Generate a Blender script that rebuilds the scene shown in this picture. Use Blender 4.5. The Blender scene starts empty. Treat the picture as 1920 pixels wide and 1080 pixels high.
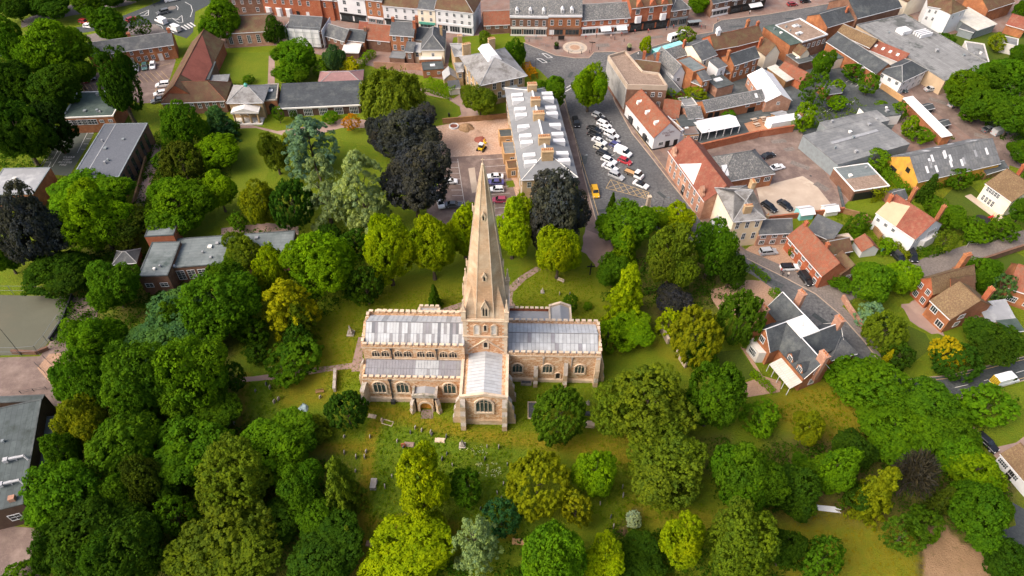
import bpy, math, random
import numpy as np
from mathutils import Vector, Matrix
random.seed(7); RNG = np.random.default_rng(11)
S = bpy.context.scene
COL = S.collection

# ------------------------------------------------------------------ camera
F, TH, ROLL, CH = 1300.0, math.radians(47.0), math.radians(1.0), 120.0
_fw = np.array([0, math.cos(TH), -math.sin(TH)]); _r = np.array([1., 0, 0]); _u = np.cross(_r, _fw)
_c, _s = math.cos(ROLL), math.sin(ROLL)
_R, _U = _c*_r + _s*_u, _c*_u - _s*_r
cd = bpy.data.cameras.new('camera'); cam = bpy.data.objects.new('camera', cd); COL.objects.link(cam)
cd.sensor_width = 36.0; cd.lens = F/1920*36.0; cd.clip_start = 1; cd.clip_end = 6000
cm = Matrix.Identity(4)
for i in range(3):
    cm[i][0] = _R[i]; cm[i][1] = _U[i]; cm[i][2] = -_fw[i]
cm[2][3] = CH
cam.matrix_world = cm
S.camera = cam
# ------------------------------------------------------------------ sky, sun, exposure
SUN_DIR = Vector((-0.62, -0.30, 0.72)).normalized()      # towards the sun
el = math.asin(SUN_DIR.z); az = math.atan2(SUN_DIR.x, SUN_DIR.y)
W = bpy.data.worlds.new('World'); S.world = W; W.use_nodes = True
wn = W.node_tree; bg = wn.nodes['Background']
sky = wn.nodes.new('ShaderNodeTexSky'); sky.sky_type = 'NISHITA'; sky.sun_disc = False
sky.sun_elevation = el; sky.sun_rotation = az; sky.air_density = 0.8; sky.dust_density = 6.5; sky.ozone_density = 0.3
wn.links.new(sky.outputs[0], bg.inputs[0]); bg.inputs[1].default_value = 0.15
sd = bpy.data.lights.new('sun', 'SUN'); sd.energy = 0.85; sd.angle = math.radians(40); sd.color = (1.0, 0.96, 0.89)
so = bpy.data.objects.new('sun', sd); COL.objects.link(so)
so.rotation_euler = SUN_DIR.to_track_quat('Z', 'Y').to_euler(); so.location = (-200, 0, 300)
S.view_settings.view_transform = 'Standard'; S.view_settings.look = 'None'; S.view_settings.gamma = 1.0
S.view_settings.exposure = 0.98
S.cycles.max_bounces = 5; S.cycles.diffuse_bounces = 3; S.cycles.transmission_bounces = 2; S.cycles.transparent_max_bounces = 4
S.cycles.sample_clamp_indirect = 6.0

# ------------------------------------------------------------------ pixel -> place
def P(px, py, z=0.0):
    d = _fw*F + _R*(px-960) - _U*(py-540)
    t = (z-CH)/d[2]
    return np.array([d[0]*t, d[1]*t, z])
def scale_at(p):      # pixels per metre (1920 wide) at a point
    return F/float((np.array(p)-np.array([0, 0, CH])) @ _fw)

# ------------------------------------------------------------------ materials
MATS = {}
class NT:
    def __init__(s, name):
        s.m = bpy.data.materials.new(name); s.m.use_nodes = True; s.t = s.m.node_tree
        s.b = s.t.nodes['Principled BSDF']; s._pos = None; s._uv = None
        s.b.inputs['Specular IOR Level'].default_value = 0.25
    def n(s, typ, **kw):
        n = s.t.nodes.new(typ)
        for k, v in kw.items():
            if k in n.inputs: n.inputs[k].default_value = v
            else: setattr(n, k, v)
        return n
    def l(s, a, b): s.t.links.new(a, b)
    @property
    def pos(s):
        if s._pos is None: s._pos = s.n('ShaderNodeNewGeometry').outputs['Position']
        return s._pos
    @property
    def uv(s):
        if s._uv is None: s._uv = s.n('ShaderNodeUVMap').outputs[0]
        return s._uv
    def noise(s, scale, detail=3.0, rough=0.6, vec=None, lo=0.35, hi=0.65):
        n = s.n('ShaderNodeTexNoise', Scale=scale, Detail=detail, Roughness=rough); s.l(vec or s.pos, n.inputs['Vector'])
        r = s.n('ShaderNodeMapRange'); r.inputs[1].default_value = lo; r.inputs[2].default_value = hi
        s.l(n.outputs[0], r.inputs[0]); return r.outputs[0]
    def attr(s, name):
        a = s.n('ShaderNodeAttribute'); a.attribute_name = name; return a
    def mix(s, fac, a, b, blend='MIX'):
        m = s.n('ShaderNodeMix', data_type='RGBA', blend_type=blend)
        for sock, v in ((m.inputs[0], fac), (m.inputs[6], a), (m.inputs[7], b)):
            if isinstance(v, (int, float)): sock.default_value = v
            elif isinstance(v, (tuple, list)): sock.default_value = (*v[:3], 1)
            else: s.l(v, sock)
        return m.outputs[2]
    def math(s, op, a, b=0.0):
        m = s.n('ShaderNodeMath', operation=op)
        for i, v in enumerate((a, b)):
            if isinstance(v, (int, float)): m.inputs[i].default_value = v
            else: s.l(v, m.inputs[i])
        return m.outputs[0]
    def out(s, col, rough=0.85, bump=None, bstr=0.3, bdist=0.05, metal=0.0):
        if isinstance(col, (tuple, list)): s.b.inputs['Base Color'].default_value = (*col[:3], 1)
        else: s.l(col, s.b.inputs['Base Color'])
        s.b.inputs['Roughness'].default_value = rough; s.b.inputs['Metallic'].default_value = metal
        if bump is not None:
            b = s.n('ShaderNodeBump', Strength=bstr, Distance=bdist); s.l(bump, b.inputs['Height']); s.l(b.outputs[0], s.b.inputs['Normal'])
        return s.m

def plain(c1, c2, sc=0.6, rough=0.8, c3=None, sc3=0.15, th=(0.52, 0.62), fine=None):
    def f(k):
        t = NT(k); col = t.mix(t.noise(sc, 5.0), c1, c2)
        if c3: col = t.mix(t.noise(sc3, 6.0, 0.65, None, *th), col, c3)
        if fine: col = t.mix(t.noise(fine, 2.0, 0.7, None, 0.3, 0.7), col, tuple(x*0.72 for x in c2))
        return t.out(col, rough, t.noise(sc*6, 3.0), 0.25, 0.05)
    return f
def coursed(c1, c2, mortar, w, h, ms=0.02, stain=None, sc=0.35, th=(0.5, 0.68), rough=0.85, bstr=0.4, off=0.5):
    """bricks, tiles or slates in courses, laid on the face's own metres"""
    def f(k):
        t = NT(k); b = t.n('ShaderNodeTexBrick', Scale=1.0); b.offset = off
        b.inputs['Brick Width'].default_value = w; b.inputs['Row Height'].default_value = h
        b.inputs['Mortar Size'].default_value = ms; b.inputs['Mortar Smooth'].default_value = 0.2
        b.inputs['Bias'].default_value = 0.0
        b.inputs['Color1'].default_value = (*c1, 1); b.inputs['Color2'].default_value = (*c2, 1); b.inputs['Mortar'].default_value = (*mortar, 1)
        t.l(t.uv, b.inputs['Vector'])
        col = b.outputs['Color']
        col = t.mix(t.math('MULTIPLY', t.noise(1.1, 4.0), 0.5), col, tuple((x+y)*0.38 for x, y in zip(c1, c2)))
        if stain: col = t.mix(t.noise(sc, 6.0, 0.7, None, *th), col, stain)
        col = t.mix(t.math('MULTIPLY', t.noise(0.22, 6.0, 0.7, None, 0.42, 0.7), 0.55), col, tuple((x+y)*0.24 for x, y in zip(c1, c2)))
        inv = t.math('SUBTRACT', 1.0, b.outputs['Fac'])
        return t.out(col, rough, inv, bstr, 0.03)
    return f
def rubble(c1, c2, c3, pale, sc=1.7):
    def f(k):
        t = NT(k)
        sx = t.n('ShaderNodeVectorMath', operation='MULTIPLY'); t.l(t.uv, sx.inputs[0]); sx.inputs[1].default_value = (sc, sc*1.7, sc)
        v = t.n('ShaderNodeTexVoronoi', Scale=1.0); t.l(sx.outputs[0], v.inputs['Vector'])
        v2 = t.n('ShaderNodeTexVoronoi', Scale=1.0); v2.feature = 'DISTANCE_TO_EDGE'; t.l(sx.outputs[0], v2.inputs['Vector'])
        sep = t.n('ShaderNodeSeparateColor'); t.l(v.outputs['Color'], sep.inputs[0])
        col = t.mix(sep.outputs[0], c1, c2)
        hi = t.n('ShaderNodeMapRange'); hi.inputs[1].default_value = 0.72; hi.inputs[2].default_value = 0.8; t.l(sep.outputs[1], hi.inputs[0])
        col = t.mix(hi.outputs[0], col, c3)
        col = t.mix(t.math('MULTIPLY', t.noise(0.35, 5.0), 0.35), col, pale)
        e = t.n('ShaderNodeMapRange'); e.inputs[1].default_value = 0.02; e.inputs[2].default_value = 0.10; t.l(v2.outputs['Distance'], e.inputs[0])
        col = t.mix(e.outputs[0], tuple(x*1.05 for x in pale), col)
        return t.out(col, 0.9, e.outputs[0], 0.5, 0.06)
    return f
def objcol(rough=0.5, metal=0.0, coat=0.0, vary=0.0, sc=1.0):
    """paint whose colour is the object's own colour"""
    def f(k):
        t = NT(k); o = t.n('ShaderNodeObjectInfo'); col = o.outputs['Color']
        if vary: col = t.mix(t.math('MULTIPLY', t.noise(sc, 5.0), vary), col, (0.55, 0.52, 0.48), 'MULTIPLY')
        t.b.inputs['Coat Weight'].default_value = coat; t.b.inputs['Coat Roughness'].default_value = 0.12
        return t.out(col, rough, None, metal=metal)
    return f
def leafmat(k):
    t = NT(k); t.t.nodes.remove(t.b)
    o = t.n('ShaderNodeObjectInfo'); a = t.attr('tint')
    warm = t.mix(1.0, o.outputs['Color'], (1.28, 1.20, 0.6), 'MULTIPLY')
    cool = t.mix(1.0, o.outputs['Color'], (0.66, 0.78, 0.9), 'MULTIPLY')
    col = t.mix(a.outputs['Fac'], cool, warm)
    d = t.n('ShaderNodeBsdfDiffuse'); t.l(col, d.inputs[0])
    tr = t.n('ShaderNodeBsdfTranslucent'); t.l(t.mix(1.0, col, (1.15, 1.2, 0.6), 'MULTIPLY'), tr.inputs[0])
    m = t.n('ShaderNodeMixShader'); m.inputs[0].default_value = 0.36
    t.l(d.outputs[0], m.inputs[1]); t.l(tr.outputs[0], m.inputs[2])
    t.l(m.outputs[0], t.t.nodes['Material Output'].inputs[0]); return t.m
def glassmat(c, ro=.12):
    def f(k):
        t = NT(k); t.b.inputs['Specular IOR Level'].default_value = 0.5
        return t.out(t.mix(t.noise(0.9, 2.0), c, tuple(x*2.2 for x in c)), ro)
    return f
DEF = {
 'leaf': leafmat, 'paint': objcol(0.35, 0.0, 0.6), 'tint': objcol(0.8, vary=0.6, sc=0.5), 'lead': objcol(0.55, vary=0.35, sc=0.9),
 'bark': plain((0.055, 0.04, 0.028), (0.11, 0.085, 0.06), 2.0),
 'ironstone': rubble((0.37, 0.165, 0.06), (0.48, 0.27, 0.13), (0.60, 0.46, 0.32), (0.56, 0.40, 0.265)),
 'towerstone': rubble((0.37, 0.15, 0.055), (0.48, 0.24, 0.11), (0.58, 0.42, 0.29), (0.55, 0.35, 0.22), 1.5),
 'ashlar': coursed((0.56, 0.42, 0.28), (0.48, 0.34, 0.21), (0.36, 0.26, 0.17), 0.8, 0.4, 0.02, (0.60, 0.50, 0.38), 0.25),
 'spirestone': coursed((0.54, 0.355, 0.22), (0.42, 0.26, 0.15), (0.33, 0.205, 0.125), 0.9, 0.42, 0.03, (0.60, 0.49, 0.36), 0.16, (0.42, 0.66)),
 'dressing': plain((0.62, 0.50, 0.37), (0.50, 0.38, 0.27), 0.8, 0.9, (0.36, 0.29, 0.22), 0.5, (0.55, 0.7)),
 'greystone': plain((0.42, 0.37, 0.32), (0.30, 0.26, 0.22), 0.8, 0.9, (0.18, 0.17, 0.12), 0.6),
 'goldstone': coursed((0.50, 0.35, 0.19), (0.42, 0.27, 0.13), (0.45, 0.35, 0.24), 0.6, 0.3, 0.02, (0.56, 0.44, 0.29), 0.3),
 'brick_red': coursed((0.44, 0.105, 0.035), (0.33, 0.075, 0.03), (0.36, 0.20, 0.13), 0.23, 0.078, 0.012, (0.42, 0.16, 0.08), 0.4),
 'brick_orange': coursed((0.38, 0.135, 0.05), (0.29, 0.095, 0.038), (0.33, 0.19, 0.12), 0.23, 0.078, 0.012, (0.48, 0.20, 0.08), 0.4),
 'brick_brown': coursed((0.22, 0.10, 0.06), (0.15, 0.07, 0.045), (0.22, 0.15, 0.11), 0.23, 0.078, 0.012, (0.25, 0.14, 0.09), 0.4),
 'brick_dark': coursed((0.10, 0.05, 0.035), (0.07, 0.04, 0.03), (0.10, 0.07, 0.05), 0.23, 0.078, 0.012),
 'brick_pink': coursed((0.46, 0.23, 0.15), (0.37, 0.165, 0.105), (0.44, 0.31, 0.23), 0.23, 0.078, 0.012, (0.6, 0.36, 0.25), 0.4),
 'white': plain((0.78, 0.76, 0.72), (0.70, 0.67, 0.62), 0.5, 0.7, (0.60, 0.56, 0.49), 0.3, (0.58, 0.75)),
 'bright': plain((0.66, 0.66, 0.66), (0.60, 0.60, 0.61), 0.3, 0.6),
 'cream': plain((0.72, 0.58, 0.38), (0.66, 0.51, 0.32), 0.5, 0.8, (0.56, 0.44, 0.29), 0.3, (0.58, 0.75)),
 'palecream': plain((0.76, 0.68, 0.54), (0.70, 0.61, 0.47), 0.5, 0.8),
 'beige': plain((0.46, 0.34, 0.22), (0.40, 0.295, 0.19), 0.5, 0.8),
 'yellowclad': plain((0.58, 0.32, 0.05), (0.50, 0.25, 0.04), 0.7, 0.6, (0.40, 0.22, 0.06), 0.4),
 'slate': coursed((0.115, 0.12, 0.125), (0.085, 0.09, 0.095), (0.06, 0.065, 0.07), 0.45, 0.3, 0.02, (0.17, 0.17, 0.16), 0.35),
 'slate_dark': coursed((0.075, 0.085, 0.09), (0.055, 0.06, 0.068), (0.04, 0.045, 0.05), 0.45, 0.3, 0.02, (0.11, 0.12, 0.115), 0.3),
 'slate_lichen': coursed((0.15, 0.15, 0.15), (0.10, 0.105, 0.11), (0.08, 0.085, 0.09), 0.45, 0.3, 0.02, (0.30, 0.285, 0.255), 2.4, (0.48, 0.66)),
 'slate_pale': coursed((0.34, 0.34, 0.34), (0.29, 0.29, 0.29), (0.22, 0.22, 0.23), 0.5, 0.32, 0.02, (0.46, 0.45, 0.43), 0.22, (0.42, 0.64)),
 'slate_weathered': coursed((0.33, 0.32, 0.31), (0.26, 0.255, 0.25), (0.2, 0.2, 0.2), 0.5, 0.32, 0.02, (0.14, 0.13, 0.12), 0.3, (0.5, 0.62)),
 'clay_red': coursed((0.29, 0.09, 0.055), (0.21, 0.065, 0.042), (0.15, 0.05, 0.035), 0.34, 0.28, 0.03, (0.23, 0.11, 0.07), 0.9, (0.48, 0.64)),
 'clay_orange': coursed((0.325, 0.105, 0.055), (0.225, 0.073, 0.04), (0.16, 0.06, 0.038), 0.34, 0.28, 0.03, (0.20, 0.11, 0.07), 1.1, (0.45, 0.62)),
 'clay_new': coursed((0.38, 0.125, 0.085), (0.34, 0.11, 0.075), (0.33, 0.095, 0.06), 0.27, 0.22, 0.02),
 'clay_brown': coursed((0.17, 0.085, 0.045), (0.12, 0.065, 0.04), (0.075, 0.045, 0.03), 0.27, 0.22, 0.025, (0.13, 0.10, 0.05), 0.4, (0.46, 0.62)),
 'clay_mossy': coursed((0.20, 0.12, 0.06), (0.15, 0.09, 0.05), (0.09, 0.06, 0.04), 0.27, 0.22, 0.025, (0.23, 0.17, 0.085), 3.5, (0.46, 0.66)),
 'clay_pink': coursed((0.36, 0.20, 0.19), (0.30, 0.17, 0.165), (0.22, 0.13, 0.13), 0.4, 0.3, 0.025),
 'felt': coursed((0.21, 0.215, 0.215), (0.16, 0.165, 0.17), tuple(0.6*x for x in (0.16, 0.165, 0.17)), 7.0, 1.0, 0.035, (0.30, 0.30, 0.29), 0.12, (0.46, 0.66)),
 'felt_green': coursed((0.075, 0.105, 0.09), (0.06, 0.085, 0.075), tuple(0.6*x for x in (0.06, 0.085, 0.075)), 7.0, 1.0, 0.035, (0.10, 0.13, 0.11), 0.2, (0.5, 0.62)),
 'felt_dark': coursed((0.085, 0.095, 0.095), (0.065, 0.075, 0.075), tuple(0.6*x for x in (0.065, 0.075, 0.075)), 7.0, 1.0, 0.035, (0.12, 0.13, 0.13), 0.15, (0.5, 0.62)),
 'felt_patchy': coursed((0.28, 0.28, 0.275), (0.21, 0.21, 0.205), tuple(0.6*x for x in (0.21, 0.21, 0.205)), 7.0, 1.0, 0.035, (0.085, 0.09, 0.085), 0.12, (0.52, 0.62)),
 'felt_stained': coursed((0.20, 0.225, 0.225), (0.15, 0.175, 0.175), tuple(0.6*x for x in (0.15, 0.175, 0.175)), 7.0, 1.0, 0.035, (0.06, 0.08, 0.075), 0.13, (0.52, 0.66)),
 'felt_school': coursed((0.095, 0.115, 0.115), (0.075, 0.09, 0.092), tuple(0.6*x for x in (0.075, 0.09, 0.092)), 7.0, 1.0, 0.035, (0.04, 0.05, 0.045), 0.13, (0.5, 0.62)),
 'gravelroof': plain((0.34, 0.25, 0.19), (0.26, 0.185, 0.14), 0.8, 0.95, (0.15, 0.105, 0.08), 0.5, (0.55, 0.66), 2.5),
 'hallroof': plain((0.135, 0.145, 0.165), (0.12, 0.13, 0.15), 2.2, 0.75, None, 0.2, (0.5, 0.6), 3.0),
 'zinc': plain((0.29, 0.295, 0.305), (0.245, 0.25, 0.26), 0.3, 0.7, (0.37, 0.375, 0.38), 0.2),
 'leadgrey': plain((0.20, 0.205, 0.212), (0.165, 0.17, 0.176), 0.4, 0.9, (0.235, 0.238, 0.24), 0.2),
 'leadgap': plain((0.17, 0.165, 0.17), (0.13, 0.13, 0.135), 0.5, 0.8),
 'corrugated': coursed((0.17, 0.175, 0.18), (0.135, 0.14, 0.145), (0.085, 0.09, 0.09), 0.9, 2.4, 0.05, (0.22, 0.22, 0.21), 0.5),
 'corr_pale': coursed((0.62, 0.60, 0.54), (0.55, 0.52, 0.45), (0.4, 0.38, 0.33), 0.5, 3.0, 0.05, (0.5, 0.47, 0.38), 0.4),
 'asphalt': plain((0.130, 0.130, 0.132), (0.095, 0.095, 0.097), 0.35, 0.9, (0.165, 0.162, 0.158), 0.09, (0.44, 0.60), 1.5),
 'asphalt_dark': plain((0.072, 0.082, 0.084), (0.058, 0.066, 0.068), 0.15, 0.9, (0.09, 0.098, 0.1), 0.06, (0.45, 0.65), 2.0),
 'asphalt_green': plain((0.085, 0.10, 0.085), (0.07, 0.08, 0.065), 0.15, 0.9, (0.10, 0.105, 0.085), 0.06, (0.45, 0.65)),
 'court': plain((0.105, 0.105, 0.075), (0.085, 0.085, 0.06), 0.1, 0.9, (0.125, 0.115, 0.08), 0.05, (0.45, 0.65)),
 'paving_pink': coursed((0.30, 0.185, 0.145), (0.24, 0.148, 0.118), (0.18, 0.118, 0.098), 0.4, 0.2, 0.02, (0.23, 0.18, 0.155), 0.25, (0.44, 0.62)),
 'paving_brown': coursed((0.215, 0.155, 0.13), (0.175, 0.122, 0.105), (0.13, 0.095, 0.082), 0.4, 0.2, 0.02, (0.25, 0.185, 0.155), 0.25, (0.46, 0.62)),
 'pavement': plain((0.205, 0.175, 0.155), (0.17, 0.145, 0.13), 0.4, 0.9, (0.245, 0.205, 0.18), 0.12, (0.45, 0.65), 2.0),
 'pathpink': plain((0.30, 0.205, 0.17), (0.25, 0.17, 0.14), 0.3, 0.9, (0.34, 0.24, 0.195), 0.1),
 'gravel': plain((0.46, 0.29, 0.195), (0.38, 0.235, 0.155), 0.5, 0.95, (0.34, 0.21, 0.14), 0.12, (0.5, 0.66), 3.0),
 'sand': plain((0.54, 0.36, 0.26), (0.47, 0.30, 0.205), 0.25, 0.95, (0.60, 0.45, 0.35), 0.12, (0.48, 0.62), 2.0),
 'dirt': plain((0.40, 0.25, 0.14), (0.31, 0.19, 0.10), 0.35, 0.95, (0.20, 0.145, 0.06), 0.25, (0.52, 0.64), 2.0),
 'concrete': plain((0.45, 0.36, 0.28), (0.38, 0.30, 0.23), 0.25, 0.9, (0.50, 0.41, 0.32), 0.1),
 'concrete_white': plain((0.62, 0.59, 0.55), (0.54, 0.51, 0.47), 0.4, 0.85, (0.40, 0.38, 0.35), 0.25, (0.55, 0.7)),
 'concrete_grey': plain((0.36, 0.35, 0.33), (0.30, 0.29, 0.275), 0.4, 0.85, (0.22, 0.215, 0.2), 0.3, (0.52, 0.68)),
 'kerb': plain((0.38, 0.29, 0.22), (0.33, 0.25, 0.19), 0.6, 0.9),
 'line_white': plain((0.62, 0.61, 0.58), (0.48, 0.47, 0.45), 1.2, 0.8),
 'line_yellow': plain((0.52, 0.36, 0.16), (0.42, 0.29, 0.14), 1.2, 0.8),
 'wood': plain((0.28, 0.16, 0.075), (0.20, 0.11, 0.05), 1.0, 0.8),
 'wood_new': plain((0.50, 0.30, 0.14), (0.42, 0.24, 0.11), 1.0, 0.8),
 'oak': plain((0.52, 0.24, 0.035), (0.42, 0.18, 0.03), 1.0, 0.7),
 'deck': coursed((0.46, 0.235, 0.13), (0.40, 0.20, 0.11), (0.28, 0.14, 0.08), 4.0, 0.3, 0.02),
 'metal_dark': plain((0.03, 0.032, 0.035), (0.045, 0.046, 0.048), 1.0, 0.5),
 'metal_grey': plain((0.22, 0.25, 0.26), (0.18, 0.20, 0.21), 1.0, 0.5),
 'blackish': plain((0.012, 0.012, 0.012), (0.02, 0.02, 0.02), 1.0, 0.5),
 'rubber': plain((0.015, 0.015, 0.016), (0.022, 0.022, 0.022), 2.0, 0.8),
 'alloy': plain((0.4, 0.4, 0.41), (0.34, 0.34, 0.35), 2.0, 0.35),
 'glass': glassmat((0.018, 0.024, 0.026)), 'glass_church': glassmat((0.02, 0.035, 0.036), .35), 'carglass': glassmat((0.008, 0.01, 0.012)),
 'copper': plain((0.10, 0.36, 0.27), (0.08, 0.30, 0.23), 1.0, 0.7),
 'teal': plain((0.28, 0.62, 0.62), (0.25, 0.57, 0.58), 0.5, 0.4), 'teal_dark': plain((0.02, 0.16, 0.16), (0.02, 0.13, 0.13), 0.5, 0.4),
 'redlight': plain((0.35, 0.012, 0.01), (0.3, 0.01, 0.01), 1, 0.3), 'lamp': plain((0.7, 0.7, 0.68), (0.65, 0.65, 0.63), 1, 0.2),
 'yellow': plain((0.72, 0.50, 0.02), (0.68, 0.46, 0.02), 1, 0.5), 'skin': plain((0.5, 0.3, 0.22), (0.45, 0.27, 0.2), 3, 0.6),
 'pot': plain((0.5, 0.2, 0.09), (0.42, 0.16, 0.07), 2.0, 0.8),
 'lawn_neat': plain((0.125, 0.170, 0.005), (0.105, 0.150, 0.004), 0.35, 0.95, (0.165, 0.180, 0.007), 0.12, (0.45, 0.65), 3.0),
 'lawn_dark': plain((0.068, 0.105, 0.006), (0.055, 0.088, 0.005), 0.35, 0.95, (0.095, 0.118, 0.008), 0.12, (0.45, 0.65), 3.0),
}
def M(k):
    if k not in MATS: MATS[k] = DEF[k]('m_'+k)
    return MATS[k]

# ------------------------------------------------------------------ mesh building
class MB:
    def __init__(s): s.v, s.f, s.m = [], [], []
    def face(s, pts, mi=0):
        i = len(s.v); s.v.extend([tuple(map(float, p)) for p in pts]); s.f.append(tuple(range(i, i+len(pts)))); s.m.append(mi)
    def hull(s, bot, top, mi=0, caps=True):
        n = len(bot)
        for i in range(n):
            j = (i+1) % n; s.face([bot[i], bot[j], top[j], top[i]], mi)
        if caps: s.face(list(top), mi); s.face(list(bot)[::-1], mi)
    def box(s, x0, x1, y0, y1, z0, z1, mi=0):
        b = [(x0, y0, z0), (x1, y0, z0), (x1, y1, z0), (x0, y1, z0)]
        s.hull(b, [(p[0], p[1], z1) for p in b], mi)
    def taper(s, x0, x1, y0, y1, z0, z1, d, mi=0):
        s.hull([(x0, y0, z0), (x1, y0, z0), (x1, y1, z0), (x0, y1, z0)],
               [(x0+d, y0+d, z1), (x1-d, y0+d, z1), (x1-d, y1-d, z1), (x0+d, y1-d, z1)], mi)
    def prism(s, poly, z0, z1, mi=0):
        s.hull([(p[0], p[1], z0) for p in poly], [(p[0], p[1], z1) for p in poly], mi)
    def slab(s, poly, t, mi=0):
        s.hull([(p[0], p[1], p[2]-t) for p in poly], poly, mi)
    def cyl(s, x, y, z0, z1, r0, r1=None, n=8, mi=0):
        r1 = r0 if r1 is None else r1
        a = [2*math.pi*(i+.5)/n for i in range(n)]
        s.hull([(x+r0*math.cos(q), y+r0*math.sin(q), z0) for q in a], [(x+r1*math.cos(q), y+r1*math.sin(q), z1) for q in a], mi)
    def bar(s, a, b, r, n=5, mi=0, r1=None):
        a, b = Vector(a), Vector(b); d = (b-a).normalized(); r1 = r if r1 is None else r1
        x = d.orthogonal().normalized(); y = d.cross(x)
        q = [2*math.pi*i/n for i in range(n)]
        s.hull([a+x*r*math.cos(t)+y*r*math.sin(t) for t in q], [b+x*r1*math.cos(t)+y*r1*math.sin(t) for t in q], mi)
    def extr_x(s, prof, x0, x1, mi=0):      # profile in (y,z), swept along x
        s.hull([(x0, p[0], p[1]) for p in prof][::-1], [(x1, p[0], p[1]) for p in prof][::-1], mi)
    def extr_y(s, prof, y0, y1, mi=0):      # profile in (x,z), swept along y
        s.hull([(p[0], y0, p[1]) for p in prof], [(p[0], y1, p[1]) for p in prof], mi)
    def mesh(s, name, mats, smooth=False):
        me = bpy.data.meshes.new(name); me.from_pydata(s.v, [], s.f)
        for k in ([mats] if isinstance(mats, str) else mats): me.materials.append(M(k))
        if any(s.m): me.polygons.foreach_set('material_index', s.m)
        V = np.array(s.v); uv = []
        for f in s.f:
            p = V[list(f)]; n = np.zeros(3)
            for i in range(1, len(f)-1): n += np.cross(p[i]-p[0], p[i+1]-p[0])
            ln = np.linalg.norm(n); n = n/ln if ln > 1e-12 else np.array([0, 0, 1.])
            t = np.array([-n[1], n[0], 0.]); tl = np.linalg.norm(t)
            t = t/tl if tl > 0.05 else np.array([1., 0, 0])
            b = np.cross(n, t)
            uv.extend(np.stack([p@t, p@b], 1).ravel())
        l = me.uv_layers.new(name='UVMap'); l.data.foreach_set('uv', np.array(uv, dtype=np.float32))
        if smooth: me.polygons.foreach_set('use_smooth', [True]*len(s.f))
        me.update(); return me
    def build(s, name, mats, parent=None, loc=None, rz=0.0, smooth=False, col=None):
        return put(name, s.mesh(name, mats, smooth), parent, (0, 0, 0) if loc is None else loc, rz, col)

def put(name, me, parent=None, loc=(0, 0, 0), rz=0.0, col=None, scale=None):
    o = bpy.data.objects.new(name, me); COL.objects.link(o)
    o.location = tuple(map(float, loc)); o.rotation_euler = (0, 0, rz)
    if scale is not None: o.scale = scale
    if parent is not None: o.parent = parent
    if col is not None: o.color = (*col[:3], 1)
    return o
LABELS = {}
def tag(o, label, cat, group=None, kind=None):
    if label: o['label'] = label
    if cat: o['category'] = cat
    if group: o['group'] = group
    if kind: o['kind'] = kind
    return o
def thing(name, label, cat, loc=(0, 0, 0), rz=0.0, group=None):
    o = bpy.data.objects.new(name, None); COL.objects.link(o); o.empty_display_size = 0.5
    o.location = tuple(map(float, loc)); o.rotation_euler = (0, 0, rz)
    return tag(o, label, cat, group)
def struct(name, mb, mats, kind='structure'):
    o = mb.build(name, mats); o['kind'] = kind; return o
ORD = ['first', 'second', 'third', 'fourth', 'fifth', 'sixth', 'seventh', 'eighth', 'ninth', 'tenth', 'eleventh', 'twelfth',
       'thirteenth', 'fourteenth', 'fifteenth', 'sixteenth', 'seventeenth', 'eighteenth', 'nineteenth', 'twentieth']
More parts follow.
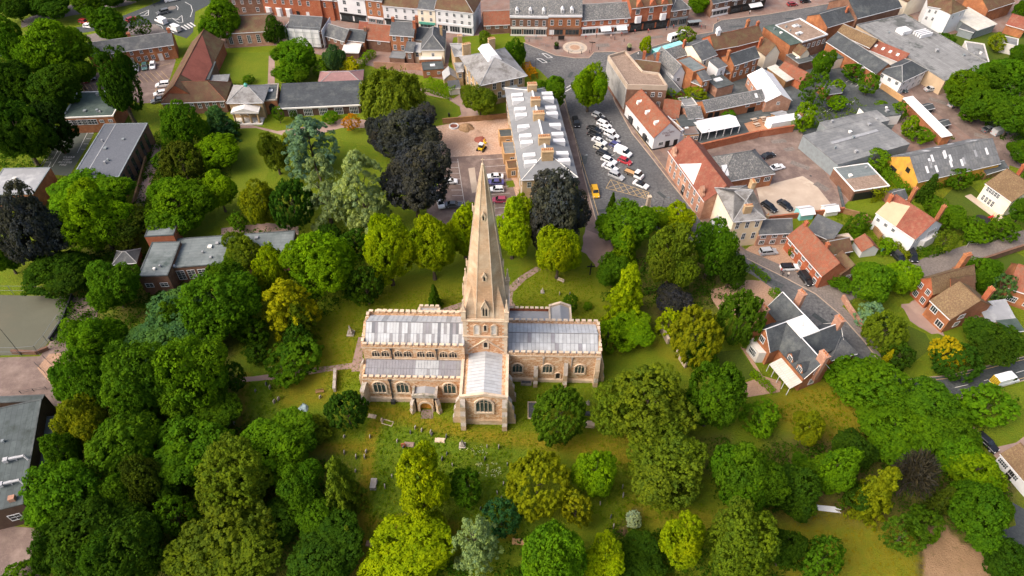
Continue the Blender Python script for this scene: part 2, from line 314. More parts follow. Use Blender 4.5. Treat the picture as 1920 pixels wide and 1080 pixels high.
# ------------------------------------------------------------------ the ground
def seg_dist(X, Y, pts):
    d = np.full(X.shape, 1e9)
    for (x0, y0), (x1, y1) in zip(pts[:-1], pts[1:]):
        vx, vy = x1-x0, y1-y0; L = vx*vx+vy*vy+1e-9
        t = np.clip(((X-x0)*vx+(Y-y0)*vy)/L, 0, 1)
        d = np.minimum(d, np.hypot(X-x0-t*vx, Y-y0-t*vy))
    return d
def in_poly(X, Y, poly):
    c = np.zeros(X.shape, bool); n = len(poly)
    for i in range(n):
        x0, y0 = poly[i]; x1, y1 = poly[i-1]
        k = ((y0 > Y) != (y1 > Y)) & (X < (x1-x0)*(Y-y0)/((y1-y0) if abs(y1-y0) > 1e-9 else 1e-9)+x0)
        c ^= k
    return c
def W2(pts): return [tuple(P(*p)[:2]) for p in pts]
def make_ground():
    xs = np.concatenate([[-4000, -1500, -700, -400, -300], np.arange(-240, 241, 1.1), [300, 400, 700, 1500, 4000]])
    ys = np.concatenate([[-3000, -1000, -300, -60, 0, 25], np.arange(36, 290, 1.1), [320, 400, 700, 1500, 5000]])
    X, Y = np.meshgrid(xs, ys); nx, ny = len(xs), len(ys)
    dry = np.zeros(X.shape); bare = np.zeros(X.shape); lush = np.zeros(X.shape)
    def stroke(A, pts, w, s):
        d = seg_dist(X, Y, W2(pts)); np.maximum(A, s*np.clip(1.6-d/w, 0, 1), out=A)
    def blob(A, pts, s, soft=5.0):
        q = W2(pts); d = seg_dist(X, Y, q+[q[0]]); ins = in_poly(X, Y, q)
        np.maximum(A, s*np.where(ins, 1.0, np.clip(1-d/soft, 0, 1)), out=A)
    # mown and trodden strips through the churchyard
    stroke(dry, [(690, 762), (760, 780), (830, 800), (900, 815), (1000, 826), (1100, 842), (1195, 862)], 1.6, 1.0)
    stroke(dry, [(1100, 842), (1150, 835), (1190, 850)], 3.0, 0.9)
    stroke(dry, [(600, 842), (650, 838), (690, 836), (708, 790)], 1.0, 1.3)
    stroke(dry, [(700, 800), (688, 880), (680, 930), (678, 970), (680, 1000), (672, 1080)], 1.0, 1.3)
    stroke(dry, [(680, 975), (720, 987), (760, 975), (830, 985), (880, 995), (960, 1000)], 1.0, 1.3)
    stroke(dry, [(456, 705), (453, 760), (450, 830)], .9, 1.2)
    stroke(bare, [(1165, 1000), (1178, 975), (1192, 962)], 0.8, 0.8)
    stroke(dry, [(1190, 945), (1230, 972), (1290, 975), (1350, 978), (1400, 960)], 1.8, 0.7)
    stroke(dry, [(1150, 640), (1225, 640), (1290, 690)], 1.5, 0.55)
    stroke(dry, [(1080, 560), (1110, 600), (1140, 640)], 3.5, 0.4)
    blob(dry, [(590, 640), (650, 590), (672, 640), (655, 685), (585, 690)], 0.55)
    blob(dry, [(535, 708), (625, 696), (622, 750), (535, 755)], 0.75, 2.5)
    blob(dry, [(700, 560), (760, 540), (860, 540), (860, 575), (720, 580)], 0.45)
    blob(dry, [(1440, 770), (1500, 730), (1560, 728), (1605, 770), (1620, 830), (1545, 830)], 1.0, 3.0)
    blob(dry, [(1480, 965), (1600, 950), (1720, 990), (1740, 1090), (1480, 1090)], 0.75, 4.0)
    blob(bare, [(1735, 985), (1775, 990), (1800, 1020), (1855, 1040), (1850, 1090), (1735, 1090)], 1.0, 2.0)
    blob(bare, [(1285, 830), (1360, 820), (1355, 870), (1290, 880)], 0.35, 3.0)
    blob(dry, [(1790, 350), (1850, 380), (1870, 405), (1790, 420), (1750, 375)], 0.35, 3.0)
    blob(dry, [(1000, 500), (1090, 520), (1130, 570), (985, 570)], 0.3)
    blob(lush, [(700, 800), (960, 830), (960, 900), (1000, 1000), (700, 1000)], 0.9)
    blob(lush, [(450, 690), (540, 710), (530, 760), (600, 800), (455, 830)], 0.8)
    # woodland floor, dark earth and leaf litter under the dense trees
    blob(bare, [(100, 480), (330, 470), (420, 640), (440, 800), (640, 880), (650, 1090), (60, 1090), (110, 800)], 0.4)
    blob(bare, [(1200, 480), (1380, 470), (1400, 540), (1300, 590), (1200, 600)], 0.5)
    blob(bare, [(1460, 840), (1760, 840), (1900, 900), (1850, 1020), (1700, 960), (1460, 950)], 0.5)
    nz = RNG.normal(0, 1, X.shape)
    Z = 0.03*nz*((dry+bare) < 0.5)*(np.abs(X) < 240)*(Y < 290)*(Y > 30)*0.0
    V = np.stack([X, Y, Z], -1).reshape(-1, 3)
    i = np.arange((ny-1)*(nx-1)); r, c = i//(nx-1), i % (nx-1); a = r*nx+c
    Fq = np.stack([a, a+1, a+nx+1, a+nx], 1)
    me = bpy.data.meshes.new('ground'); me.vertices.add(len(V)); me.vertices.foreach_set('co', V.ravel())
    me.loops.add(Fq.size); me.loops.foreach_set('vertex_index', Fq.ravel())
    me.polygons.add(len(Fq)); me.polygons.foreach_set('loop_start', np.arange(0, Fq.size, 4)); me.polygons.foreach_set('loop_total', np.full(len(Fq), 4))
    for nm, A in (('dry', dry), ('bare', bare), ('lush', lush)):
        at = me.attributes.new(nm, 'FLOAT', 'POINT'); at.data.foreach_set('value', A.ravel().astype(np.float32))
    me.update(); me.validate()
    t = NT('m_grass')
    base = t.mix(t.noise(0.10, 5.0), (0.125, 0.205, 0.004), (0.185, 0.240, 0.005))
    base = t.mix(t.noise(0.5, 5.0, 0.7, None, 0.42, 0.68), base, (0.190, 0.215, 0.005))
    base = t.mix(t.math('MULTIPLY', t.noise(2.6, 6.0, 0.8), 0.6), base, (0.085, 0.150, 0.004))
    st = t.n('ShaderNodeVectorMath', operation='MULTIPLY'); t.l(t.pos, st.inputs[0]); st.inputs[1].default_value = (.22, 1.7, 1)
    base = t.mix(t.math('MULTIPLY', t.noise(0.8, 4.0, 0.7, st.outputs[0], 0.4, 0.7), 0.35), base, (0.175, 0.200, 0.005))
    lu = t.mix(t.noise(1.0, 5.0, 0.7), (0.090, 0.175, 0.005), (0.150, 0.215, 0.006))
    col = t.mix(t.math('MULTIPLY', t.attr('lush').outputs['Fac'], t.noise(0.22, 4.0, 0.6, None, 0.25, 0.55)), base, lu)
    dr = t.mix(t.noise(0.7, 5.0, 0.7), (0.265, 0.200, 0.009), (0.205, 0.195, 0.007))
    col = t.mix(t.math('MULTIPLY', t.attr('dry').outputs['Fac'], t.noise(0.55, 5.0, 0.7, None, 0.22, 0.52)), col, dr)
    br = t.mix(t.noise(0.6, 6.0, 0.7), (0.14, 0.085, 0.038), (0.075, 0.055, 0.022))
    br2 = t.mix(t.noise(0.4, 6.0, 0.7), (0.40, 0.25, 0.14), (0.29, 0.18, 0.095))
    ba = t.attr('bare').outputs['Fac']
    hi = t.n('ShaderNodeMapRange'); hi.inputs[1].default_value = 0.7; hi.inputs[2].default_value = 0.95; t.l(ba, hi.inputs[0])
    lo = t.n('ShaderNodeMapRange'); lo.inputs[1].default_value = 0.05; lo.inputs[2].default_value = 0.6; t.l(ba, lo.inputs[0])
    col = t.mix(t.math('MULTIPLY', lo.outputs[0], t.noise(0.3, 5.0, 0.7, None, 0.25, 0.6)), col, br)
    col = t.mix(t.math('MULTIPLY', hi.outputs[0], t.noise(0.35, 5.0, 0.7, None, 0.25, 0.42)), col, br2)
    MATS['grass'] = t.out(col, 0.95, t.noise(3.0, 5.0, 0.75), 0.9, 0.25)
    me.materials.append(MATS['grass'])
    o = put('ground', me); o['kind'] = 'structure'
make_ground()

def sheet(name, px, z, mat, rough=0.0):
    """a traced area of the ground, one layer up; rough > 0 makes a ragged edge"""
    w = [P(*p)[:2] for p in px]
    if rough:
        q = []
        for i in range(len(w)):
            a, b = w[i], w[(i+1) % len(w)]; n = max(1, int(np.linalg.norm(b-a)/1.2))
            for k in range(n): q.append(a+(b-a)*k/n+RNG.normal(0, rough, 2))
        w = q
    mb = MB(); mb.face([(p[0], p[1], z) for p in w])
    o = mb.build(name, mat)
    if o.data.polygons[0].normal.z < 0: o.data.flip_normals()
    o['kind'] = 'structure'; return o
def ribbon(mb, pts, w, z):
    """a painted strip along world points"""
    for a, b in zip(pts[:-1], pts[1:]):
        a, b = np.array(a[:2]), np.array(b[:2]); d = b-a; L = np.linalg.norm(d)
        if L < 1e-6: continue
        n = np.array([-d[1], d[0]])/L*w/2
        mb.face([(*(a-n), z), (*(b-n), z), (*(b+n), z), (*(a+n), z)])
def lines(name, segs, w, mat, z=0.05):
    mb = MB()
    for s in segs: ribbon(mb, [P(*p) for p in s], w, z)
    return struct(name, mb, mat)
def kerb(px, w=0.25, h=0.12, mat='kerb'):
    mb = MB(); pts = [P(*p)[:2] for p in px]
    for a, b in zip(pts[:-1], pts[1:]):
        d = b-a; L = np.linalg.norm(d); n = np.array([-d[1], d[0]])/L*w/2
        mb.prism([tuple(a-n), tuple(b-n), tuple(b+n), tuple(a+n)], -0.05, h)
    return struct('kerb', mb, mat)

# town paving under the shops and yards
sheet('town_paving', [(395, -60), (2100, -60), (2100, 60), (1920, 130), (1890, 330), (1700, 300), (1660, 300), (1570, 400), (1480, 400), (1440, 420), (1320, 420),
      (1270, 370), (1180, 270), (1145, 180), (1100, 110), (985, 130), (985, 60), (850, 70), (835, 150), (700, 125), (520, 85), (395, 92)], 0.012, 'paving_pink')
sheet('yard_asphalt', [(1190, 165), (1270, 130), (1400, 130), (1500, 100), (1560, 60), (1640, 130), (1700, 200), (1620, 320), (1500, 250), (1330, 270), (1280, 262), (1240, 200)], 0.016, 'felt_dark')
sheet('rear_gardens', [(1770, 70), (1800, 60), (1930, 60), (1930, 130), (1880, 125), (1800, 95)], 0.02, 'lawn_dark', .3)
sheet('rear_gardens', [(1680, 45), (1700, 25), (1725, 45), (1790, 72), (1780, 84)], 0.02, 'lawn_dark', .3)
# main road: market square, parking street, lane past the vicarage
sheet('main_road', [(982, 80), (1012, 92), (1042, 104), (1078, 109), (1104, 109), (1114, 98), (1150, 97), (1178, 104), (1197, 96), (1235, 84), (1300, 66), (1336, 60), (1338, 46), (1352, 38), (1440, 27), (1640, -8), (1660, -30),
      (1800, -60), (1900, -60), (1640, 30), (1440, 62), (1345, 72), (1300, 78), (1230, 100), (1200, 112), (1152, 122), (1142, 150), (1152, 190), (1185, 250), (1225, 300), (1262, 348), (1300, 396), (1335, 440),
      (1380, 470), (1420, 496), (1470, 520), (1530, 552), (1575, 590), (1620, 640), (1650, 680), (1640, 700), (1590, 690), (1545, 640), (1500, 590), (1455, 545), (1410, 515), (1360, 490), (1310, 470), (1270, 440),
      (1200, 425), (1150, 420), (1118, 415), (1108, 380), (1092, 320), (1078, 260), (1062, 205), (1045, 165), (1010, 130), (985, 118)], 0.024, 'asphalt')
kerb([(982, 80), (1012, 92), (1042, 104), (1078, 109), (1104, 109), (1114, 98), (1150, 97), (1178, 104), (1197, 96), (1235, 84), (1300, 66), (1336, 60), (1338, 46), (1352, 38), (1440, 27), (1640, -8)])
kerb([(1142, 150), (1152, 190), (1185, 250), (1225, 300), (1262, 348), (1300, 396), (1335, 440), (1380, 470)])
kerb([(1118, 415), (1108, 380), (1092, 320), (1078, 260), (1062, 205), (1045, 165)])
kerb([(1400, 485), (1470, 520), (1530, 552), (1575, 590), (1620, 640), (1650, 680)])
sheet('pavement', [(1045, 165), (1062, 205), (1078, 260), (1092, 320), (1108, 380), (1118, 415), (1122, 440), (1098, 430), (1092, 395), (1080, 330), (1062, 260), (1050, 215), (1035, 180)], 0.03, 'paving_brown')
sheet('pavement', [(1142, 150), (1152, 190), (1185, 250), (1225, 300), (1262, 348), (1300, 396), (1335, 440), (1380, 470), (1400, 470), (1340, 420), (1310, 395), (1272, 340), (1255, 300), (1225, 270), (1190, 225), (1172, 190), (1160, 165)], 0.03, 'paving_brown')
sheet('pavement', [(1380, 470), (1420, 496), (1470, 520), (1530, 552), (1575, 590), (1620, 640), (1650, 680), (1662, 672), (1632, 634), (1588, 582), (1545, 545), (1530, 535), (1490, 508), (1430, 482), (1400, 470)], 0.03, 'pavement')
sheet('churchyard_entrance', [(1098, 425), (1140, 425), (1150, 470), (1120, 500), (1090, 470)], 0.02, 'pathpink', 0.2)
# lane to the right, road bottom right, drives
sheet('side_lane', [(1535, 535), (1570, 528), (1610, 535), (1700, 500), (1740, 480), (1830, 455), (1925, 430), (1990, 410), (1990, 445), (1925, 463), (1850, 488), (1780, 512), (1700, 540), (1600, 560), (1570, 580)], 0.034, 'pavement')
sheet('lower_road', [(1640, 690), (1665, 680), (1700, 712), (1780, 704), (1925, 668), (2100, 625), (2100, 672), (1925, 712), (1820, 742), (1750, 760), (1700, 790), (1690, 850), (1660, 830), (1665, 740)], 0.028, 'asphalt_dark')
kerb([(1700, 712), (1780, 704), (1925, 668), (2100, 625)], 0.2); kerb([(2100, 672), (1925, 712), (1820, 742), (1760, 757)], 0.2)
lines('centre_line', [[(1735, 741), (1765, 733)], [(1790, 727), (1815, 721)], [(1845, 714), (1853, 712)], [(1905, 699), (1920, 695)]], 0.12, 'line_white')
lines('edge_line', [[(1705, 718), (1780, 709), (1925, 673)], [(1925, 707), (1820, 737), (1790, 746)]], 0.12, 'line_yellow')
sheet('drive', [(1825, 800), (1870, 838), (1905, 830), (1925, 815), (1925, 850), (1900, 845), (1905, 900), (1860, 850), (1820, 812)], 0.02, 'pathpink')
sheet('drive', [(1895, 940), (1930, 960), (1930, 1060), (1860, 1030), (1860, 1000), (1905, 985)], 0.02, 'asphalt_dark')
sheet('gravel_drive', [(1330, 545), (1375, 528), (1430, 525), (1470, 560), (1478, 585), (1440, 620), (1420, 660), (1405, 640), (1400, 590), (1350, 590)], 0.02, 'gravel', 0.25)
sheet('garden_path', [(1388, 650), (1400, 655), (1430, 705), (1465, 715), (1462, 735), (1400, 745), (1390, 720), (1425, 708)], 0.026, 'gravel')
sheet('rectory_lawn', [(1345, 660), (1388, 655), (1420, 705), (1375, 720), (1340, 690)], 0.018, 'lawn_dark')
sheet('cottage_forecourt', [(1395, 470), (1440, 440), (1490, 455), (1535, 520), (1545, 545), (1520, 530), (1470, 508)], 0.026, 'gravel', 0.1)
sheet('garden_lawn', [(1750, 390), (1790, 350), (1820, 348), (1885, 405), (1800, 425), (1775, 420)], 0.018, 'lawn_dark')
sheet('garden_lawn', [(1850, 490), (1900, 470), (1935, 490), (1920, 515), (1880, 520)], 0.018, 'lawn_dark')
sheet('garden_lawn', [(1535, 415), (1580, 400), (1600, 425), (1550, 432)], 0.018, 'lawn_neat')
sheet('garden_lawn', [(1615, 388), (1650, 380), (1655, 398), (1618, 405)], 0.018, 'lawn_neat')
sheet('garden_path', [(1690, 570), (1720, 560), (1765, 605), (1770, 628), (1745, 625), (1705, 600)], 0.022, 'pathpink', 0.25)
sheet('garden_lawn', [(1690, 605), (1735, 625), (1750, 650), (1700, 690), (1690, 650)], 0.018, 'lawn_dark')
# courts and car parks
sheet('courtyard', [(1322, 285), (1440, 252), (1500, 243), (1530, 290), (1578, 380), (1560, 400), (1440, 410), (1400, 380), (1440, 350), (1330, 300)], 0.03, 'paving_brown')
sheet('courtyard_concrete', [(1418, 352), (1505, 330), (1528, 345), (1560, 385), (1555, 398), (1440, 405), (1425, 380)], 0.036, 'concrete')
sheet('rear_car_park', [(1700, 150), (1740, 150), (1800, 172), (1900, 245), (1990, 300), (1990, 345), (1880, 305), (1790, 235), (1720, 190)], 0.026, 'paving_brown')
sheet('small_car_park', [(1582, 172), (1628, 165), (1650, 190), (1640, 205), (1560, 235), (1530, 215)], 0.026, 'asphalt_dark')
lines('bay_line', [[(1590, 150), (1632, 170)]]+[[(1592+i*9, 150+i*4.3), (1586+i*9, 154+i*4.3)] for i in range(5)]+[[(1540+i*9, 214-i*3), (1548+i*9, 207-i*3)] for i in range(7)], 0.12, 'line_white')
sheet('sand_yard', [(815, 238), (838, 232), (950, 222), (985, 330), (955, 400), (830, 300), (800, 290)], 0.02, 'sand', 0.2)
sheet('bay_car_park', [(826, 296), (950, 288), (962, 350), (985, 420), (970, 440), (800, 420), (800, 380), (820, 350)], 0.026, 'paving_brown')
lines('bay_line', [[(838+i*1.6, 304+i*10.5), (858+i*1.6, 304+i*10.5)] for i in range(11)]+[[(858, 298), (875, 410)]]+[[(907+i*2.5, 300+i*13), (948+i*1.5, 297+i*13)] for i in range(9)], 0.1, 'line_white')
sheet('access_strip', [(878, 316), (890, 314), (896, 360), (885, 362)], 0.032, 'concrete')
sheet('garden_lawn', [(948, 340), (962, 338), (966, 350), (952, 352)], 0.034, 'lawn_neat')
# parking street markings
lines('double_yellow_line', [[(1150, 160), (1166, 200), (1195, 250), (1232, 298), (1270, 348), (1300, 385)], [(1058, 185), (1082, 270), (1098, 325), (1112, 370), (1122, 405)]], 0.14, 'line_yellow')
_hz = [(1145, 337), (1217, 361), (1213, 373), (1136, 353)]
def lerp(a, b, t): return (a[0]+(b[0]-a[0])*t, a[1]+(b[1]-a[1])*t)
_seg = [[_hz[i], _hz[(i+1) % 4]] for i in range(4)]
for i in range(6):
    _seg.append([lerp(_hz[0], _hz[1], i/6), lerp(_hz[3], _hz[2], min(1, (i+1.6)/6))]); _seg.append([lerp(_hz[3], _hz[2], i/6), lerp(_hz[0], _hz[1], min(1, (i+1.6)/6))])
lines('keep_clear_box', _seg, 0.13, 'line_yellow')
lines('bay_line', [[(1128+i*4, 225+i*13.5), (1135+i*4, 219+i*13.5)] for i in range(9)], 0.1, 'line_white')
def oval(cx, cy, rx, ry, n=14): return [(cx+rx*math.cos(2*math.pi*i/n), cy+ry*math.sin(2*math.pi*i/n)) for i in range(n+1)]
lines('mini_roundabout_mark', [[(1016, 100), (1024, 101), (1036, 108), (1027, 109), (1016, 100)], [(1006, 110), (1014, 110), (1026, 117), (1018, 118), (1006, 110)], [(1062, 165), (1070, 160)], [(1060, 172), (1072, 165)]], 0.3, 'line_white')
# market square ornament: rings of paving
def disc(name, px, r, z, mat, n=28):
    c = P(*px); mb = MB(); mb.face([(c[0]+r*math.cos(2*math.pi*i/n), c[1]+r*math.sin(2*math.pi*i/n), z) for i in range(n)]); return struct(name, mb, mat)
disc('paving_ring', (1078, 89), 4.3, 0.020, 'concrete'); disc('paving_ring', (1078, 89), 3.4, 0.026, 'greystone'); disc('paving_ring', (1078, 89), 2.3, 0.032, 'concrete'); disc('paving_ring', (1078, 89), 1.7, 0.038, 'gravel')
def patches(name, pts, mat, w, l):
    for i, (x, y, r) in enumerate(pts):
        c = P(x, y); mb = MB(); k = random.uniform(.6, 1.3); u = np.array([math.cos(r), math.sin(r)])*l*k/2; v = np.array([-math.sin(r), math.cos(r)])*w*random.uniform(.7, 1.3)/2
        mb.face([(*(c[:2]+s*u+q*v), .043) for s, q in ((-1, -1), (1, -1), (1, 1), (-1, 1))]); struct(name, mb, mat)
patches('road_patch', [(1070, 140, 1.2), (1110, 130, .2), (1020, 115, .1), (1160, 140, .9), (1180, 290, -1), (1240, 365, -1), (1095, 300, 1.4), (1130, 395, .2), (1450, 530, -.6), (1540, 600, -.9), (1600, 660, -.9), (1380, 50, .2), (1480, 35, .15), (1290, 72, .3), (1760, 730, .25), (1830, 700, .25)], 'asphalt_dark', 1.4, 4.5)
patches('yard_patch', [(1400, 300, .3), (1480, 280, .3), (1500, 310, -.6), (1540, 350, -.9), (1460, 265, .2), (1760, 190, -.6), (1840, 255, -.5), (1130, 85, .1), (1230, 70, .3), (1000, 72, 0)], 'pavement', 2.0, 5.0)
for i, (x, y) in enumerate([(1085, 170), (1150, 165), (1105, 345), (1195, 370), (1250, 390), (1430, 505), (1560, 590), (1030, 120), (1400, 285), (1520, 330), (1800, 715), (1260, 82), (1420, 42)]): disc('manhole_cover', (x, y), .34, .047, 'metal_dark', 12)
# left: road with mini roundabout, car park, playground, court, plaza
sheet('town_road', [(-60, 95), (60, 62), (190, 45), (240, 26), (300, 2), (330, -40), (480, -60), (470, -20), (400, 5), (366, 22), (362, 60), (350, 72), (318, 62), (290, 45), (240, 50), (150, 62), (60, 85), (-60, 130)], 0.024, 'asphalt_dark')
sheet('pavement', [(40, 52), (130, 30), (240, 10), (330, -25), (330, -40), (200, -10), (60, 30), (40, 40)], 0.02, 'pavement')
sheet('pavement', [(240, 50), (290, 45), (318, 62), (322, 72), (290, 70), (240, 66), (170, 80), (160, 66)], 0.02, 'pavement')
disc('mini_roundabout', (322, 15), 1.6, 0.05, 'pavement', 16)
lines('road_mark', [[(262, 26), (279, 19), (278, 29), (262, 30)], [(270, 29), (279, 21)], [(322, 34), (331, 37), (341, 29), (343, 42), (336, 43), (322, 34)], [(331, 37), (337, 37)], [(293, 46), (303, 49), (306, 54)], [(330, 10), (334, 14), (333, 19)], [(347, 4), (358, 10), (361, 20), (357, 32)], [(311, 36), (321, 35)]], 0.2, 'line_white')
lines('zebra_stripe', [[(340+i*5.5, 49-i*2.2), (350+i*5.5, 56-i*2.2)] for i in range(4)]+[[(316, 58), (326, 62)]], 0.55, 'line_white')
sheet('left_car_park', [(150, 140), (240, 130), (322, 108), (330, 112), (318, 150), (308, 192), (262, 194), (230, 178), (140, 175)], 0.024, 'paving_brown')
lines('bay_line', [[(252, 138), (322, 118)]]+[[(252+i*10, 140-i*1.4), (268+i*10, 156-i*1.4)] for i in range(6)]+[[(295, 160), (286, 190)], [(305, 163), (297, 163)], [(303, 175), (294, 175)]]+[[(160+i*8, 160-i), (168+i*8, 172-i)] for i in range(4)], 0.1, 'line_yellow')
sheet('playground', [(80, 314), (112, 252), (128, 236), (185, 232), (170, 262), (130, 330), (60, 325)], 0.024, 'asphalt_green')
lines('playground_line', [[(76, 312), (103, 266)], [(99, 274), (121, 275), (98, 313)], [(113, 275), (100, 298), (83, 299)], [(79, 304), (96, 304), (91, 313)], [(167, 243), (145, 287)]]+[[(167-i*5, 250+i*10), (176-i*5, 250+i*10)] for i in range(4)], 0.12, 'line_white')
sheet('path', [(290, 270), (303, 272), (300, 300), (280, 350), (268, 390), (255, 385), (262, 345), (278, 300)], 0.022, 'pathpink')
sheet('sports_court', [(-60, 552), (133, 556), (118, 605), (92, 640), (75, 665), (-60, 668)], 0.024, 'court')
sheet('plaza', [(133, 556), (185, 560), (180, 620), (150, 680), (130, 760), (-60, 770), (-60, 672), (75, 668), (95, 640), (118, 605)], 0.02, 'paving_brown')
sheet('plaza_step', [(92, 664), (128, 660), (124, 690), (112, 735), (95, 720), (70, 690)], 0.03, 'gravel')
sheet('school_yard', [(0, 985), (60, 990), (80, 1000), (76, 1090), (-30, 1090)], 0.022, 'paving_brown')
# gardens and paths, upper middle
sheet('college_lawn', [(412, 100), (506, 98), (506, 150), (490, 158), (410, 150)], 0.018, 'lawn_neat')
sheet('college_lawn', [(440, 236), (530, 238), (500, 330), (470, 420), (400, 425), (432, 330)], 0.018, 'lawn_neat')
sheet('garden_path', [(420, 226), (445, 228), (520, 246), (560, 240), (600, 232), (645, 222), (690, 225), (700, 240), (640, 240), (560, 262), (480, 240), (420, 242)], 0.022, 'pathpink')
sheet('garden_lawn', [(600, 245), (640, 240), (690, 245), (690, 275), (640, 262)], 0.02, 'lawn_neat')
sheet('garden_lawn', [(785, 178), (820, 186), (845, 195), (850, 208), (835, 222), (800, 224), (770, 200)], 0.02, 'lawn_neat')
sheet('garden_path', [(780, 165), (800, 178), (840, 186), (862, 200), (865, 215), (840, 230), (870, 225), (900, 222), (885, 180), (870, 172), (850, 185), (800, 165)], 0.018, 'pathpink')
sheet('garden_path', [(504, 105), (515, 105), (515, 160), (502, 160)], 0.022, 'pathpink')
# church paths
sheet('church_path', [(452, 708), (520, 700), (600, 688), (660, 681), (663, 690), (600, 699), (520, 711), (452, 717)], 0.022, 'pathpink', 0.06)
sheet('church_path', [(672, 632), (680, 632), (680, 696), (659, 697), (660, 682)], 0.026, 'pathpink')
sheet('church_path', [(825, 580), (868, 566), (868, 585), (830, 590)], 0.022, 'pathpink')
sheet('church_path', [(948, 560), (950, 540), (975, 518), (1005, 500), (1015, 505), (985, 525), (962, 548), (960, 562), (968, 576), (1005, 582), (1030, 580), (1030, 590), (950, 590)], 0.022, 'pathpink')
sheet('church_path', [(415, 428), (500, 418), (560, 425), (560, 440), (415, 440)], 0.022, 'pathpink')
sheet('porch_path', [(790, 768), (812, 768), (812, 785), (789, 785)], 0.03, 'paving_brown')
# ------------------------------------------------------------------ the church
T = np.array([-5.0, 89.3, 0.0])
church = thing('church', 'ironstone church with tall pale spire, lead roofs and battlements in the middle', 'church', T)
def cb(mb, name, mats, parent=None, smooth=False, col=None):
    mb.v = [(x-T[0], y-T[1], z) for x, y, z in mb.v]
    return mb.build(name, mats, parent or church, smooth=smooth, col=col)
def crenel_x(mb, x0, x1, y0, y1, z, per=1.25, h=0.55, base=0.35, mi=0, cap=1):
    mb.box(x0, x1, y0, y1, z, z+base, mi); n = max(1, round((x1-x0)/per)); p = (x1-x0)/n
    for i in range(n):
        mb.box(x0+i*p+p*.2, x0+i*p+p*.82, y0+.01, y1-.01, z+base, z+base+h, mi); mb.box(x0+i*p+p*.16, x0+i*p+p*.86, y0-.06, y1+.06, z+base+h, z+base+h+.1, cap)
def crenel_y(mb, y0, y1, x0, x1, z, per=1.25, h=0.55, base=0.35, mi=0, cap=1):
    mb.box(x0, x1, y0, y1, z, z+base, mi); n = max(1, round((y1-y0)/per)); p = (y1-y0)/n
    for i in range(n):
        mb.box(x0+.01, x1-.01, y0+i*p+p*.2, y0+i*p+p*.82, z+base, z+base+h, mi); mb.box(x0-.06, x1+.06, y0+i*p+p*.16, y0+i*p+p*.86, z+base+h, z+base+h+.1, cap)
def arch_top(x, w, spring, rise):      # height of a slightly four-centred arch at x
    t = min(1.0, abs(x)/(w/2)); return spring + rise*(1-t**2.3)**0.75
def gothic(parent, x, y, z, w, h, lights, rz=0.0, glass='glass_church', deep=0.22, name='window', sur=0.28, blind=None):
    rise = w*0.42 if h > w*0.9 else h*0.4; spring = h-rise; n = 12
    def outline(d):
        pts = [(-w/2-d, -d*1.2)]
        for i in range(n+1):
            xx = -w/2+w*i/n; pts.append((xx*(1+2*d/w), arch_top(xx, w, spring, rise)+d*(0.3+0.7*(1-abs(xx)/(w/2)))))
        pts.append((w/2+d, -d*1.2)); return pts
    mb = MB(); o_, i_ = outline(sur), outline(0.0); m = len(o_)
    for k in range(m):
        a, b = k, (k+1) % m
        for q in ((o_[a], o_[b], i_[b], i_[a]),): mb.face([(p[0], -deep, p[1]) for p in q])
        mb.face([(i_[a][0], -deep, i_[a][1]), (i_[b][0], -deep, i_[b][1]), (i_[b][0], 0.05, i_[b][1]), (i_[a][0], 0.05, i_[a][1])])
        mb.face([(o_[b][0], -deep, o_[b][1]), (o_[a][0], -deep, o_[a][1]), (o_[a][0], 0.05, o_[a][1]), (o_[b][0], 0.05, o_[b][1])])
    lw = w/lights; ms = 0.045 if w < 1.6 else 0.055
    for k in range(1, lights):
        xx = -w/2+k*lw; mb.box(xx-ms, xx+ms, -deep*.75, 0.0, 0, arch_top(xx, w, spring, rise))
    if lights > 1:
        for k in range(lights):
            c = -w/2+(k+.5)*lw; hz = min(spring*0.98, arch_top(abs(c)+lw/2, w, spring, rise)-lw*.25)
            for s in (-1, 1):
                pr = [(c+s*lw/2, hz-lw*.15), (c+s*lw*.32, hz+lw*.18), (c, hz+lw*.45)]
                for a, b in zip(pr[:-1], pr[1:]): mb.bar((a[0], -.08, a[1]), (b[0], -.08, b[1]), 0.035, 4)
    loc = (x-T[0], y-T[1], z)
    o = mb.build(name, 'dressing', parent, loc, rz)
    for k in range(lights):
        pb = MB(); x0, x1 = -w/2+k*lw, -w/2+(k+1)*lw
        top = [(x0+(x1-x0)*j/4, arch_top(x0+(x1-x0)*j/4, w, spring, rise)) for j in range(5)]
        pb.face([(x0, -.03, 0), (x1, -.03, 0)]+[(p[0], -.03, p[1]) for p in top[::-1]])
        pb.build('pane' if blind is None else 'panel', blind or glass, o)
    return o
def butt(name, x, y, ang, prof, w=0.9, mat=('ashlar', 'greystone')):
    """buttress: profile (outward, height), standing on a wall at x, y and facing ang"""
    mb = MB(); mb.extr_x([(-p[0], p[1]) for p in prof], -w/2, w/2)
    o = mb.build(name, list(mat), church, (x-T[0], y-T[1], 0), ang)
    for p in o.data.polygons:
        if 0.25 < p.normal.z < 0.97: p.material_index = 1
    return o
LEADS = {'white': (0.43, 0.445, 0.46), 'pale': (0.365, 0.378, 0.39), 'new': (0.50, 0.515, 0.53), 'grey': (0.235, 0.235, 0.245), 'mauve': (0.235, 0.23, 0.25), 'dark': (0.15, 0.155, 0.17)}  # 'new' is not fresher lead: lightened to offset shade on the north slopes
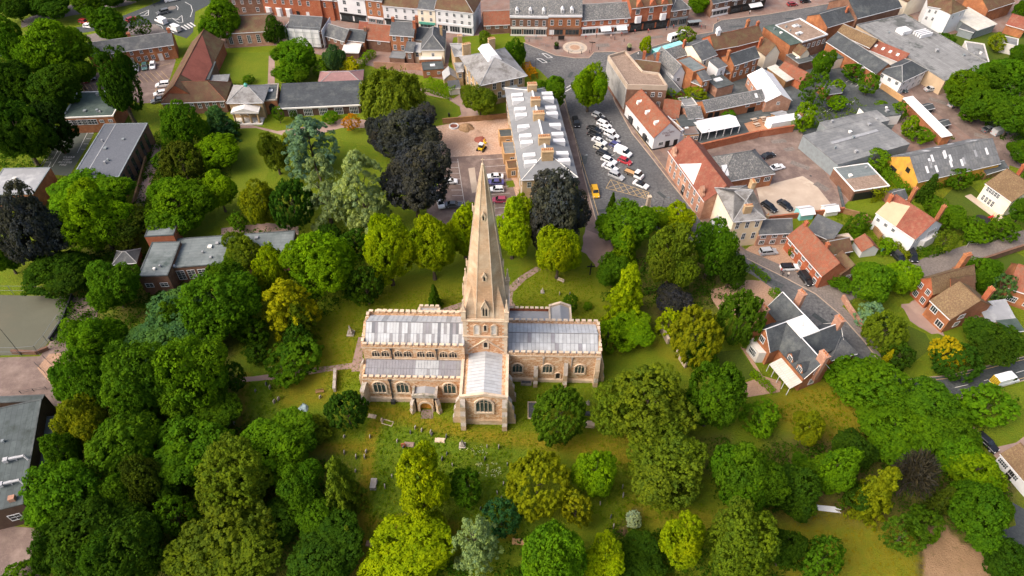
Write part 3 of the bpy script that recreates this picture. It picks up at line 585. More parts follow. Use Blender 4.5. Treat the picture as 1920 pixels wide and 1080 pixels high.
def lead_rows(parent, a, b, c, d, nu, rows, pick):
    """lead sheets with rolls on the slope a-b (eave) d-c (ridge); rows = (t0, t1)"""
    a, b, c, d = map(lambda p: Vector(p)-Vector(T), (a, b, c, d))
    for (t0, t1) in rows:
        A, B = a.lerp(d, t0), b.lerp(c, t0); Dq, Cq = a.lerp(d, t1), b.lerp(c, t1)
        u = (B-A)/nu; w = Dq-A; nrm = u.cross(w).normalized(); un = u.normalized()
        mb = MB(); g = 0.0
        g = .045; wn = w.normalized(); q = [un*g+wn*.03, u-un*g+wn*.03, u-un*g+w-wn*.03, w+un*g-wn*.03]; mb.hull(q, [p+nrm*0.04 for p in q])
        r = [un*-.02, un*.02, w+un*.02, w-un*.02]; mb.hull(r, [p+nrm*.07 for p in r])
        me = mb.mesh('lead_sheet', 'lead')
        for i in range(nu):
            cc = LEADS[pick(i, t0)]; k = random.uniform(.94, 1.05)
            put('lead_sheet', me, parent, A+u*i+nrm*0.02, 0, [x*k for x in cc])
def gable_roof(name, x0, x1, y0, y1, ze, zr, axis='x', mat='leadgap'):
    mb = MB(); m = (y0+y1)/2 if axis == 'x' else (x0+x1)/2
    if axis == 'x':
        mb.slab([(x0, y0, ze), (x1, y0, ze), (x1, m, zr), (x0, m, zr)], .3); mb.slab([(x0, m, zr), (x1, m, zr), (x1, y1, ze), (x0, y1, ze)], .3)
    else:
        mb.slab([(x0, y0, ze), (m, y0, zr), (m, y1, zr), (x0, y1, ze)], .3); mb.slab([(m, y0, zr), (x1, y0, ze), (x1, y1, ze), (m, y1, zr)], .3)
    return cb(mb, name, mat)
# --- nave
NX0, NX1, NY0, NY1, NZ = -29.1, -9.1, 83.5, 92.1, 13.0
mb = MB(); mb.box(NX0, NX1, NY0, NY1, -0.2, NZ); mb.extr_x([(NY0, NZ), (NY1, NZ), (87.9, 15.3)], NX0, NX0+.5); cb(mb, 'nave_wall', 'ironstone')
nr = gable_roof('nave_roof', NX0+.5, NX1, NY0+.5, NY1-.5, 13.0, 15.6)
DK = {2: 'dark', 3: 'mauve', 6: 'grey', 11: 'grey', 14: 'grey', 19: 'grey', 20: 'mauve', 21: 'grey', 24: 'dark', 26: 'grey', 28: 'dark', 29: 'mauve', 30: 'dark'}
DL = {3: 'grey', 8: 'grey', 11: 'grey', 13: 'grey', 14: 'grey', 17: 'grey', 19: 'grey', 22: 'grey', 24: 'dark', 28: 'dark', 31: 'grey'}
def nave_pick(i, t):
    return (DL if t < 0.3 else DK).get(i, 'white')
lead_rows(nr, (NX0+.6, NY0+.5, 13.0), (NX1, NY0+.5, 13.0), (NX1, 87.8, 15.6), (NX0+.6, 87.8, 15.6), 33, [(0.0, .5), (.5, .97)], nave_pick)
lead_rows(nr, (NX1, NY1-.5, 13.0), (NX0+.6, NY1-.5, 13.0), (NX0+.6, 87.8, 15.6), (NX1, 87.8, 15.6), 20, [(0, .98)], lambda i, t: 'pale' if i in (3, 10, 16) else 'new')  # north slope: lead colour lightened to make up for its shade
mb = MB(); crenel_x(mb, NX0, NX1, NY0-.1, NY0+.3, NZ); crenel_x(mb, NX0, NX1, NY1-.3, NY1+.1, NZ); crenel_y(mb, NY0+.3, 87.6, NX0-.1, NX0+.35, NZ+.3, h=.3); crenel_y(mb, 88.2, NY1-.3, NX0-.1, NX0+.35, NZ+.3, h=.3)
cb(mb, 'battlement', ['ironstone', 'dressing'])
mb = MB(); mb.box(NX0-.05, NX1, NY0-.12, NY0, 12.75, 13.0); mb.box(NX0, NX1, NY0-.08, NY0, 9.2, 9.4); cb(mb, 'string_course', 'dressing')
for x in (-26.65, -24.75, -22.2, -20.35, -17.75, -15.9, -13.3, -11.4): gothic(church, x, NY0, 10.0, 1.5, 1.8, 3, glass='blackish', sur=.1, deep=.12)
for x in (-23.5, -14.6):
    mb = MB(); mb.box(x-.09, x+.09, NY0-.2, NY0, 9.3, 12.6); mb.box(x-.2, x+.2, NY0-.32, NY0, 12.3, 12.75); cb(mb, 'downpipe', 'metal_dark')
# --- south aisle
AX0, AX1, AY0 = -29.2, -9.6, 79.7
mb = MB(); mb.extr_x([(AY0, -.2), (NY0, -.2), (NY0, 8.9), (AY0+.4, 7.7), (AY0, 7.7)], AX0, AX1); cb(mb, 'aisle_wall', 'ironstone')
mb = MB(); mb.slab([(AX0+.4, AY0+.4, 7.75), (AX1, AY0+.4, 7.75), (AX1, NY0, 9.0), (AX0+.4, NY0, 9.0)], .2); ar = cb(mb, 'aisle_roof', 'leadgap')
def aisle_pick(i, t):
    z = 'mauve' if i < 10 else ('mauve' if i < 17 else ('pale' if i < 25 else 'mauve'))
    return z if random.random() > .12 else 'grey'
lead_rows(ar, (AX0+.5, AY0+.4, 7.75), (AX1, AY0+.4, 7.75), (AX1, NY0, 9.0), (AX0+.5, NY0, 9.0), 33, [(0.0, .49), (.5, .98)], aisle_pick)
mb = MB(); crenel_x(mb, AX0, AX1, AY0-.08, AY0+.32, 7.7, h=.4, base=.3)
mb.extr_y([(AX0-.05, 7.7), (AX0+.35, 7.7), (AX0+.35, 8.3), (AX0-.05, 8.3)], AY0+.32, NY0-.1); cb(mb, 'battlement', ['ironstone', 'dressing'])
mb = MB(); mb.box(AX0-.05, AX1, AY0-.1, AY0, 7.35, 7.6); mb.box(AX0-.12, AX1, AY0-.25, AY0, -.2, 1.3); mb.box(AX0-.06, AX1, AY0-.12, AY0, 1.3, 1.5); cb(mb, 'plinth', 'dressing')
for x in (-26.1, -21.5, -12.1): gothic(church, x, AY0, 3.2, 2.35, 3.5, 3, sur=.32)
mb = MB(); mb.box(-23.95, -23.72, AY0-.28, AY0-.02, 1.0, 7.6); mb.box(-24.1, -23.5, AY0-.34, AY0-.1, 7.3, 7.75); mb.box(-24.25, -23.4, AY0-.9, AY0-.2, -.1, 1.0); cb(mb, 'downpipe', 'metal_dark')
butt('buttress', AX0+.4, AY0+.2, -math.pi/4*.7, [(0, 0), (2.1, 0), (2.1, 2.4), (1.5, 3.3), (1.5, 4.6), (.4, 6.2), (0, 6.6)], 1.0)
butt('buttress', AX0, 82.9, -math.pi/2, [(0, 0), (1.6, 0), (1.6, 4.0), (1.1, 5.0), (1.1, 7.0), (.3, 9), (0, 9.4)], 1.0)
# --- north aisle and north porch (mostly hidden)
mb = MB(); mb.extr_x([(NY1, -.2), (97.0, -.2), (97.0, 7.6), (NY1, 8.6)], -28.8, -9.4); cb(mb, 'aisle_wall', 'ironstone')
mb = MB(); mb.slab([(-28.8, NY1, 8.8), (-9.4, NY1, 8.8), (-9.4, 96.6, 7.8), (-28.8, 96.6, 7.8)], .15); crenel_x(mb, -28.8, -9.4, 96.7, 97.1, 7.6, mi=1, cap=1); cb(mb, 'aisle_roof', ['zinc', 'dressing'])
mb = MB(); mb.box(-20.2, -15.6, 97, 99.8, -.2, 6.4); mb.box(-19.8, -16.0, 97.2, 99.4, 6.4, 6.5, 2); crenel_x(mb, -20.2, -15.6, 99.45, 99.85, 6.4, 1.1, .35, .3, 1, 1); crenel_y(mb, 97.1, 99.4, -20.25, -19.85, 6.4, 1.1, .1, .3, 1, 1); crenel_y(mb, 97.1, 99.4, -15.95, -15.55, 6.4, 1.1, .1, .3, 1, 1)
cb(mb, 'north_porch', ['ironstone', 'dressing', 'zinc'])
# --- south porch
mb = MB(); x0, x1 = -19.3, -14.5
mb.box(x0, x0+.7, 77.3, AY0, -.2, 5.0); mb.box(x1-.7, x1, 77.3, AY0, -.2, 5.0)
n = 10; c = (x0+x1)/2; aw = 1.15
pr = [(c-aw, 0)]+[(c-aw+2*aw*i/n, arch_top(-aw+2*aw*i/n, 2*aw, 1.9, 1.25)) for i in range(n+1)]+[(c+aw, 0)]
top = [(x0, 0), (x0, 5.0), (c, 5.5), (x1, 5.0), (x1, 0)]
ring = [(x0, 0)]+[(x0+(x1-x0)*i/n, 5.0+.5*(1-abs(i/n-.5)*2)) for i in range(n+1)]+[(x1, 0)]
for a in range(len(pr)-1):
    for yy, fl in ((77.3, 1), (77.9, -1)):
        q = [(ring[a][0], yy, ring[a][1]), (ring[a+1][0], yy, ring[a+1][1]), (pr[a+1][0], yy, pr[a+1][1]), (pr[a][0], yy, pr[a][1])]; mb.face(q if fl < 0 else q[::-1])
    mb.face([(pr[a][0], 77.3, pr[a][1]), (pr[a+1][0], 77.3, pr[a+1][1]), (pr[a+1][0], 77.9, pr[a+1][1]), (pr[a][0], 77.9, pr[a][1])])
porch = cb(mb, 'porch', 'ironstone')
mb = MB()
for a in range(len(pr)-1):
    def wd(p, k): return (c+(p[0]-c)*(1+k), p[1]*(1+k*.6))
    A, B, A2, B2 = pr[a], pr[a+1], wd(pr[a], .3), wd(pr[a+1], .3)
    mb.face([(A2[0], 77.18, A2[1]), (B2[0], 77.18, B2[1]), (B[0], 77.18, B[1]), (A[0], 77.18, A[1])][::-1])
    mb.face([(B2[0], 77.18, B2[1]), (A2[0], 77.18, A2[1]), (A2[0], 77.32, A2[1]), (B2[0], 77.32, B2[1])])
cb(mb, 'doorway_arch', 'dressing', porch).location = (0, 0, 0)
mb = MB(); mb.slab([(x0+.3, 77.6, 5.05), (c, 77.6, 5.5), (c, AY0, 5.5), (x0+.3, AY0, 5.05)], .15); mb.slab([(c, 77.6, 5.5), (x1-.3, 77.6, 5.05), (x1-.3, AY0, 5.05), (c, AY0, 5.5)], .15)
pf = cb(mb, 'porch_roof', 'zinc', porch)
mb = MB(); mb.extr_y([(x0-.1, 4.9), (x1+.1, 4.9), (x1+.1, 5.7), (c, 6.2), (x0-.1, 5.7)], 77.15, 77.6); mb.box(x0-.1, x0+.35, 77.6, AY0-.05, 4.9, 5.6); mb.box(x1-.35, x1+.1, 77.6, AY0-.05, 4.9, 5.6)
cb(mb, 'porch_parapet', 'greystone', porch)
for s in (-1, 1):
    mb = MB(); mb.extr_y([(0, 0), (1.0, 0), (1.0, 3.0), (.92, 2.9)], 78.15, 78.25) if False else None
    mb = MB(); h0 = [(c+s*aw*(1-k/5), arch_top(aw*(1-k/5), 2*aw, 1.9, 1.25)) for k in range(6)]
    q = [(c+s*.02, 78.0, 0.02), (c+s*aw, 78.0, 0.02)]+[(p[0], 78.0, p[1]) for p in h0[:-1]]+[(c+s*.02, 78.0, h0[-1][1])]
    mb.face(q if s > 0 else q[::-1]); cb(mb, 'door', 'oak', porch)
for s, xx in ((-1, x0), (1, x1)): butt('buttress', xx+s*-.1, 77.5, s*math.pi/4, [(0, 0), (1.0, 0), (1.0, .9), (.75, 1.4), (.75, 2.8), (.2, 4.0), (0, 4.4)], .8)
# --- south transept
TX0, TX1, TY0 = -9.6, -0.5, 74.7; tc = (TX0+TX1)/2
mb = MB(); mb.extr_y([(TX0, -.2), (TX1, -.2), (TX1, 9.0), (tc, 9.9), (TX0, 9.0)], TY0, 85.2); cb(mb, 'transept_wall', 'ironstone')
mb = MB(); mb.slab([(TX0+.5, TY0+.4, 9.0), (tc, TY0+.4, 10.1), (tc, 85.1, 10.1), (TX0+.5, 85.1, 9.0)], .2); mb.slab([(tc, TY0+.4, 10.1), (TX1-.5, TY0+.4, 9.0), (TX1-.5, 85.1, 9.0), (tc, 85.1, 10.1)], .2); tr = cb(mb, 'transept_roof', 'leadgap')
for s, (xa, xb) in enumerate(((TX0+.5, tc), (TX1-.5, tc))):
    za, zb = 9.0, 10.1; N_ = 13
    for i in range(N_):
        y0 = TY0+.45+(85.1-TY0-.45)*i/N_+.04; y1 = TY0+.45+(85.1-TY0-.45)*(i+1)/N_-.02
        for j in range(2):
            f0, f1 = ((0, .5) if i % 2 else (0, .42))[0], 0
            sp = .5 if i % 2 else .4
            f0, f1 = (0, sp) if j == 0 else (sp, 1)
            X0, X1, Z0, Z1 = xa+(xb-xa)*f0, xa+(xb-xa)*f1, za+(zb-za)*f0, za+(zb-za)*f1
            mb = MB(); q = [(X0, y0, Z0), (X1, y0, Z1), (X1, y1, Z1), (X0, y1, Z0)]
            if X1 < X0: q = [q[1], q[0], q[3], q[2]]
            mb.hull([(p[0], p[1], p[2]+.01) for p in q], [(p[0], p[1], p[2]+.05) for p in q])
            mb.box(min(X0, X1), max(X0, X1), y0-.03, y0+.03, min(Z0, Z1)+.02, min(Z0, Z1)+.03) if False else None
            k = random.uniform(.93, 1.06); cb(mb, 'lead_sheet', 'lead', tr, col=[x*k for x in (LEADS['white'] if i < 11 else LEADS['pale'])])
mb = MB(); mb.extr_y([(TX0-.12, 8.6), (TX0+.45, 8.6), (TX0+.45, 9.55), (TX0-.12, 9.55)], TY0-.1, 85.0); mb.extr_y([(TX1-.45, 8.6), (TX1+.12, 8.6), (TX1+.12, 9.55), (TX1-.45, 9.55)], TY0-.1, 85.0)
mb.extr_y([(TX0+.45, 8.9), (tc, 9.8), (TX1-.45, 8.9), (TX1-.45, 9.55), (tc, 10.5), (TX0+.45, 9.55)], TY0-.13, TY0+.4); cb(mb, 'parapet', 'dressing')
mb = MB(); mb.box(TX0-.1, TX1+.1, TY0-.22, TY0, -.2, 1.4); mb.box(TX0-.1, TX1+.1, TY0-.1, TY0, 1.4, 1.6); cb(mb, 'plinth', 'ashlar')
gothic(church, tc+.05, TY0, 4.4, 3.1, 4.3, 4, sur=.42, deep=.28)
for x, y, a in ((TX0+.5, TY0, 0), (TX0, TY0+.6, -math.pi/2), (TX1-.5, TY0, 0), (TX1, TY0+.6, math.pi/2), (TX1, 80.5, math.pi/2)):
    butt('buttress', x, y, a, [(0, 0), (1.7, 0), (1.7, 1.6), (1.35, 2.3), (1.35, 4.6), (.9, 5.6), (.9, 7.0), (.2, 8.4), (0, 8.6)], 1.0)
# --- chancel
QX0, QX1, QY0, QY1 = -.7, 18.2, 85.3, 94.0
mb = MB(); mb.box(QX0, QX1, QY0, QY1, -.2, 9.0); mb.extr_x([(QY0, 9.0), (QY1, 9.0), (89.65, 10.4)], QX1-.5, QX1); cb(mb, 'chancel_wall', 'ironstone')
qr = gable_roof('chancel_roof', QX0, QX1-.5, QY0+.45, QY1-.45, 8.95, 10.7)
def ch_pick(i, t):
    if t < .1 and i in (12, 18): return 'mauve'
    if t > .4 and i in (11, 5): return 'mauve'
    return 'pale' if random.random() < (.55 if t < .6 else .3) else 'white'
lead_rows(qr, (QX0+.1, QY0+.45, 8.95), (QX1-.6, QY0+.45, 8.95), (QX1-.6, 89.6, 10.7), (QX0+.1, 89.6, 10.7), 23, [(0, .5), (.5, .98)], ch_pick)
lead_rows(qr, (QX1-.6, QY1-.45, 8.95), (QX0+.1, QY1-.45, 8.95), (QX0+.1, 89.6, 10.7), (QX1-.6, 89.6, 10.7), 23, [(0, .98)], lambda i, t: 'new')  # chancel's north slope, shade likewise countered by lighter lead colour
mb = MB(); crenel_x(mb, QX0, QX1, QY0-.08, QY0+.34, 8.9); crenel_x(mb, QX0, QX1, QY1-.34, QY1+.08, 8.9); crenel_y(mb, QY0+.34, 89.2, QX1-.4, QX1+.08, 9.2, h=.3); crenel_y(mb, 90, QY1-.34, QX1-.4, QX1+.08, 9.2, h=.3); cb(mb, 'battlement', ['ironstone', 'dressing'])
mb = MB(); mb.box(QX0, QX1+.08, QY0-.12, QY0, 8.55, 8.8); mb.box(QX0, QX1+.2, QY0-.3, QY0, -.2, .9); mb.box(QX0, QX1+.12, QY0-.15, QY0, .9, 1.1); cb(mb, 'plinth', 'dressing')
for x in (1.4, 7.6, 14.2): gothic(church, x, QY0, 3.1, 1.95, 2.9, 3, sur=.28)
gothic(church, 9.85, QY0, 1.0, .85, 2.1, 1, glass='blackish', name='doorway', sur=.25)
for x, h in ((5.2, 5.0), (11.3, 6.2)): butt('buttress', x, QY0, 0, [(0, 0), (1.7, 0), (1.7, 1.2), (1.3, 1.8), (1.3, h*.6), (.8, h*.78), (.2, h), (0, h+.3)], .85)
for x, y, a in ((QX1-.5, QY0, 0), (QX1, QY0+.6, math.pi/2), (QX1, QY1-.6, math.pi/2)): butt('buttress', x, y, a, [(0, 0), (1.4, 0), (1.4, 1.6), (1.0, 2.6), (1.0, 5), (.3, 8.0), (0, 8.3)], .9)
for x in (6.6, 12.4):
    mb = MB(); mb.box(x-.08, x+.08, QY0-.18, QY0, 5.0, 8.6); mb.box(x-.2, x+.2, QY0-.3, QY0, 8.0, 8.5); cb(mb, 'downpipe', 'greystone')
mb = MB(); mb.box(2.2, 4.4, 84.0, 84.9, 0, .7); mb.box(2.3, 4.3, 84.1, 84.8, .7, .72, 1); cb(mb, 'cellar_hatch', ['greystone', 'slate_dark'])
# --- north chapel and vestry
mb = MB(); mb.extr_x([(QY1, -.2), (100.2, -.2), (100.2, 5.4), (QY1, 7.0)], -.5, 8.2); cb(mb, 'chapel_wall', 'brick_red')
mb = MB(); mb.slab([(-.4, QY1+.2, 7.3), (8.1, QY1+.2, 7.3), (8.1, 99.8, 5.7), (-.4, 99.8, 5.7)], .15); ro = cb(mb, 'chapel_roof', 'zinc')
lead_rows(ro, (-.3, 99.8, 5.7), (8.0, 99.8, 5.7), (8.0, QY1+.2, 7.3), (-.3, QY1+.2, 7.3), 1, [], lambda i, t: 'grey')
mb = MB(); crenel_x(mb, -.5, 8.2, 99.85, 100.3, 5.4, 1.1, .5, .6); cb(mb, 'battlement', ['brick_red', 'dressing'])
mb = MB(); mb.extr_y([(8.2, -.2), (12.8, -.2), (12.8, 6.3), (10.5, 7.4), (8.2, 6.3)], QY1, 100.6); cb(mb, 'vestry_wall', 'brick_orange')
mb = MB(); mb.slab([(8.4, QY1, 6.45), (10.5, QY1, 7.5), (10.5, 100.2, 7.5), (8.4, 100.2, 6.45)], .1); mb.slab([(10.5, QY1, 7.5), (12.6, QY1, 6.45), (12.6, 100.2, 6.45), (10.5, 100.2, 7.5)], .1); cb(mb, 'vestry_roof', 'zinc')
mb = MB(); mb.extr_y([(8.1, 6.2), (10.5, 7.3), (12.9, 6.2), (12.9, 6.9), (10.5, 8.0), (8.1, 6.9)], 100.2, 100.75); mb.box(8.05, 8.42, QY1+.1, 100.2, 6.1, 6.85); mb.box(12.58, 12.95, QY1+.1, 100.2, 6.1, 6.85); cb(mb, 'vestry_parapet', 'dressing')
# --- north transept
mb = MB(); mb.extr_y([(TX0, -.2), (TX1, -.2), (TX1, 9.0), (tc, 9.9), (TX0, 9.0)], 93.3, 103); cb(mb, 'transept_wall', 'ironstone')
mb = MB(); mb.slab([(TX0, 93.4, 9.1), (tc, 93.4, 10.2), (tc, 103, 10.2), (TX0, 103, 9.1)], .1); mb.slab([(tc, 93.4, 10.2), (TX1, 93.4, 9.1), (TX1, 103, 9.1), (tc, 103, 10.2)], .1); cb(mb, 'transept_roof', 'zinc')
# --- tower
hw = 4.2; TX, TY = T[0], T[1]
mb = MB(); mb.box(TX-hw, TX+hw, TY-hw, TY+hw, -.2, 19.6); tower = cb(mb, 'tower', 'towerstone')
mb = MB()
for z, d, h in ((19.4, .28, .35), (19.75, .14, .3), (14.7, .2, .35)): mb.box(TX-hw-d, TX+hw+d, TY-hw-d, TY+hw+d, z, z+h)
cb(mb, 'string_course', 'dressing', tower)
for sx in (-1, 1):
    for sy in (-1, 1):
        mb = MB()
        for k in range(26):
            z = 5+k*.58
            if z > 19: break
            l1, l2 = (.95, .6) if k % 2 else (.6, .95)
            cx, cy = TX+sx*hw, TY+sy*hw
            mb.box(min(cx-sx*l1, cx+sx*.07), max(cx-sx*l1, cx+sx*.07), min(cy-sy*l2, cy+sy*.07), max(cy-sy*l2, cy+sy*.07), z, z+.56)
        cb(mb, 'quoin_stones', 'dressing', tower)
for ang in (0, math.pi/2, math.pi, -math.pi/2):
    n_ = Vector((math.sin(ang), -math.cos(ang), 0)); t_ = Vector((math.cos(ang), math.sin(ang), 0)); fc = Vector((TX, TY, 0))+n_*hw
    def fp(u): q = fc+t_*u; return q.x, q.y
    gothic(tower, *fp(0), 16.5, .5, 1.7, 1, ang, 'blackish', .12, 'window', .2)
    for u in (-1.65, 1.65): gothic(tower, *fp(u), 15.5, .85, 2.7, 1, ang, deep=.14, name='blind_niche', sur=.26, blind='concrete_white')
    gothic(tower, *fp(0), 11.4, .7, 1.7, 1, ang, 'blackish', .15, 'doorway', .28)
    mb = MB()
    for s in (-1, 1):
        a = fc+n_*.1+t_*(s*3.4); b = fc+n_*.1; mb.bar((a.x, a.y, 10.7), (b.x, b.y, 13.9), .16, 4)
    cb(mb, 'roof_weathering', 'dressing', tower)
# --- spire: octagon with broaches
ztip, zb = 52.6, 20.05; ap = 4.15
def octa(z, r=None):
    k = ((ztip+.8-z)/(ztip+.8-zb))**.8; a = ap*k; R_ = a/math.cos(math.pi/8)
    return [(TX+R_*math.cos(math.pi/8+i*math.pi/4), TY+R_*math.sin(math.pi/8+i*math.pi/4), z) for i in range(8)]
mb = MB(); lv = [zb, 24, 28, 32, 36, 40, 44, 47, 50, ztip]
for a, b in zip(lv[:-1], lv[1:]): mb.hull(octa(a), octa(b), caps=False)
mb.face(octa(ztip))
spire = cb(mb, 'spire', 'spirestone')
mb = MB()
for i in range(8):
    for a, b in zip(lv[:-1], lv[1:]): mb.bar(octa(a)[i], octa(b)[i], .10, 4)
cb(mb, 'spire_rib', 'dressing', spire)
for i in range(4):      # broaches
    ang = math.pi/4+i*math.pi/2; cx, cy = TX+hw*math.copysign(1, math.cos(ang)), TY+hw*math.copysign(1, math.sin(ang))
    o8 = octa(zb); k = i*2; A, B = o8[k], o8[(k+1) % 8]; up = octa(27.5); tp = tuple((np.array(up[k])+np.array(up[(k+1) % 8]))/2)
    mb = MB(); c0 = (cx, cy, zb); mb.face([A, c0, tp]); mb.face([c0, B, tp]); mb.face([A, B, c0]); cb(mb, 'broach', 'spirestone', spire)
    mb = MB(); px, py = TX+(hw-.15)*math.copysign(1, math.cos(ang)), TY+(hw-.15)*math.copysign(1, math.sin(ang))
    mb.box(px-.42, px+.42, py-.42, py+.42, 20.0, 22.2); mb.box(px-.5, px+.5, py-.5, py+.5, 22.2, 22.4)
    mb.hull([(px-.36, py-.36, 22.4), (px+.36, py-.36, 22.4), (px+.36, py+.36, 22.4), (px-.36, py+.36, 22.4)], [(px-.05, py-.05, 24.9), (px+.05, py-.05, 24.9), (px+.05, py+.05, 24.9), (px-.05, py+.05, 24.9)])
    mb.cyl(px, py, 24.8, 25.1, .16, .16, 6); mb.cyl(px, py, 25.1, 25.4, .05, .05, 5); cb(mb, 'pinnacle', 'dressing', spire)
def lucarne(z, w, h, lights, ang):
    k = ((ztip+.8-z)/(ztip+.8-zb))**.8; a = ap*k; n_ = Vector((math.sin(ang), -math.cos(ang), 0)); t_ = Vector((math.cos(ang), math.sin(ang), 0))
    f = Vector((TX, TY, 0))+n_*(a+.12); back = Vector((TX, TY, 0))+n_*(a-1.6-h*.1)
    def q(u, v, z): p = f*(1-v)+back*v+t_*u; return (p.x, p.y, z)
    mb = MB(); hh = h*.55
    fr = [(-w/2, z), (w/2, z), (w/2, z+hh), (0, z+h), (-w/2, z+hh)]
    mb.hull([q(u, 0, zz) for u, zz in fr], [q(u, 1, zz) for u, zz in fr]); o = cb(mb, 'lucarne', 'dressing', spire)
    mb = MB()
    for s in (-1, 1): mb.bar(q(s*(w/2+.08), -.03, z+hh-.1), q(0, -.03, z+h+.12), .11, 4)
    mb.bar(q(0, -.03, z+h), q(0, -.03, z+h+.5), .07, 5); cb(mb, 'gable_coping', 'dressing', o)
    lw = w*.7/lights
    for i in range(lights):
        c = (i-(lights-1)/2)*lw; mb = MB(); ww = lw*.32
        mb.face([q(c-ww, -.02, z+h*.08), q(c+ww, -.02, z+h*.08), q(c+ww, -.02, z+hh*.85), q(c, -.02, z+hh*1.15), q(c-ww, -.02, z+hh*.85)]); cb(mb, 'louvre', 'blackish', o)
for ang in (0, math.pi/2, math.pi, -math.pi/2):
    lucarne(20.6, 1.5, 4.3, 2, ang); lucarne(29.4, .8, 2.0, 1, ang); lucarne(42.6, .6, 1.7, 1, ang)
mb = MB(); mb.cyl(TX, TY, 52.5, 52.9, .2, .26, 8); mb.cyl(TX, TY, 52.9, 53.2, .26, .1, 8); mb.bar((TX, TY, 53.1), (TX, TY, 54.1), .05, 5); mb.bar((TX-.3, TY, 53.8), (TX+.3, TY, 53.8), .05, 5); cb(mb, 'finial', 'dressing', spire)
# ------------------------------------------------------------------ trees
def leaf_mesh(name, C, N, SZ, elong=1.0, up=None, mat='leaf', tint=None):
    """one kite-shaped leaf cluster per row: centre, facing, half size"""
    n = len(C); N = N/np.maximum(np.linalg.norm(N, axis=1, keepdims=True), 1e-9)
    ref = RNG.normal(0, 1, (n, 3)) if up is None else up+RNG.normal(0, .25, (n, 3))
    U_ = ref-(ref*N).sum(1, keepdims=True)*N; U_ /= np.maximum(np.linalg.norm(U_, axis=1, keepdims=True), 1e-9)
    V_ = np.cross(N, U_); s = SZ[:, None]
    b = N*s*RNG.uniform(-.35, .1, (n, 1))
    q = np.stack([C-U_*s*elong, C+V_*s*.8+b, C+U_*s*elong*1.1, C-V_*s*.8+b], 1).reshape(-1, 3)
    me = bpy.data.meshes.new(name); me.vertices.add(n*4); me.vertices.foreach_set('co', q.ravel().astype(np.float32))
    me.loops.add(n*4); me.loops.foreach_set('vertex_index', np.arange(n*4, dtype=np.int32))
    me.polygons.add(n); me.polygons.foreach_set('loop_start', np.arange(0, n*4, 4, dtype=np.int32)); me.polygons.foreach_set('loop_total', np.full(n, 4, dtype=np.int32))
    tt = np.clip(RNG.normal(.5, .22, n), 0, 1) if tint is None else tint
    a = me.attributes.new('tint', 'FLOAT', 'POINT'); a.data.foreach_set('value', np.repeat(tt, 4).astype(np.float32))
    me.materials.append(M(mat)); me.update(); return me
def sph(n):
    v = RNG.normal(0, 1, (n, 3)); return v/np.linalg.norm(v, axis=1, keepdims=True)
def puffs_to_mesh(name, PC, PR, per, lsz, squash=.8, jit=.36, hemi=None, elong=1.0, up=None, inner=0.10, pt=None):
    """leaf clusters spread over small puffs"""
    n = len(PC); k = np.repeat(np.arange(n), per); m = len(k)
    d = sph(m)
    if hemi is not None:      # push leaves to the outer side of the puff
        h = hemi[k]; dot = (d*h).sum(1, keepdims=True); d = np.where(dot < -.25, d-2*dot*h, d)
    rr = np.where(RNG.random((m, 1)) < inner, RNG.uniform(.2, .9, (m, 1)), RNG.uniform(.8, 1.1, (m, 1)))
    C = PC[k]+d*PR[k][:, None]*rr*np.array([1, 1, squash])
    N = d+RNG.normal(0, jit, (m, 3)); N[:, 2] += .3
    S_ = lsz*RNG.uniform(.7, 1.3, m)
    pt = RNG.normal(.5, .16, n) if pt is None else pt
    tint = np.clip(pt[k]+RNG.normal(0, .14, m), 0, 1)
    return leaf_mesh(name, C, N, S_, elong, up, tint=tint)
def crown_broad(seed, lobes=20, spread=.58, lr=(.33, .47), puff=(.075, .135), per=24, lsz=.033, npl=85, flat=0.0):
    global RNG
    RNG = np.random.default_rng(seed)
    L = sph(lobes*3); L = L[L[:, 2] > -.75][:lobes]
    L = L*RNG.uniform(spread*.6, spread*1.25, (len(L), 1)); L = np.vstack([L, [[0, 0, .45]]]); LR = RNG.uniform(*lr, len(L))
    pc, ph, pl = [], [], []
    for c, r in zip(L, LR):
        lt = RNG.normal(0, .13); d = sph(npl); p = c+d*r*RNG.uniform(.82, 1.14, (npl, 1))
        keep = np.ones(npl, bool)
        for c2, r2 in zip(L, LR):
            if c2 is not c: keep &= np.linalg.norm(p-c2, axis=1) > r2*.82
        keep &= (p[:, 2] > -.85); pc.append(p[keep]); ph.append(d[keep]); pl.append(np.full(keep.sum(), lt))
    pc, ph = np.vstack(pc), np.vstack(ph)
    mx = np.abs(pc).max(0); pc = pc/np.maximum(mx, .5)*.93; pl = np.concatenate(pl)
    return puffs_to_mesh('crown', pc, RNG.uniform(*puff, len(pc)), per, lsz, hemi=ph, pt=.5+pl+RNG.normal(0, .15, len(pc)))
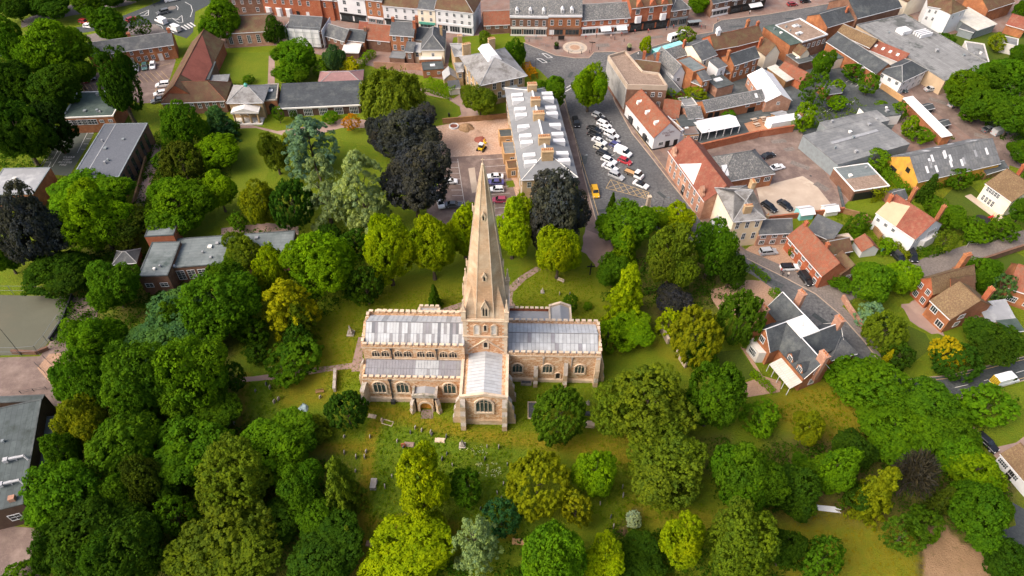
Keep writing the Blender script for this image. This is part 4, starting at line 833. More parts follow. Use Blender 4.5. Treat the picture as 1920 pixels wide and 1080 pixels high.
def crown_cone(seed, tiers=13, per=20, lsz=.04, droop=.25, top=.04, base=.95, puff=.12, ragged=.16, dens=15, power=1.0):
    global RNG
    RNG = np.random.default_rng(seed); pc, ph = [], []
    for t in range(tiers):
        z = -1+2*(t+.3)/tiers; r = top+(base-top)*((1-(z+1)/2)**power); n = max(3, int(dens*r)+2); a0 = RNG.uniform(0, 6.3)
        for i in range(n):
            a = a0+2*math.pi*i/n+RNG.normal(0, .15); rr = r*RNG.uniform(1-ragged*2, 1+ragged)
            for f in (.35, .62, .86, 1.0):
                pc.append((rr*f*math.cos(a), rr*f*math.sin(a), z-droop*rr*f*f*.6+RNG.normal(0, .02))); ph.append((math.cos(a)*.6, math.sin(a)*.6, .8))
    pc, ph = np.array(pc), np.array(ph); ph /= np.linalg.norm(ph, axis=1, keepdims=True)
    up = None
    return puffs_to_mesh('crown', pc, np.full(len(pc), puff)*RNG.uniform(.7, 1.2, len(pc)), per, lsz, .55, .5, ph, 1.5)
def crown_cedar(seed):
    global RNG
    RNG = np.random.default_rng(seed); pc, ph = [], []
    for t in range(46):
        z = RNG.uniform(-.75, .9); a = RNG.uniform(0, 6.3); r = (1-((z+.1)/1.15)**2*.75)*RNG.uniform(.72, 1.05); w = RNG.uniform(.16, .3)
        for k in range(12):
            f = RNG.uniform(.25, 1.0); s = RNG.normal(0, w*f*.6)
            pc.append((r*f*math.cos(a)-s*math.sin(a), r*f*math.sin(a)+s*math.cos(a), z-.28*f*f+RNG.normal(0, .03))); ph.append((math.cos(a)*.5, math.sin(a)*.5, .85))
    pc, ph = np.array(pc), np.array(ph); ph /= np.linalg.norm(ph, axis=1, keepdims=True)
    return puffs_to_mesh('crown', pc, RNG.uniform(.05, .10, len(pc)), 24, .026, .6, .45, ph, 1.7)
def crown_tuft(seed, n=420, lsz=.032):
    """yew: many upright tufts over a dome"""
    global RNG
    RNG = np.random.default_rng(seed); d = sph(n*2); d = d[d[:, 2] > -.6][:n]
    w = 1+.10*np.sin(d[:, 0]*7+seed)*np.cos(d[:, 1]*6)
    pc = d*(w*RNG.uniform(.8, 1.0, len(d)))[:, None]*.93
    pc = np.vstack([pc, pc+np.array([0, 0, .07])+d*.03]); ph = np.vstack([d, d]); 
    pt = np.concatenate([RNG.normal(.45, .12, len(d)), RNG.normal(.62, .12, len(d))])
    return puffs_to_mesh('crown', pc, RNG.uniform(.045, .075, len(pc)), 12, lsz, 1.6, .4, ph, 1.7, np.array([0, 0, 1.0]), pt=pt)
def crown_willow(seed):
    global RNG
    RNG = np.random.default_rng(seed); C, N = [], []
    for c in range(230):
        d = sph(1)[0]; d[2] = abs(d[2])*.9; p = d*RNG.uniform(.6, .95); ln = RNG.uniform(.25, .75)
        o = np.array([d[0], d[1], 0])
        for k in range(44):
            f = k/44; q = p+o*.12*f+np.array([0, 0, -ln*f])+RNG.normal(0, .035, 3); C.append(q); N.append(np.array([d[0], d[1], .5])+RNG.normal(0, .4, 3))
    C, N = np.array(C), np.array(N)
    return leaf_mesh('crown', C, N, RNG.uniform(.02, .036, len(C)), 1.7, np.array([0, 0, -1.0]))
def trunk_mesh(seed, bare=False):
    r = random.Random(seed); mb = MB(); p = Vector((0, 0, 0)); rad = .055; z = 0
    pts = [(0, 0, 0, .075), (.01, 0, .12, .05), (.015, .01, .35, .043), (0.0, .01, .62, .03), (.01, 0, .86, .012)]
    for a, b in zip(pts[:-1], pts[1:]): mb.bar(a[:3], b[:3], a[3], 7, 0, b[3])
    for i in range(9):
        h = .3+.055*i; a = i*2.4+r.uniform(-.3, .3); L = r.uniform(.22, .36)*(1.15-h*.6)
        m = (math.cos(a)*L*.5, math.sin(a)*L*.5, h+L*.3); e = (math.cos(a)*L, math.sin(a)*L, h+L*.8)
        mb.bar((0, 0, h), m, .02, 5, 0, .014); mb.bar(m, e, .014, 4, 0, .005)
    return mb.mesh('trunk', 'bark', True)
CROWN = {
 'broad': [crown_broad(s) for s in (1, 2, 3, 4, 5, 6, 7, 8)],
 'fine': [crown_broad(s, 30, .64, (.27, .38), (.045, .08), 18, .027, 80) for s in (11, 12, 13, 14, 15)],
 'bush': [crown_broad(s, 10, .5, (.42, .56), (.10, .16), 16, .058, 42) for s in (21, 22, 23, 24, 25)],
 'cone': [crown_cone(31), crown_cone(32, 15, 18, .036, .35, .04, .9, .10)],
 'weep': [crown_cone(33, 11, 26, .034, .75, .12, .95, .12, .22, 12, .6), crown_cone(34, 12, 26, .034, .7, .12, .95, .11, .25, 12, .65)],
 'cedar': [crown_cedar(41), crown_cedar(42), crown_cedar(43)],
 'tuft': [crown_tuft(51), crown_tuft(52), crown_tuft(53, 300, .04)],
 'willow': [crown_willow(61)],
 'dense': [crown_broad(s, 12, .5, (.44, .58), (.06, .1), 26, .03, 60) for s in (71, 72)],
}
def crown_twig(seed):
    global RNG
    RNG = np.random.default_rng(seed); n = 2600; d = sph(n); d[:, 2] = np.abs(d[:, 2])*1.2-.3
    return leaf_mesh('crown', d*RNG.uniform(.3, 1, (n, 1)), RNG.normal(0, 1, (n, 3)), RNG.uniform(.02, .035, n), 4.5, d)
CROWN['twig'] = [crown_twig(81)]
TRUNK = [trunk_mesh(s) for s in (1, 2, 3)]
TC = {'lime': (.235, .305, .006), 'bright': (.140, .245, .007), 'green': (.088, .180, .008), 'mid': (.064, .138, .008), 'mid2': (.066, .145, .008), 'dark': (.040, .088, .008),
      'deep': (.02, .045, .009), 'olive': (.112, .160, .013), 'olived': (.062, .090, .011), 'gold': (.340, .325, .009), 'goldg': (.175, .205, .009), 'copper': (.056, .058, .064),
      'cedar': (.255, .315, .140), 'blue': (.155, .265, .165), 'bluegreen': (.065, .135, .045), 'yew': (.034, .082, .010), 'yewb': (.065, .130, .010), 'teal': (.028, .085, .03), 'yellow': (.42, .30, .012), 'orange': (.42, .19, .01), 'white': (.42, .45, .32), 'twig': (.055, .052, .046)}
NTREE = [0]
def tree(box, kind, col, label, name='tree', cat='tree', group=None, rzmin=.55, rzmax=1.9, base=None, fix=None):
    x0, y0, x1, y1 = box; cx, cy = (x0+x1)/2, (y0+y1)/2; zc = 5.0
    for _ in range(6):
        p = P(cx, cy, zc); s = scale_at(p); rx = (x1-x0)/2/s
        v = np.array(p)-np.array([0, 0, CH]); dep = math.atan2(-v[2], math.hypot(v[0], v[1]))
        hh = (y1-y0)/2/s; q = hh*hh-(rx*math.sin(dep))**2
        rz = math.sqrt(q)/math.cos(dep) if q > 0 else rx*rzmin
        rz = min(max(rz, rx*rzmin), rx*rzmax)
        if fix: rz = rx*fix
        b0 = base if base is not None else (min(.9, .08*rz) if kind not in ('bush', 'tuft', 'cone') else 0.1)
        zc = b0+rz*.97
    NTREE[0] += 1; k = NTREE[0]
    t = thing(name, label, cat, (p[0], p[1], 0), 0.0, group)
    me = CROWN[kind][k % len(CROWN[kind])]; h = zc+rz*.55
    put('trunk', TRUNK[k % 3], t, (0, 0, -.05), k*1.3, None, (h*.5, h*.5, h))
    ra = random.uniform(.94, 1.1); g_ = (1.08 if y0 > 355 else .98) if kind in ('broad', 'fine', 'bush') else 1.0; v_ = random.uniform(.88, 1.1)
    big = kind in ('broad', 'fine') and rx > 2.6; m_ = .9 if big else 1.0
    tone = lambda v: [c*v_*v*random.uniform(.94, 1.06) for c in TC[col]]
    put('crown', me, t, (0, 0, zc), k*2.399, tone(1), (rx*ra*g_*m_, rx/ra*g_*m_, rz*g_*m_))
    if big:      # side masses of the crown that break its roundness
        a0 = k*1.7
        for i in range(3):
            a = a0+i*2.1+random.uniform(-.5, .5); s = random.uniform(.42, .62); q = random.uniform(.5, .66)
            put('crown', CROWN[kind][(k+i+1) % len(CROWN[kind])], t, (rx*q*math.cos(a), rx*q*math.sin(a), zc+rz*random.uniform(-.3, .38)), a*3, tone(random.uniform(.86, 1.14)), (rx*s*g_, rx*s*g_, rz*s*g_*random.uniform(.85, 1.1)))
    return t
TREES = [
 # around the church
 (682,407,772,542,'broad','lime','bright lime tree left of the spire, leftmost in the row behind the nave'),
 (768,402,852,530,'broad','lime','bright lime tree left of the spire, second in the row behind the nave'),
 (836,364,905,505,'broad','lime','bright lime tree partly hidden behind the left edge of the spire'),
 (922,360,1000,497,'broad','lime','bright lime tree close behind the right edge of the spire'),
 (1003,418,1092,530,'broad','lime','lone bright lime tree on the lawn right of the spire'),
 (980,300,1112,478,'broad','copper','blackish purple copper beech beside the end of the grey terrace'),
 (712,194,832,305,'broad','copper','blackish copper beech, the upper one by the sandy yard'),
 (708,262,846,418,'broad','copper','blackish copper beech, the lower one by the sandy yard'),
 (684,215,742,290,'broad','copper','small dark copper tree left of the two big copper beeches'),
 (520,208,642,332,'cedar','blue','pale blue-green cedar near the long low classroom'),
 (560,282,652,425,'cedar','cedar','silvery green cedar with bare grey top branches'),
 (620,274,736,440,'cedar','cedar','large yellowish silver cedar with drooping fronds beside the copper beech'),
 (668,116,800,232,'willow','olive','large weeping tree with hanging branches behind the low classroom'),
 (445,325,522,422,'broad','goldg','golden green tree at the lower end of the college lawn'),
 (505,338,592,432,'tuft','yew','dark evergreen between the golden tree and the cedars'),
 (420,440,492,515,'broad','olive','olive green tree in front of the flat brick hall roof'),
 (475,456,540,562,'broad','lime','narrow bright tree left of the big lime by the brick hall'),
 (540,430,672,565,'broad','bright','big bright tree right of the long flat brick hall'),
 (484,510,592,632,'cedar','gold','golden yellow conifer at the edge of the left wood'),
 (530,556,594,640,'weep','olive','grey-green drooping conifer tucked behind the golden conifer'),
 (655,500,718,578,'bush','dark','dark rounded evergreen at the lawn edge left of the lime row'),
 (798,524,830,584,'cone','yewb','small conical cypress by the north porch'),
 (612,732,689,812,'tuft','yew','dome shaped dark yew by the west end of the church'),
 (993,726,1102,836,'tuft','yewb','fresh green yew in front of the chancel wall'),
 (1122,376,1224,474,'broad','green','rounded green tree below the war memorial pillar'),
 (1215,384,1262,436,'broad','bright','small bright tree beside the war memorial pillar'),
 (1240,376,1302,440,'broad','lime','yellow-green tree at the lower end of the parking street'),
 (1206,412,1316,548,'fine','olive','large olive tree with brownish tips right of the churchyard path'),
 (1298,406,1378,528,'fine','mid','tall dark green tree below the cream town house'),
 (1342,462,1404,546,'fine','dark','dark evergreen at the bend of the lane below the cream house'),
 (1136,352,1160,404,'cone','yewb','thin pointed cypress beside the parking street'),
 (1145,418,1204,496,'weep','bright','light green conifer with drooping sprays right of the wooden cross'),
 (1116,476,1184,545,'broad','mid','shadowed green tree below the light drooping conifer'),
 (1134,488,1220,602,'weep','lime','yellow-green weeping conifer beyond the chancel'),
 (1134,588,1224,650,'broad','bright','low spreading bright tree right of the chancel end'),
 (1232,536,1302,600,'broad','copper','small blackish tree in the shade left of the gravel drive'),
 (1230,580,1280,630,'bush','lime','pale yellow-green shrub left of the round golden evergreen'),
 (1250,578,1356,690,'tuft','goldg','round golden green evergreen by the churchyard wall'),
 (1344,546,1432,652,'tuft','yewb','green evergreen on the gravel drive left of the vicarage'),
 (1118,670,1308,856,'fine','olive','huge olive green tree right of the chancel and yew'),
 (1284,678,1392,815,'broad','mid','deep green tree between the huge olive tree and the vicarage garden'),
 (1390,752,1462,818,'bush','green','low wide bush at the corner of the dry meadow'),
 (734,836,842,975,'broad','lime','bright yellow-green tree among the gravestones below the porch'),
 (838,876,908,952,'bush','mid','low dark bush right of the bright tree among gravestones'),
 (944,848,1074,975,'tuft','goldg','broad golden tufted yew in the lower churchyard'),
 (1078,835,1156,938,'broad','bright','fresh green tree right of the golden tufted yew'),
 (1168,810,1322,958,'fine','olive','large olive tree with pinkish tips in the lower churchyard'),
 (1338,828,1462,965,'broad','mid','deep green tree right of the lower olive tree'),
 (692,962,850,1105,'broad','lime','yellow-green tree at the bottom beside the grass path'),
 (842,954,940,1075,'cedar','cedar','pale silvery conifer at the bottom of the churchyard'),
 (905,934,976,1004,'bush','teal','dark bluish bush left of the golden tufted yew'),
 (1054,916,1106,994,'bush','goldg','small golden bush with a dead branch by the tufted yew'),
 (975,982,1092,1115,'broad','green','green domed tree at the bottom edge, right of the pale conifer'),
 (1096,990,1170,1110,'broad','lime','yellow-green tree at the bottom edge near the white blossom'),
 (1172,960,1201,992,'bush','white','small bush covered in white blossom beside the curved path'),
 (1140,1012,1252,1110,'broad','dark','dark tree with white flower heads at the bottom edge'),
 (1238,960,1324,1075,'broad','lime','bright yellow-green tree at the bottom, left of the big olive one'),
 (1328,934,1450,1110,'fine','olive','tall olive tree at the bottom, left of the brown meadow'),
 (1440,975,1512,1085,'broad','dark','dark tree on the left edge of the brown meadow'),
 (1500,1008,1572,1100,'bush','mid','rounded bush in the brown meadow at the bottom'),
 (1440,868,1535,965,'broad','dark','dark tree above the stacked white poles'),
 (1484,768,1546,840,'broad','goldg','yellowish green tree at the lower edge of the dry meadow'),
 (1528,826,1604,930,'broad','green','green tree left of the tall olive conifer by the brown meadow'),
 (1605,858,1692,978,'weep','goldg','tall olive-gold conifer above the brown meadow'),
 (1652,962,1732,1046,'dense','yewb','egg shaped clipped evergreen between meadow and bare earth'),
 (1746,892,1792,978,'weep','olived','dark olive conifer right of the dead thicket'),
 (1778,836,1882,930,'broad','bright','green tree left of the white bungalow'),
 (1786,900,1908,1028,'broad','mid','dark green tree below the white bungalow'),
 (1752,812,1832,890,'broad','green','green tree beside the car on the narrow drive'),
 (1846,1012,1935,1100,'broad','dark','dark tree in the bottom right corner'),
 (1700,960,1770,1010,'bush','mid','low bush above the patch of bare earth'),
 (1564,664,1712,775,'fine','green','spreading walnut-like tree at the end of the vicarage roof'),
 (1690,712,1806,812,'broad','mid','deep green tree left of the road with the white van'),
 (1612,748,1745,858,'broad','green','green tree right of the dry meadow'),
 (1748,772,1836,856,'broad','mid','deep green tree below the road with the white van'),
 (1806,732,1902,792,'bush','green','wide low bush below the white van'),
 (1743,632,1806,690,'tuft','yellow','golden yellow evergreen behind the dark yew by the road'),
 (1746,640,1840,712,'tuft','yew','dark rounded yew in front of the golden evergreen'),
 (1808,600,1914,684,'fine','dark','dark shrubby tree right of the rounded yew'),
 (1608,568,1664,615,'bush','blue','blue-grey shrub by the brick garden wall'),
 (1618,584,1698,662,'tuft','olive','olive evergreen beside the blue-grey shrub'),
 (1660,640,1712,692,'bush','dark','dark bush behind the walnut-like tree'),
 (1652,650,1680,690,'cone','gold','small golden conifer at the lane edge'),
 (1596,482,1682,574,'broad','green','round green tree beside the lane junction'),
 (1656,488,1724,552,'broad','bright','round yellowish tree left of the brown tiled villa'),
 (1545,506,1592,542,'dense','green','round clipped bush at the corner of the red cottage'),
 (1478,462,1492,480,'bush','green','small bush at the front corner of the red cottage'),
 (1708,745,1760,790,'bush','mid','bush tucked between the two roadside trees'),
 (1676,832,1756,950,'twig','twig','dark leafless thicket of bare twigs above the bare earth'),
 (1590,905,1640,965,'bush','dark','dark bush left of the tall olive-gold conifer'),
 (1484,850,1550,915,'broad','mid','deep green tree between the dry meadow and the white poles'),
 (1560,800,1640,880,'broad','dark','shaded tree at the lower tip of the dry meadow'),
 (1390,1000,1450,1060,'bush','mid','bush right of the bottom olive tree by the meadow'),
 (1290,640,1345,700,'bush','mid','shaded bush under the round golden evergreen'),
 (1380,560,1420,600,'bush','green','low bush at the edge of the gravel drive'),
 (1540,415,1575,440,'bush','bright','shrub in the middle of the cottage garden'),
 (1590,400,1628,440,'bush','mid','dark shrub at the end of the cottage garden'),
 (1648,448,1680,478,'bush','bright','shrub beside the small orange tiled shed'),
 (1560,520,1600,545,'bush','mid','low shrub between clipped bush and lane junction'),
 (1758,62,1792,86,'bush','mid','low green bush below the tall white house above the supermarket'),
 (1850,64,1888,96,'bush','goldg','dull bush behind the ribbed cream shed'),
 (1895,80,1935,120,'broad','mid','green tree at the right edge above the big trees'),
 (1900,0,1940,40,'broad','mid','green tree in the top right corner'),
 (1640,188,1668,206,'bush','green','weedy bush at the end of the small car park'),
 (1600,228,1625,244,'bush','bright','weeds growing on the depot roof edge'),
 # right side gardens
 (1724,322,1762,380,'cone','dark','dark conical conifer behind the orange chimney house'),
 (1734,368,1772,402,'bush','mid','dark bush at the back of the orange chimney house'),
 (1748,376,1808,432,'broad','green','dark green tree between the lawn and the red-roofed white house'),
 (1748,428,1796,474,'dense','olive','large clipped round bush in front of the bay windows'),
 (1798,412,1856,456,'bush','green','loose bush below the black trampoline'),
 (1778,314,1822,358,'bush','mid','dark bush at the back wall of the corrugated barn'),
 (1856,408,1905,450,'bush','mid','bush by the wire fence along the side lane'),
 (1614,276,1668,318,'bush','green','wild bush between the two derelict sheds'),
 (1894,354,1945,432,'broad','mid','dark tree at the right edge beside the cream house'),
 (1802,476,1874,545,'broad','mid','round dark tree by the square garden lawn'),
 (1856,512,1898,566,'bush','bluegreen','bluish green bush right of the brown tiled villa'),
 (1520,94,1562,150,'broad','mid','upright dark tree behind the red tiled beer garden shed'),
 (1498,134,1558,204,'dense','mid','dense dark oval tree beside the white tent roof'),
 (1556,148,1586,178,'bush','bright','yellow-green bush right of the dense oval tree'),
 (1578,118,1618,152,'bush','mid','dark shrub under the long orange brick wall'),
 (1612,136,1650,180,'bush','mid','dark shrub at the end of the orange brick wall'),
 (1668,190,1702,225,'bush','green','shrub at the top end of the white roofed strip'),
 (1690,215,1722,258,'bush','bright','yellowish shrub along the white roofed strip'),
 (1700,236,1752,272,'bush','green','shrub at the lower end of the white roofed strip'),
 (1488,190,1530,245,'bush','bright','overgrown yellow-green bush by the white tent roof'),
 (1550,180,1592,206,'bush','bright','hedge-like bush at the edge of the small car park'),
 (1770,128,1852,206,'broad','green','big tree right of the flat supermarket roof, nearest to it'),
 (1828,100,1925,192,'broad','mid','big tree on the right edge above the rear car park'),
 (1796,160,1880,236,'broad','mid','deep green tree above the row of parked cars, left one'),
 (1858,178,1945,262,'broad','mid','deep green tree above the row of parked cars, right one'),
 (1890,255,1950,310,'broad','mid','dark tree at the right edge beyond the parked silver van'),
 (1245,165,1290,198,'bush','bright','ivy bush behind the half round gable in the pub yard'),
 (1280,160,1330,196,'bush','goldg','flowering yellow-green bush in the pub yard'),
 (1250,190,1280,215,'bush','mid','dark bush beside the low red tiled pub wing'),
 (1350,205,1380,222,'bush','green','bush against the wall behind the white marquee'),
 (1198,66,1223,104,'broad','lime','slim bright street tree beside the turquoise bus'),
 (1268,50,1306,82,'bush','olive','small street tree in front of the white minibus'),
 (1286,-12,1330,24,'broad','green','green street tree by the bus shelter'),
 (1069,112,1143,210,'broad','bright','big round bright tree in the parking street'),
 (1000,138,1066,212,'broad','green','green tree at the top end of the grey terrace'),
 (864,156,936,224,'broad','olive','olive yellow tree in front of the stone mansion'),
 (944,66,988,124,'broad','mid','dark tree behind the right corner of the stone mansion'),
 (896,58,926,92,'bush','olive','small dull tree behind the mansion chimneys'),
 (1180,122,1206,150,'bush','bright','weeds growing on the edge of the gravel roof'),
 # upper middle and college gardens
 (510,68,596,140,'broad','green','wide green tree behind the terrace gardens'),
 (508,104,588,162,'broad','green','wide green tree just above the long low classroom'),
 (585,112,622,144,'bush','green','low green shrub left of the variegated shrub'),
 (600,80,646,140,'broad','bluegreen','bluish green round tree behind the slate cottages'),
 (636,105,676,140,'bush','gold','round yellow variegated shrub by the garden wall'),
 (640,213,678,247,'dense','orange','round bright orange-yellow clipped bush at the path bend'),
 (602,210,636,230,'bush','green','low green shrub under the classroom windows'),
 (510,198,534,231,'dense','green','clipped oval bush beside the brick archway'),
 (543,206,558,224,'dense','mid','small clipped round bush against the classroom'),
 (494,30,538,88,'fine','dark','dark evergreen beside the wrapped scaffold'),
 (372,-5,454,80,'broad','green','big fresh tree at the road junction'),
 (165,10,238,84,'broad','mid','green tree between the road and the left brick cottages'),
 (242,30,282,68,'dense','mid','small round street tree beside the left brick cottages'),
 (178,76,262,238,'fine','dark','tall narrow ivy clad tree by the left car park'),
 (300,174,388,284,'fine','mid','green tree left of the columned pavilion'),
 (370,194,446,264,'weep','bluegreen','bluish green drooping tree beside the columned pavilion'),
 (352,250,446,322,'broad','bright','yellowish tree on the left edge of the college lawn'),
 (298,268,384,345,'tuft','olived','dark olive evergreen beside the pale path'),
 (264,328,402,445,'broad','green','wide green tree beside the lower brick hall'),
 (374,312,442,402,'broad','bright','bright tree on the college lawn edge below the yellowish one'),
 (284,284,322,322,'bush','mid','small round shrub beside the pale path'),
 (486,236,540,330,'fine','olive','olive tree left of the blue-green cedar'),
 (428,398,462,432,'bush','mid','dark bush at the lower left corner of the college lawn'),
 (524,246,556,282,'bush','goldg','yellowish shrub between the lawn path and the blue-green cedar'),
 (426,228,452,252,'bush','mid','small dark bush at the foot of the pavilion steps'),
 (640,430,690,480,'bush','dark','dark undergrowth bush below the drooping cedar'),
 (590,420,640,462,'tuft','yew','dark evergreen below the silvery cedar with the bare top'),
 (452,140,478,158,'bush','mid','shrubs behind the columned pavilion'),
 (194,384,288,470,'fine','olived','thin olive tree left of the brick hall chimney end'),
 (74,308,240,424,'broad','green','broad green tree in front of the grey hall roof'),
 (118,338,240,480,'broad','bright','bright clumped tree below the grey hall roof'),
 (0,318,112,528,'broad','copper','large blackish purple tree at the left edge'),
 (150,405,196,476,'broad','mid','narrow green tree at the shaded end of the brick hall'),
 (48,478,168,552,'broad','dark','dark tree above the sports court'),
 (-20,436,30,520,'broad','mid','green tree on the left border beside the blackish purple one'),
 # left wood
 (160,482,258,590,'broad','green','green tree at the near corner of the flat brick hall'),
 (338,494,492,645,'broad','green','big rounded green tree left of the golden conifer'),
 (238,553,402,660,'broad','bluegreen','big grey-green tree in the upper part of the left wood'),
 (130,588,232,695,'broad','bright','yellowish tree overhanging the brown path by the court'),
 (102,650,216,792,'broad','green','green tree overhanging the paved plaza'),
 (196,638,330,805,'broad','green','green tree in the middle of the left wood'),
 (288,622,428,785,'broad','bright','largest bright domed tree at the right side of the left wood'),
 (306,712,446,812,'broad','mid','shaded green tree below the largest bright dome'),
 (114,738,204,856,'broad','goldg','yellowish tree overhanging the school roof'),
 (168,770,300,900,'broad','green','green tree right of the school roof, below the yellowish one'),
 (280,768,430,905,'broad','green','broad green tree at the lower right of the left wood'),
 (358,818,502,968,'fine','olive','large olive tree left of the lower churchyard'),
 (328,942,528,1115,'fine','olive','largest olive tree at the bottom left'),
 (48,864,184,1000,'broad','green','green tree leaning over the silver roof ducts'),
 (92,930,262,1090,'broad','dark','dark tree in the bottom left corner'),
 (238,838,314,960,'fine','olived','half dead olive tree in the left wood'),
 (296,928,366,1010,'bush','green','bright bush in a gap of the bottom left wood'),
 (178,968,306,1105,'broad','dark','dark undergrowth tree at the bottom left'),
 (8,1055,70,1110,'bush','green','small green bush at the bottom of the school yard'),
 (452,776,592,905,'broad','green','wide green tree left of the grass path junction'),
 (520,868,602,962,'broad','mid','green tree left of the weeping shrub'),
 (592,848,684,965,'weep','olive','olive weeping shrub beside the grass path'),
 (556,924,646,1010,'broad','mid','green tree beside the bend of the grass path'),
 (634,972,674,1032,'cone','olive','small pale conifer beside the grass path at the bottom'),
 (536,990,690,1110,'broad','dark','dark tree mass at the bottom beside the grass path'),
 (468,938,560,1020,'broad','dark','dark tree right of the largest olive tree'),
 (420,668,458,745,'bush','dark','dark bush at the end of the church path'),
 (500,655,600,700,'bush','mid','flowering shrub bank above the church path'),
 (532,610,584,668,'bush','dark','dark bush below the golden conifer'),
 (455,640,505,680,'bush','dark','low bush in the shade below the golden conifer'),
 (560,785,620,830,'bush','olive','dry looking bush left of the dome shaped yew'),
 (84,800,150,900,'broad','mid','tree squeezed between the school wings and the left wood'),
 (66,985,140,1080,'broad','dark','dark tree at the near end of the school yard'),
 (420,880,500,950,'broad','mid','green understorey tree between the two olive trees'),
 (260,880,340,960,'broad','dark','dark understorey tree in the middle of the bottom left wood'),
 (180,890,250,970,'broad','mid','green understorey tree right of the roof ducts'),
 (300,560,360,640,'broad','mid','green understorey tree behind the grey-green crown'),
 (440,590,500,650,'bush','mid','green understorey bush beside the big rounded tree'),
 # top left wood
 (44,24,168,158,'broad','green','large green tree beside the top left road'),
 (-10,34,54,135,'broad','mid','dark green tree at the left edge beside the top left road'),
 (-20,104,70,215,'broad','dark','dark tree in the shaded wood left of the left car park'),
 (52,118,152,224,'broad','dark','dark tree below the large roadside tree'),
 (-20,176,88,318,'broad','dark','dark tree left of the school playground'),
 (56,186,136,292,'broad','deep','very dark tree overhanging the playground fence'),
 (110,96,176,170,'broad','mid','green tree left of the brick cottages car park'),
 (-10,-20,64,42,'broad','dark','dark tree in the top left corner'),
 (46,-24,138,34,'broad','dark','dark tree beyond the road, second from the top left corner'),
 (134,-18,194,32,'broad','mid','green tree beyond the road, third from the top left corner'),
 (188,-22,240,14,'broad','dark','dark tree beyond the road, fourth from the top left corner'),
 (232,-35,300,-4,'broad','dark','dark tree tops at the upper frame edge beyond the roundabout'),
 (1120,598,1160,660,'bush','bright','low shoot of the bright tree near the chancel end'),
 (1054,553,1086,586,'bush','mid','small dark bush behind the vestry'),
 (1093,566,1110,581,'bush','green','tiny round bush on the lawn behind the vestry'),
]
for r in TREES:
    lw = r[0] < 430 and r[1] > 470
    nm = {'bush': 'bush', 'cone': 'conifer', 'weep': 'conifer', 'cedar': 'cedar_tree', 'tuft': 'yew_tree', 'willow': 'weeping_tree', 'dense': 'clipped_bush', 'twig': 'bare_thicket'}.get(r[4], 'tree')
    tree(r[:4], r[4], {'green': 'mid2', 'bright': 'green'}.get(r[5], r[5]) if lw else r[5], r[6], nm, 'bush' if nm in ('bush', 'clipped_bush') else 'tree', rzmax=3.2 if 'narrow ivy' in r[6] else 1.9)
# ------------------------------------------------------------------ buildings
WCACHE = {}
def window_meshes(w, h, style):
    k = (round(w, 2), round(h, 2), style)
    if k not in WCACHE:
        f = MB(); t = .09 if w < 1.4 else .11
        f.box(-w/2, w/2, -.08, .02, -.12, 0); f.box(-w/2, w/2, -.08, .02, h-t, h); f.box(-w/2, -w/2+t, -.08, .02, 0, h-t); f.box(w/2-t, w/2, -.08, .02, 0, h-t)
        nv = {'sash': 1, 'case': 2, 'wide': 4, 'shop': 3, 'tall': 1, 'plain': 0}[style]; nh = {'sash': 1, 'case': 0, 'wide': 1, 'shop': 0, 'tall': 3, 'plain': 0}[style]
        for i in range(nv): x = -w/2+w*(i+1)/(nv+1); f.box(x-.03, x+.03, -.06, .02, 0, h-t)
        for i in range(nh): z = h*(i+1)/(nh+1); f.box(-w/2+t, w/2-t, -.055, .02, z-.03, z+.03)
        p = MB(); p.face([(-w/2+t*.5, -.025, 0), (w/2-t*.5, -.025, 0), (w/2-t*.5, -.025, h-t*.5), (-w/2+t*.5, -.025, h-t*.5)])
        WCACHE[k] = f, p, {}
    return WCACHE[k]
def add_window(par, loc, rz, w, h, style='sash', frame='bright', glass='glass', name='window'):
    f, p, c = window_meshes(w, h, style)
    if frame not in c: c[frame] = f.mesh('window', frame)
    if ('g', glass) not in c: c[('g', glass)] = p.mesh('pane', glass)
    o = put(name, c[frame], par, loc, rz); put('pane', c[('g', glass)], o); return o
def side_at(side, t, L, D):
    if side == 'f': return (L*t, 0.0), 0.0
    if side == 'r': return (L, D*t), math.pi/2
    if side == 'b': return (L*(1-t), D), math.pi
    return (0.0, D*(1-t)), -math.pi/2
def chimney(par, x, y, z0, z1, w=.9, d=.6, mat='brick_red', pots=2, cap='same'):
    mb = MB(); mb.box(x-w/2, x+w/2, y-d/2, y+d/2, z0, z1-.3); mb.box(x-w/2-.08, x+w/2+.08, y-d/2-.08, y+d/2+.08, z1-.3, z1)
    o = mb.build('chimney', mat, par)
    for i in range(pots):
        mb = MB(); c = x-w/2+w*(i+.5)/pots; mb.cyl(c, y, z1, z1+.45, .14, .11, 7); mb.build('chimney_pot', 'pot', o) if par.parent is None else mb.build('chimney_pot', 'pot', par)
    return o
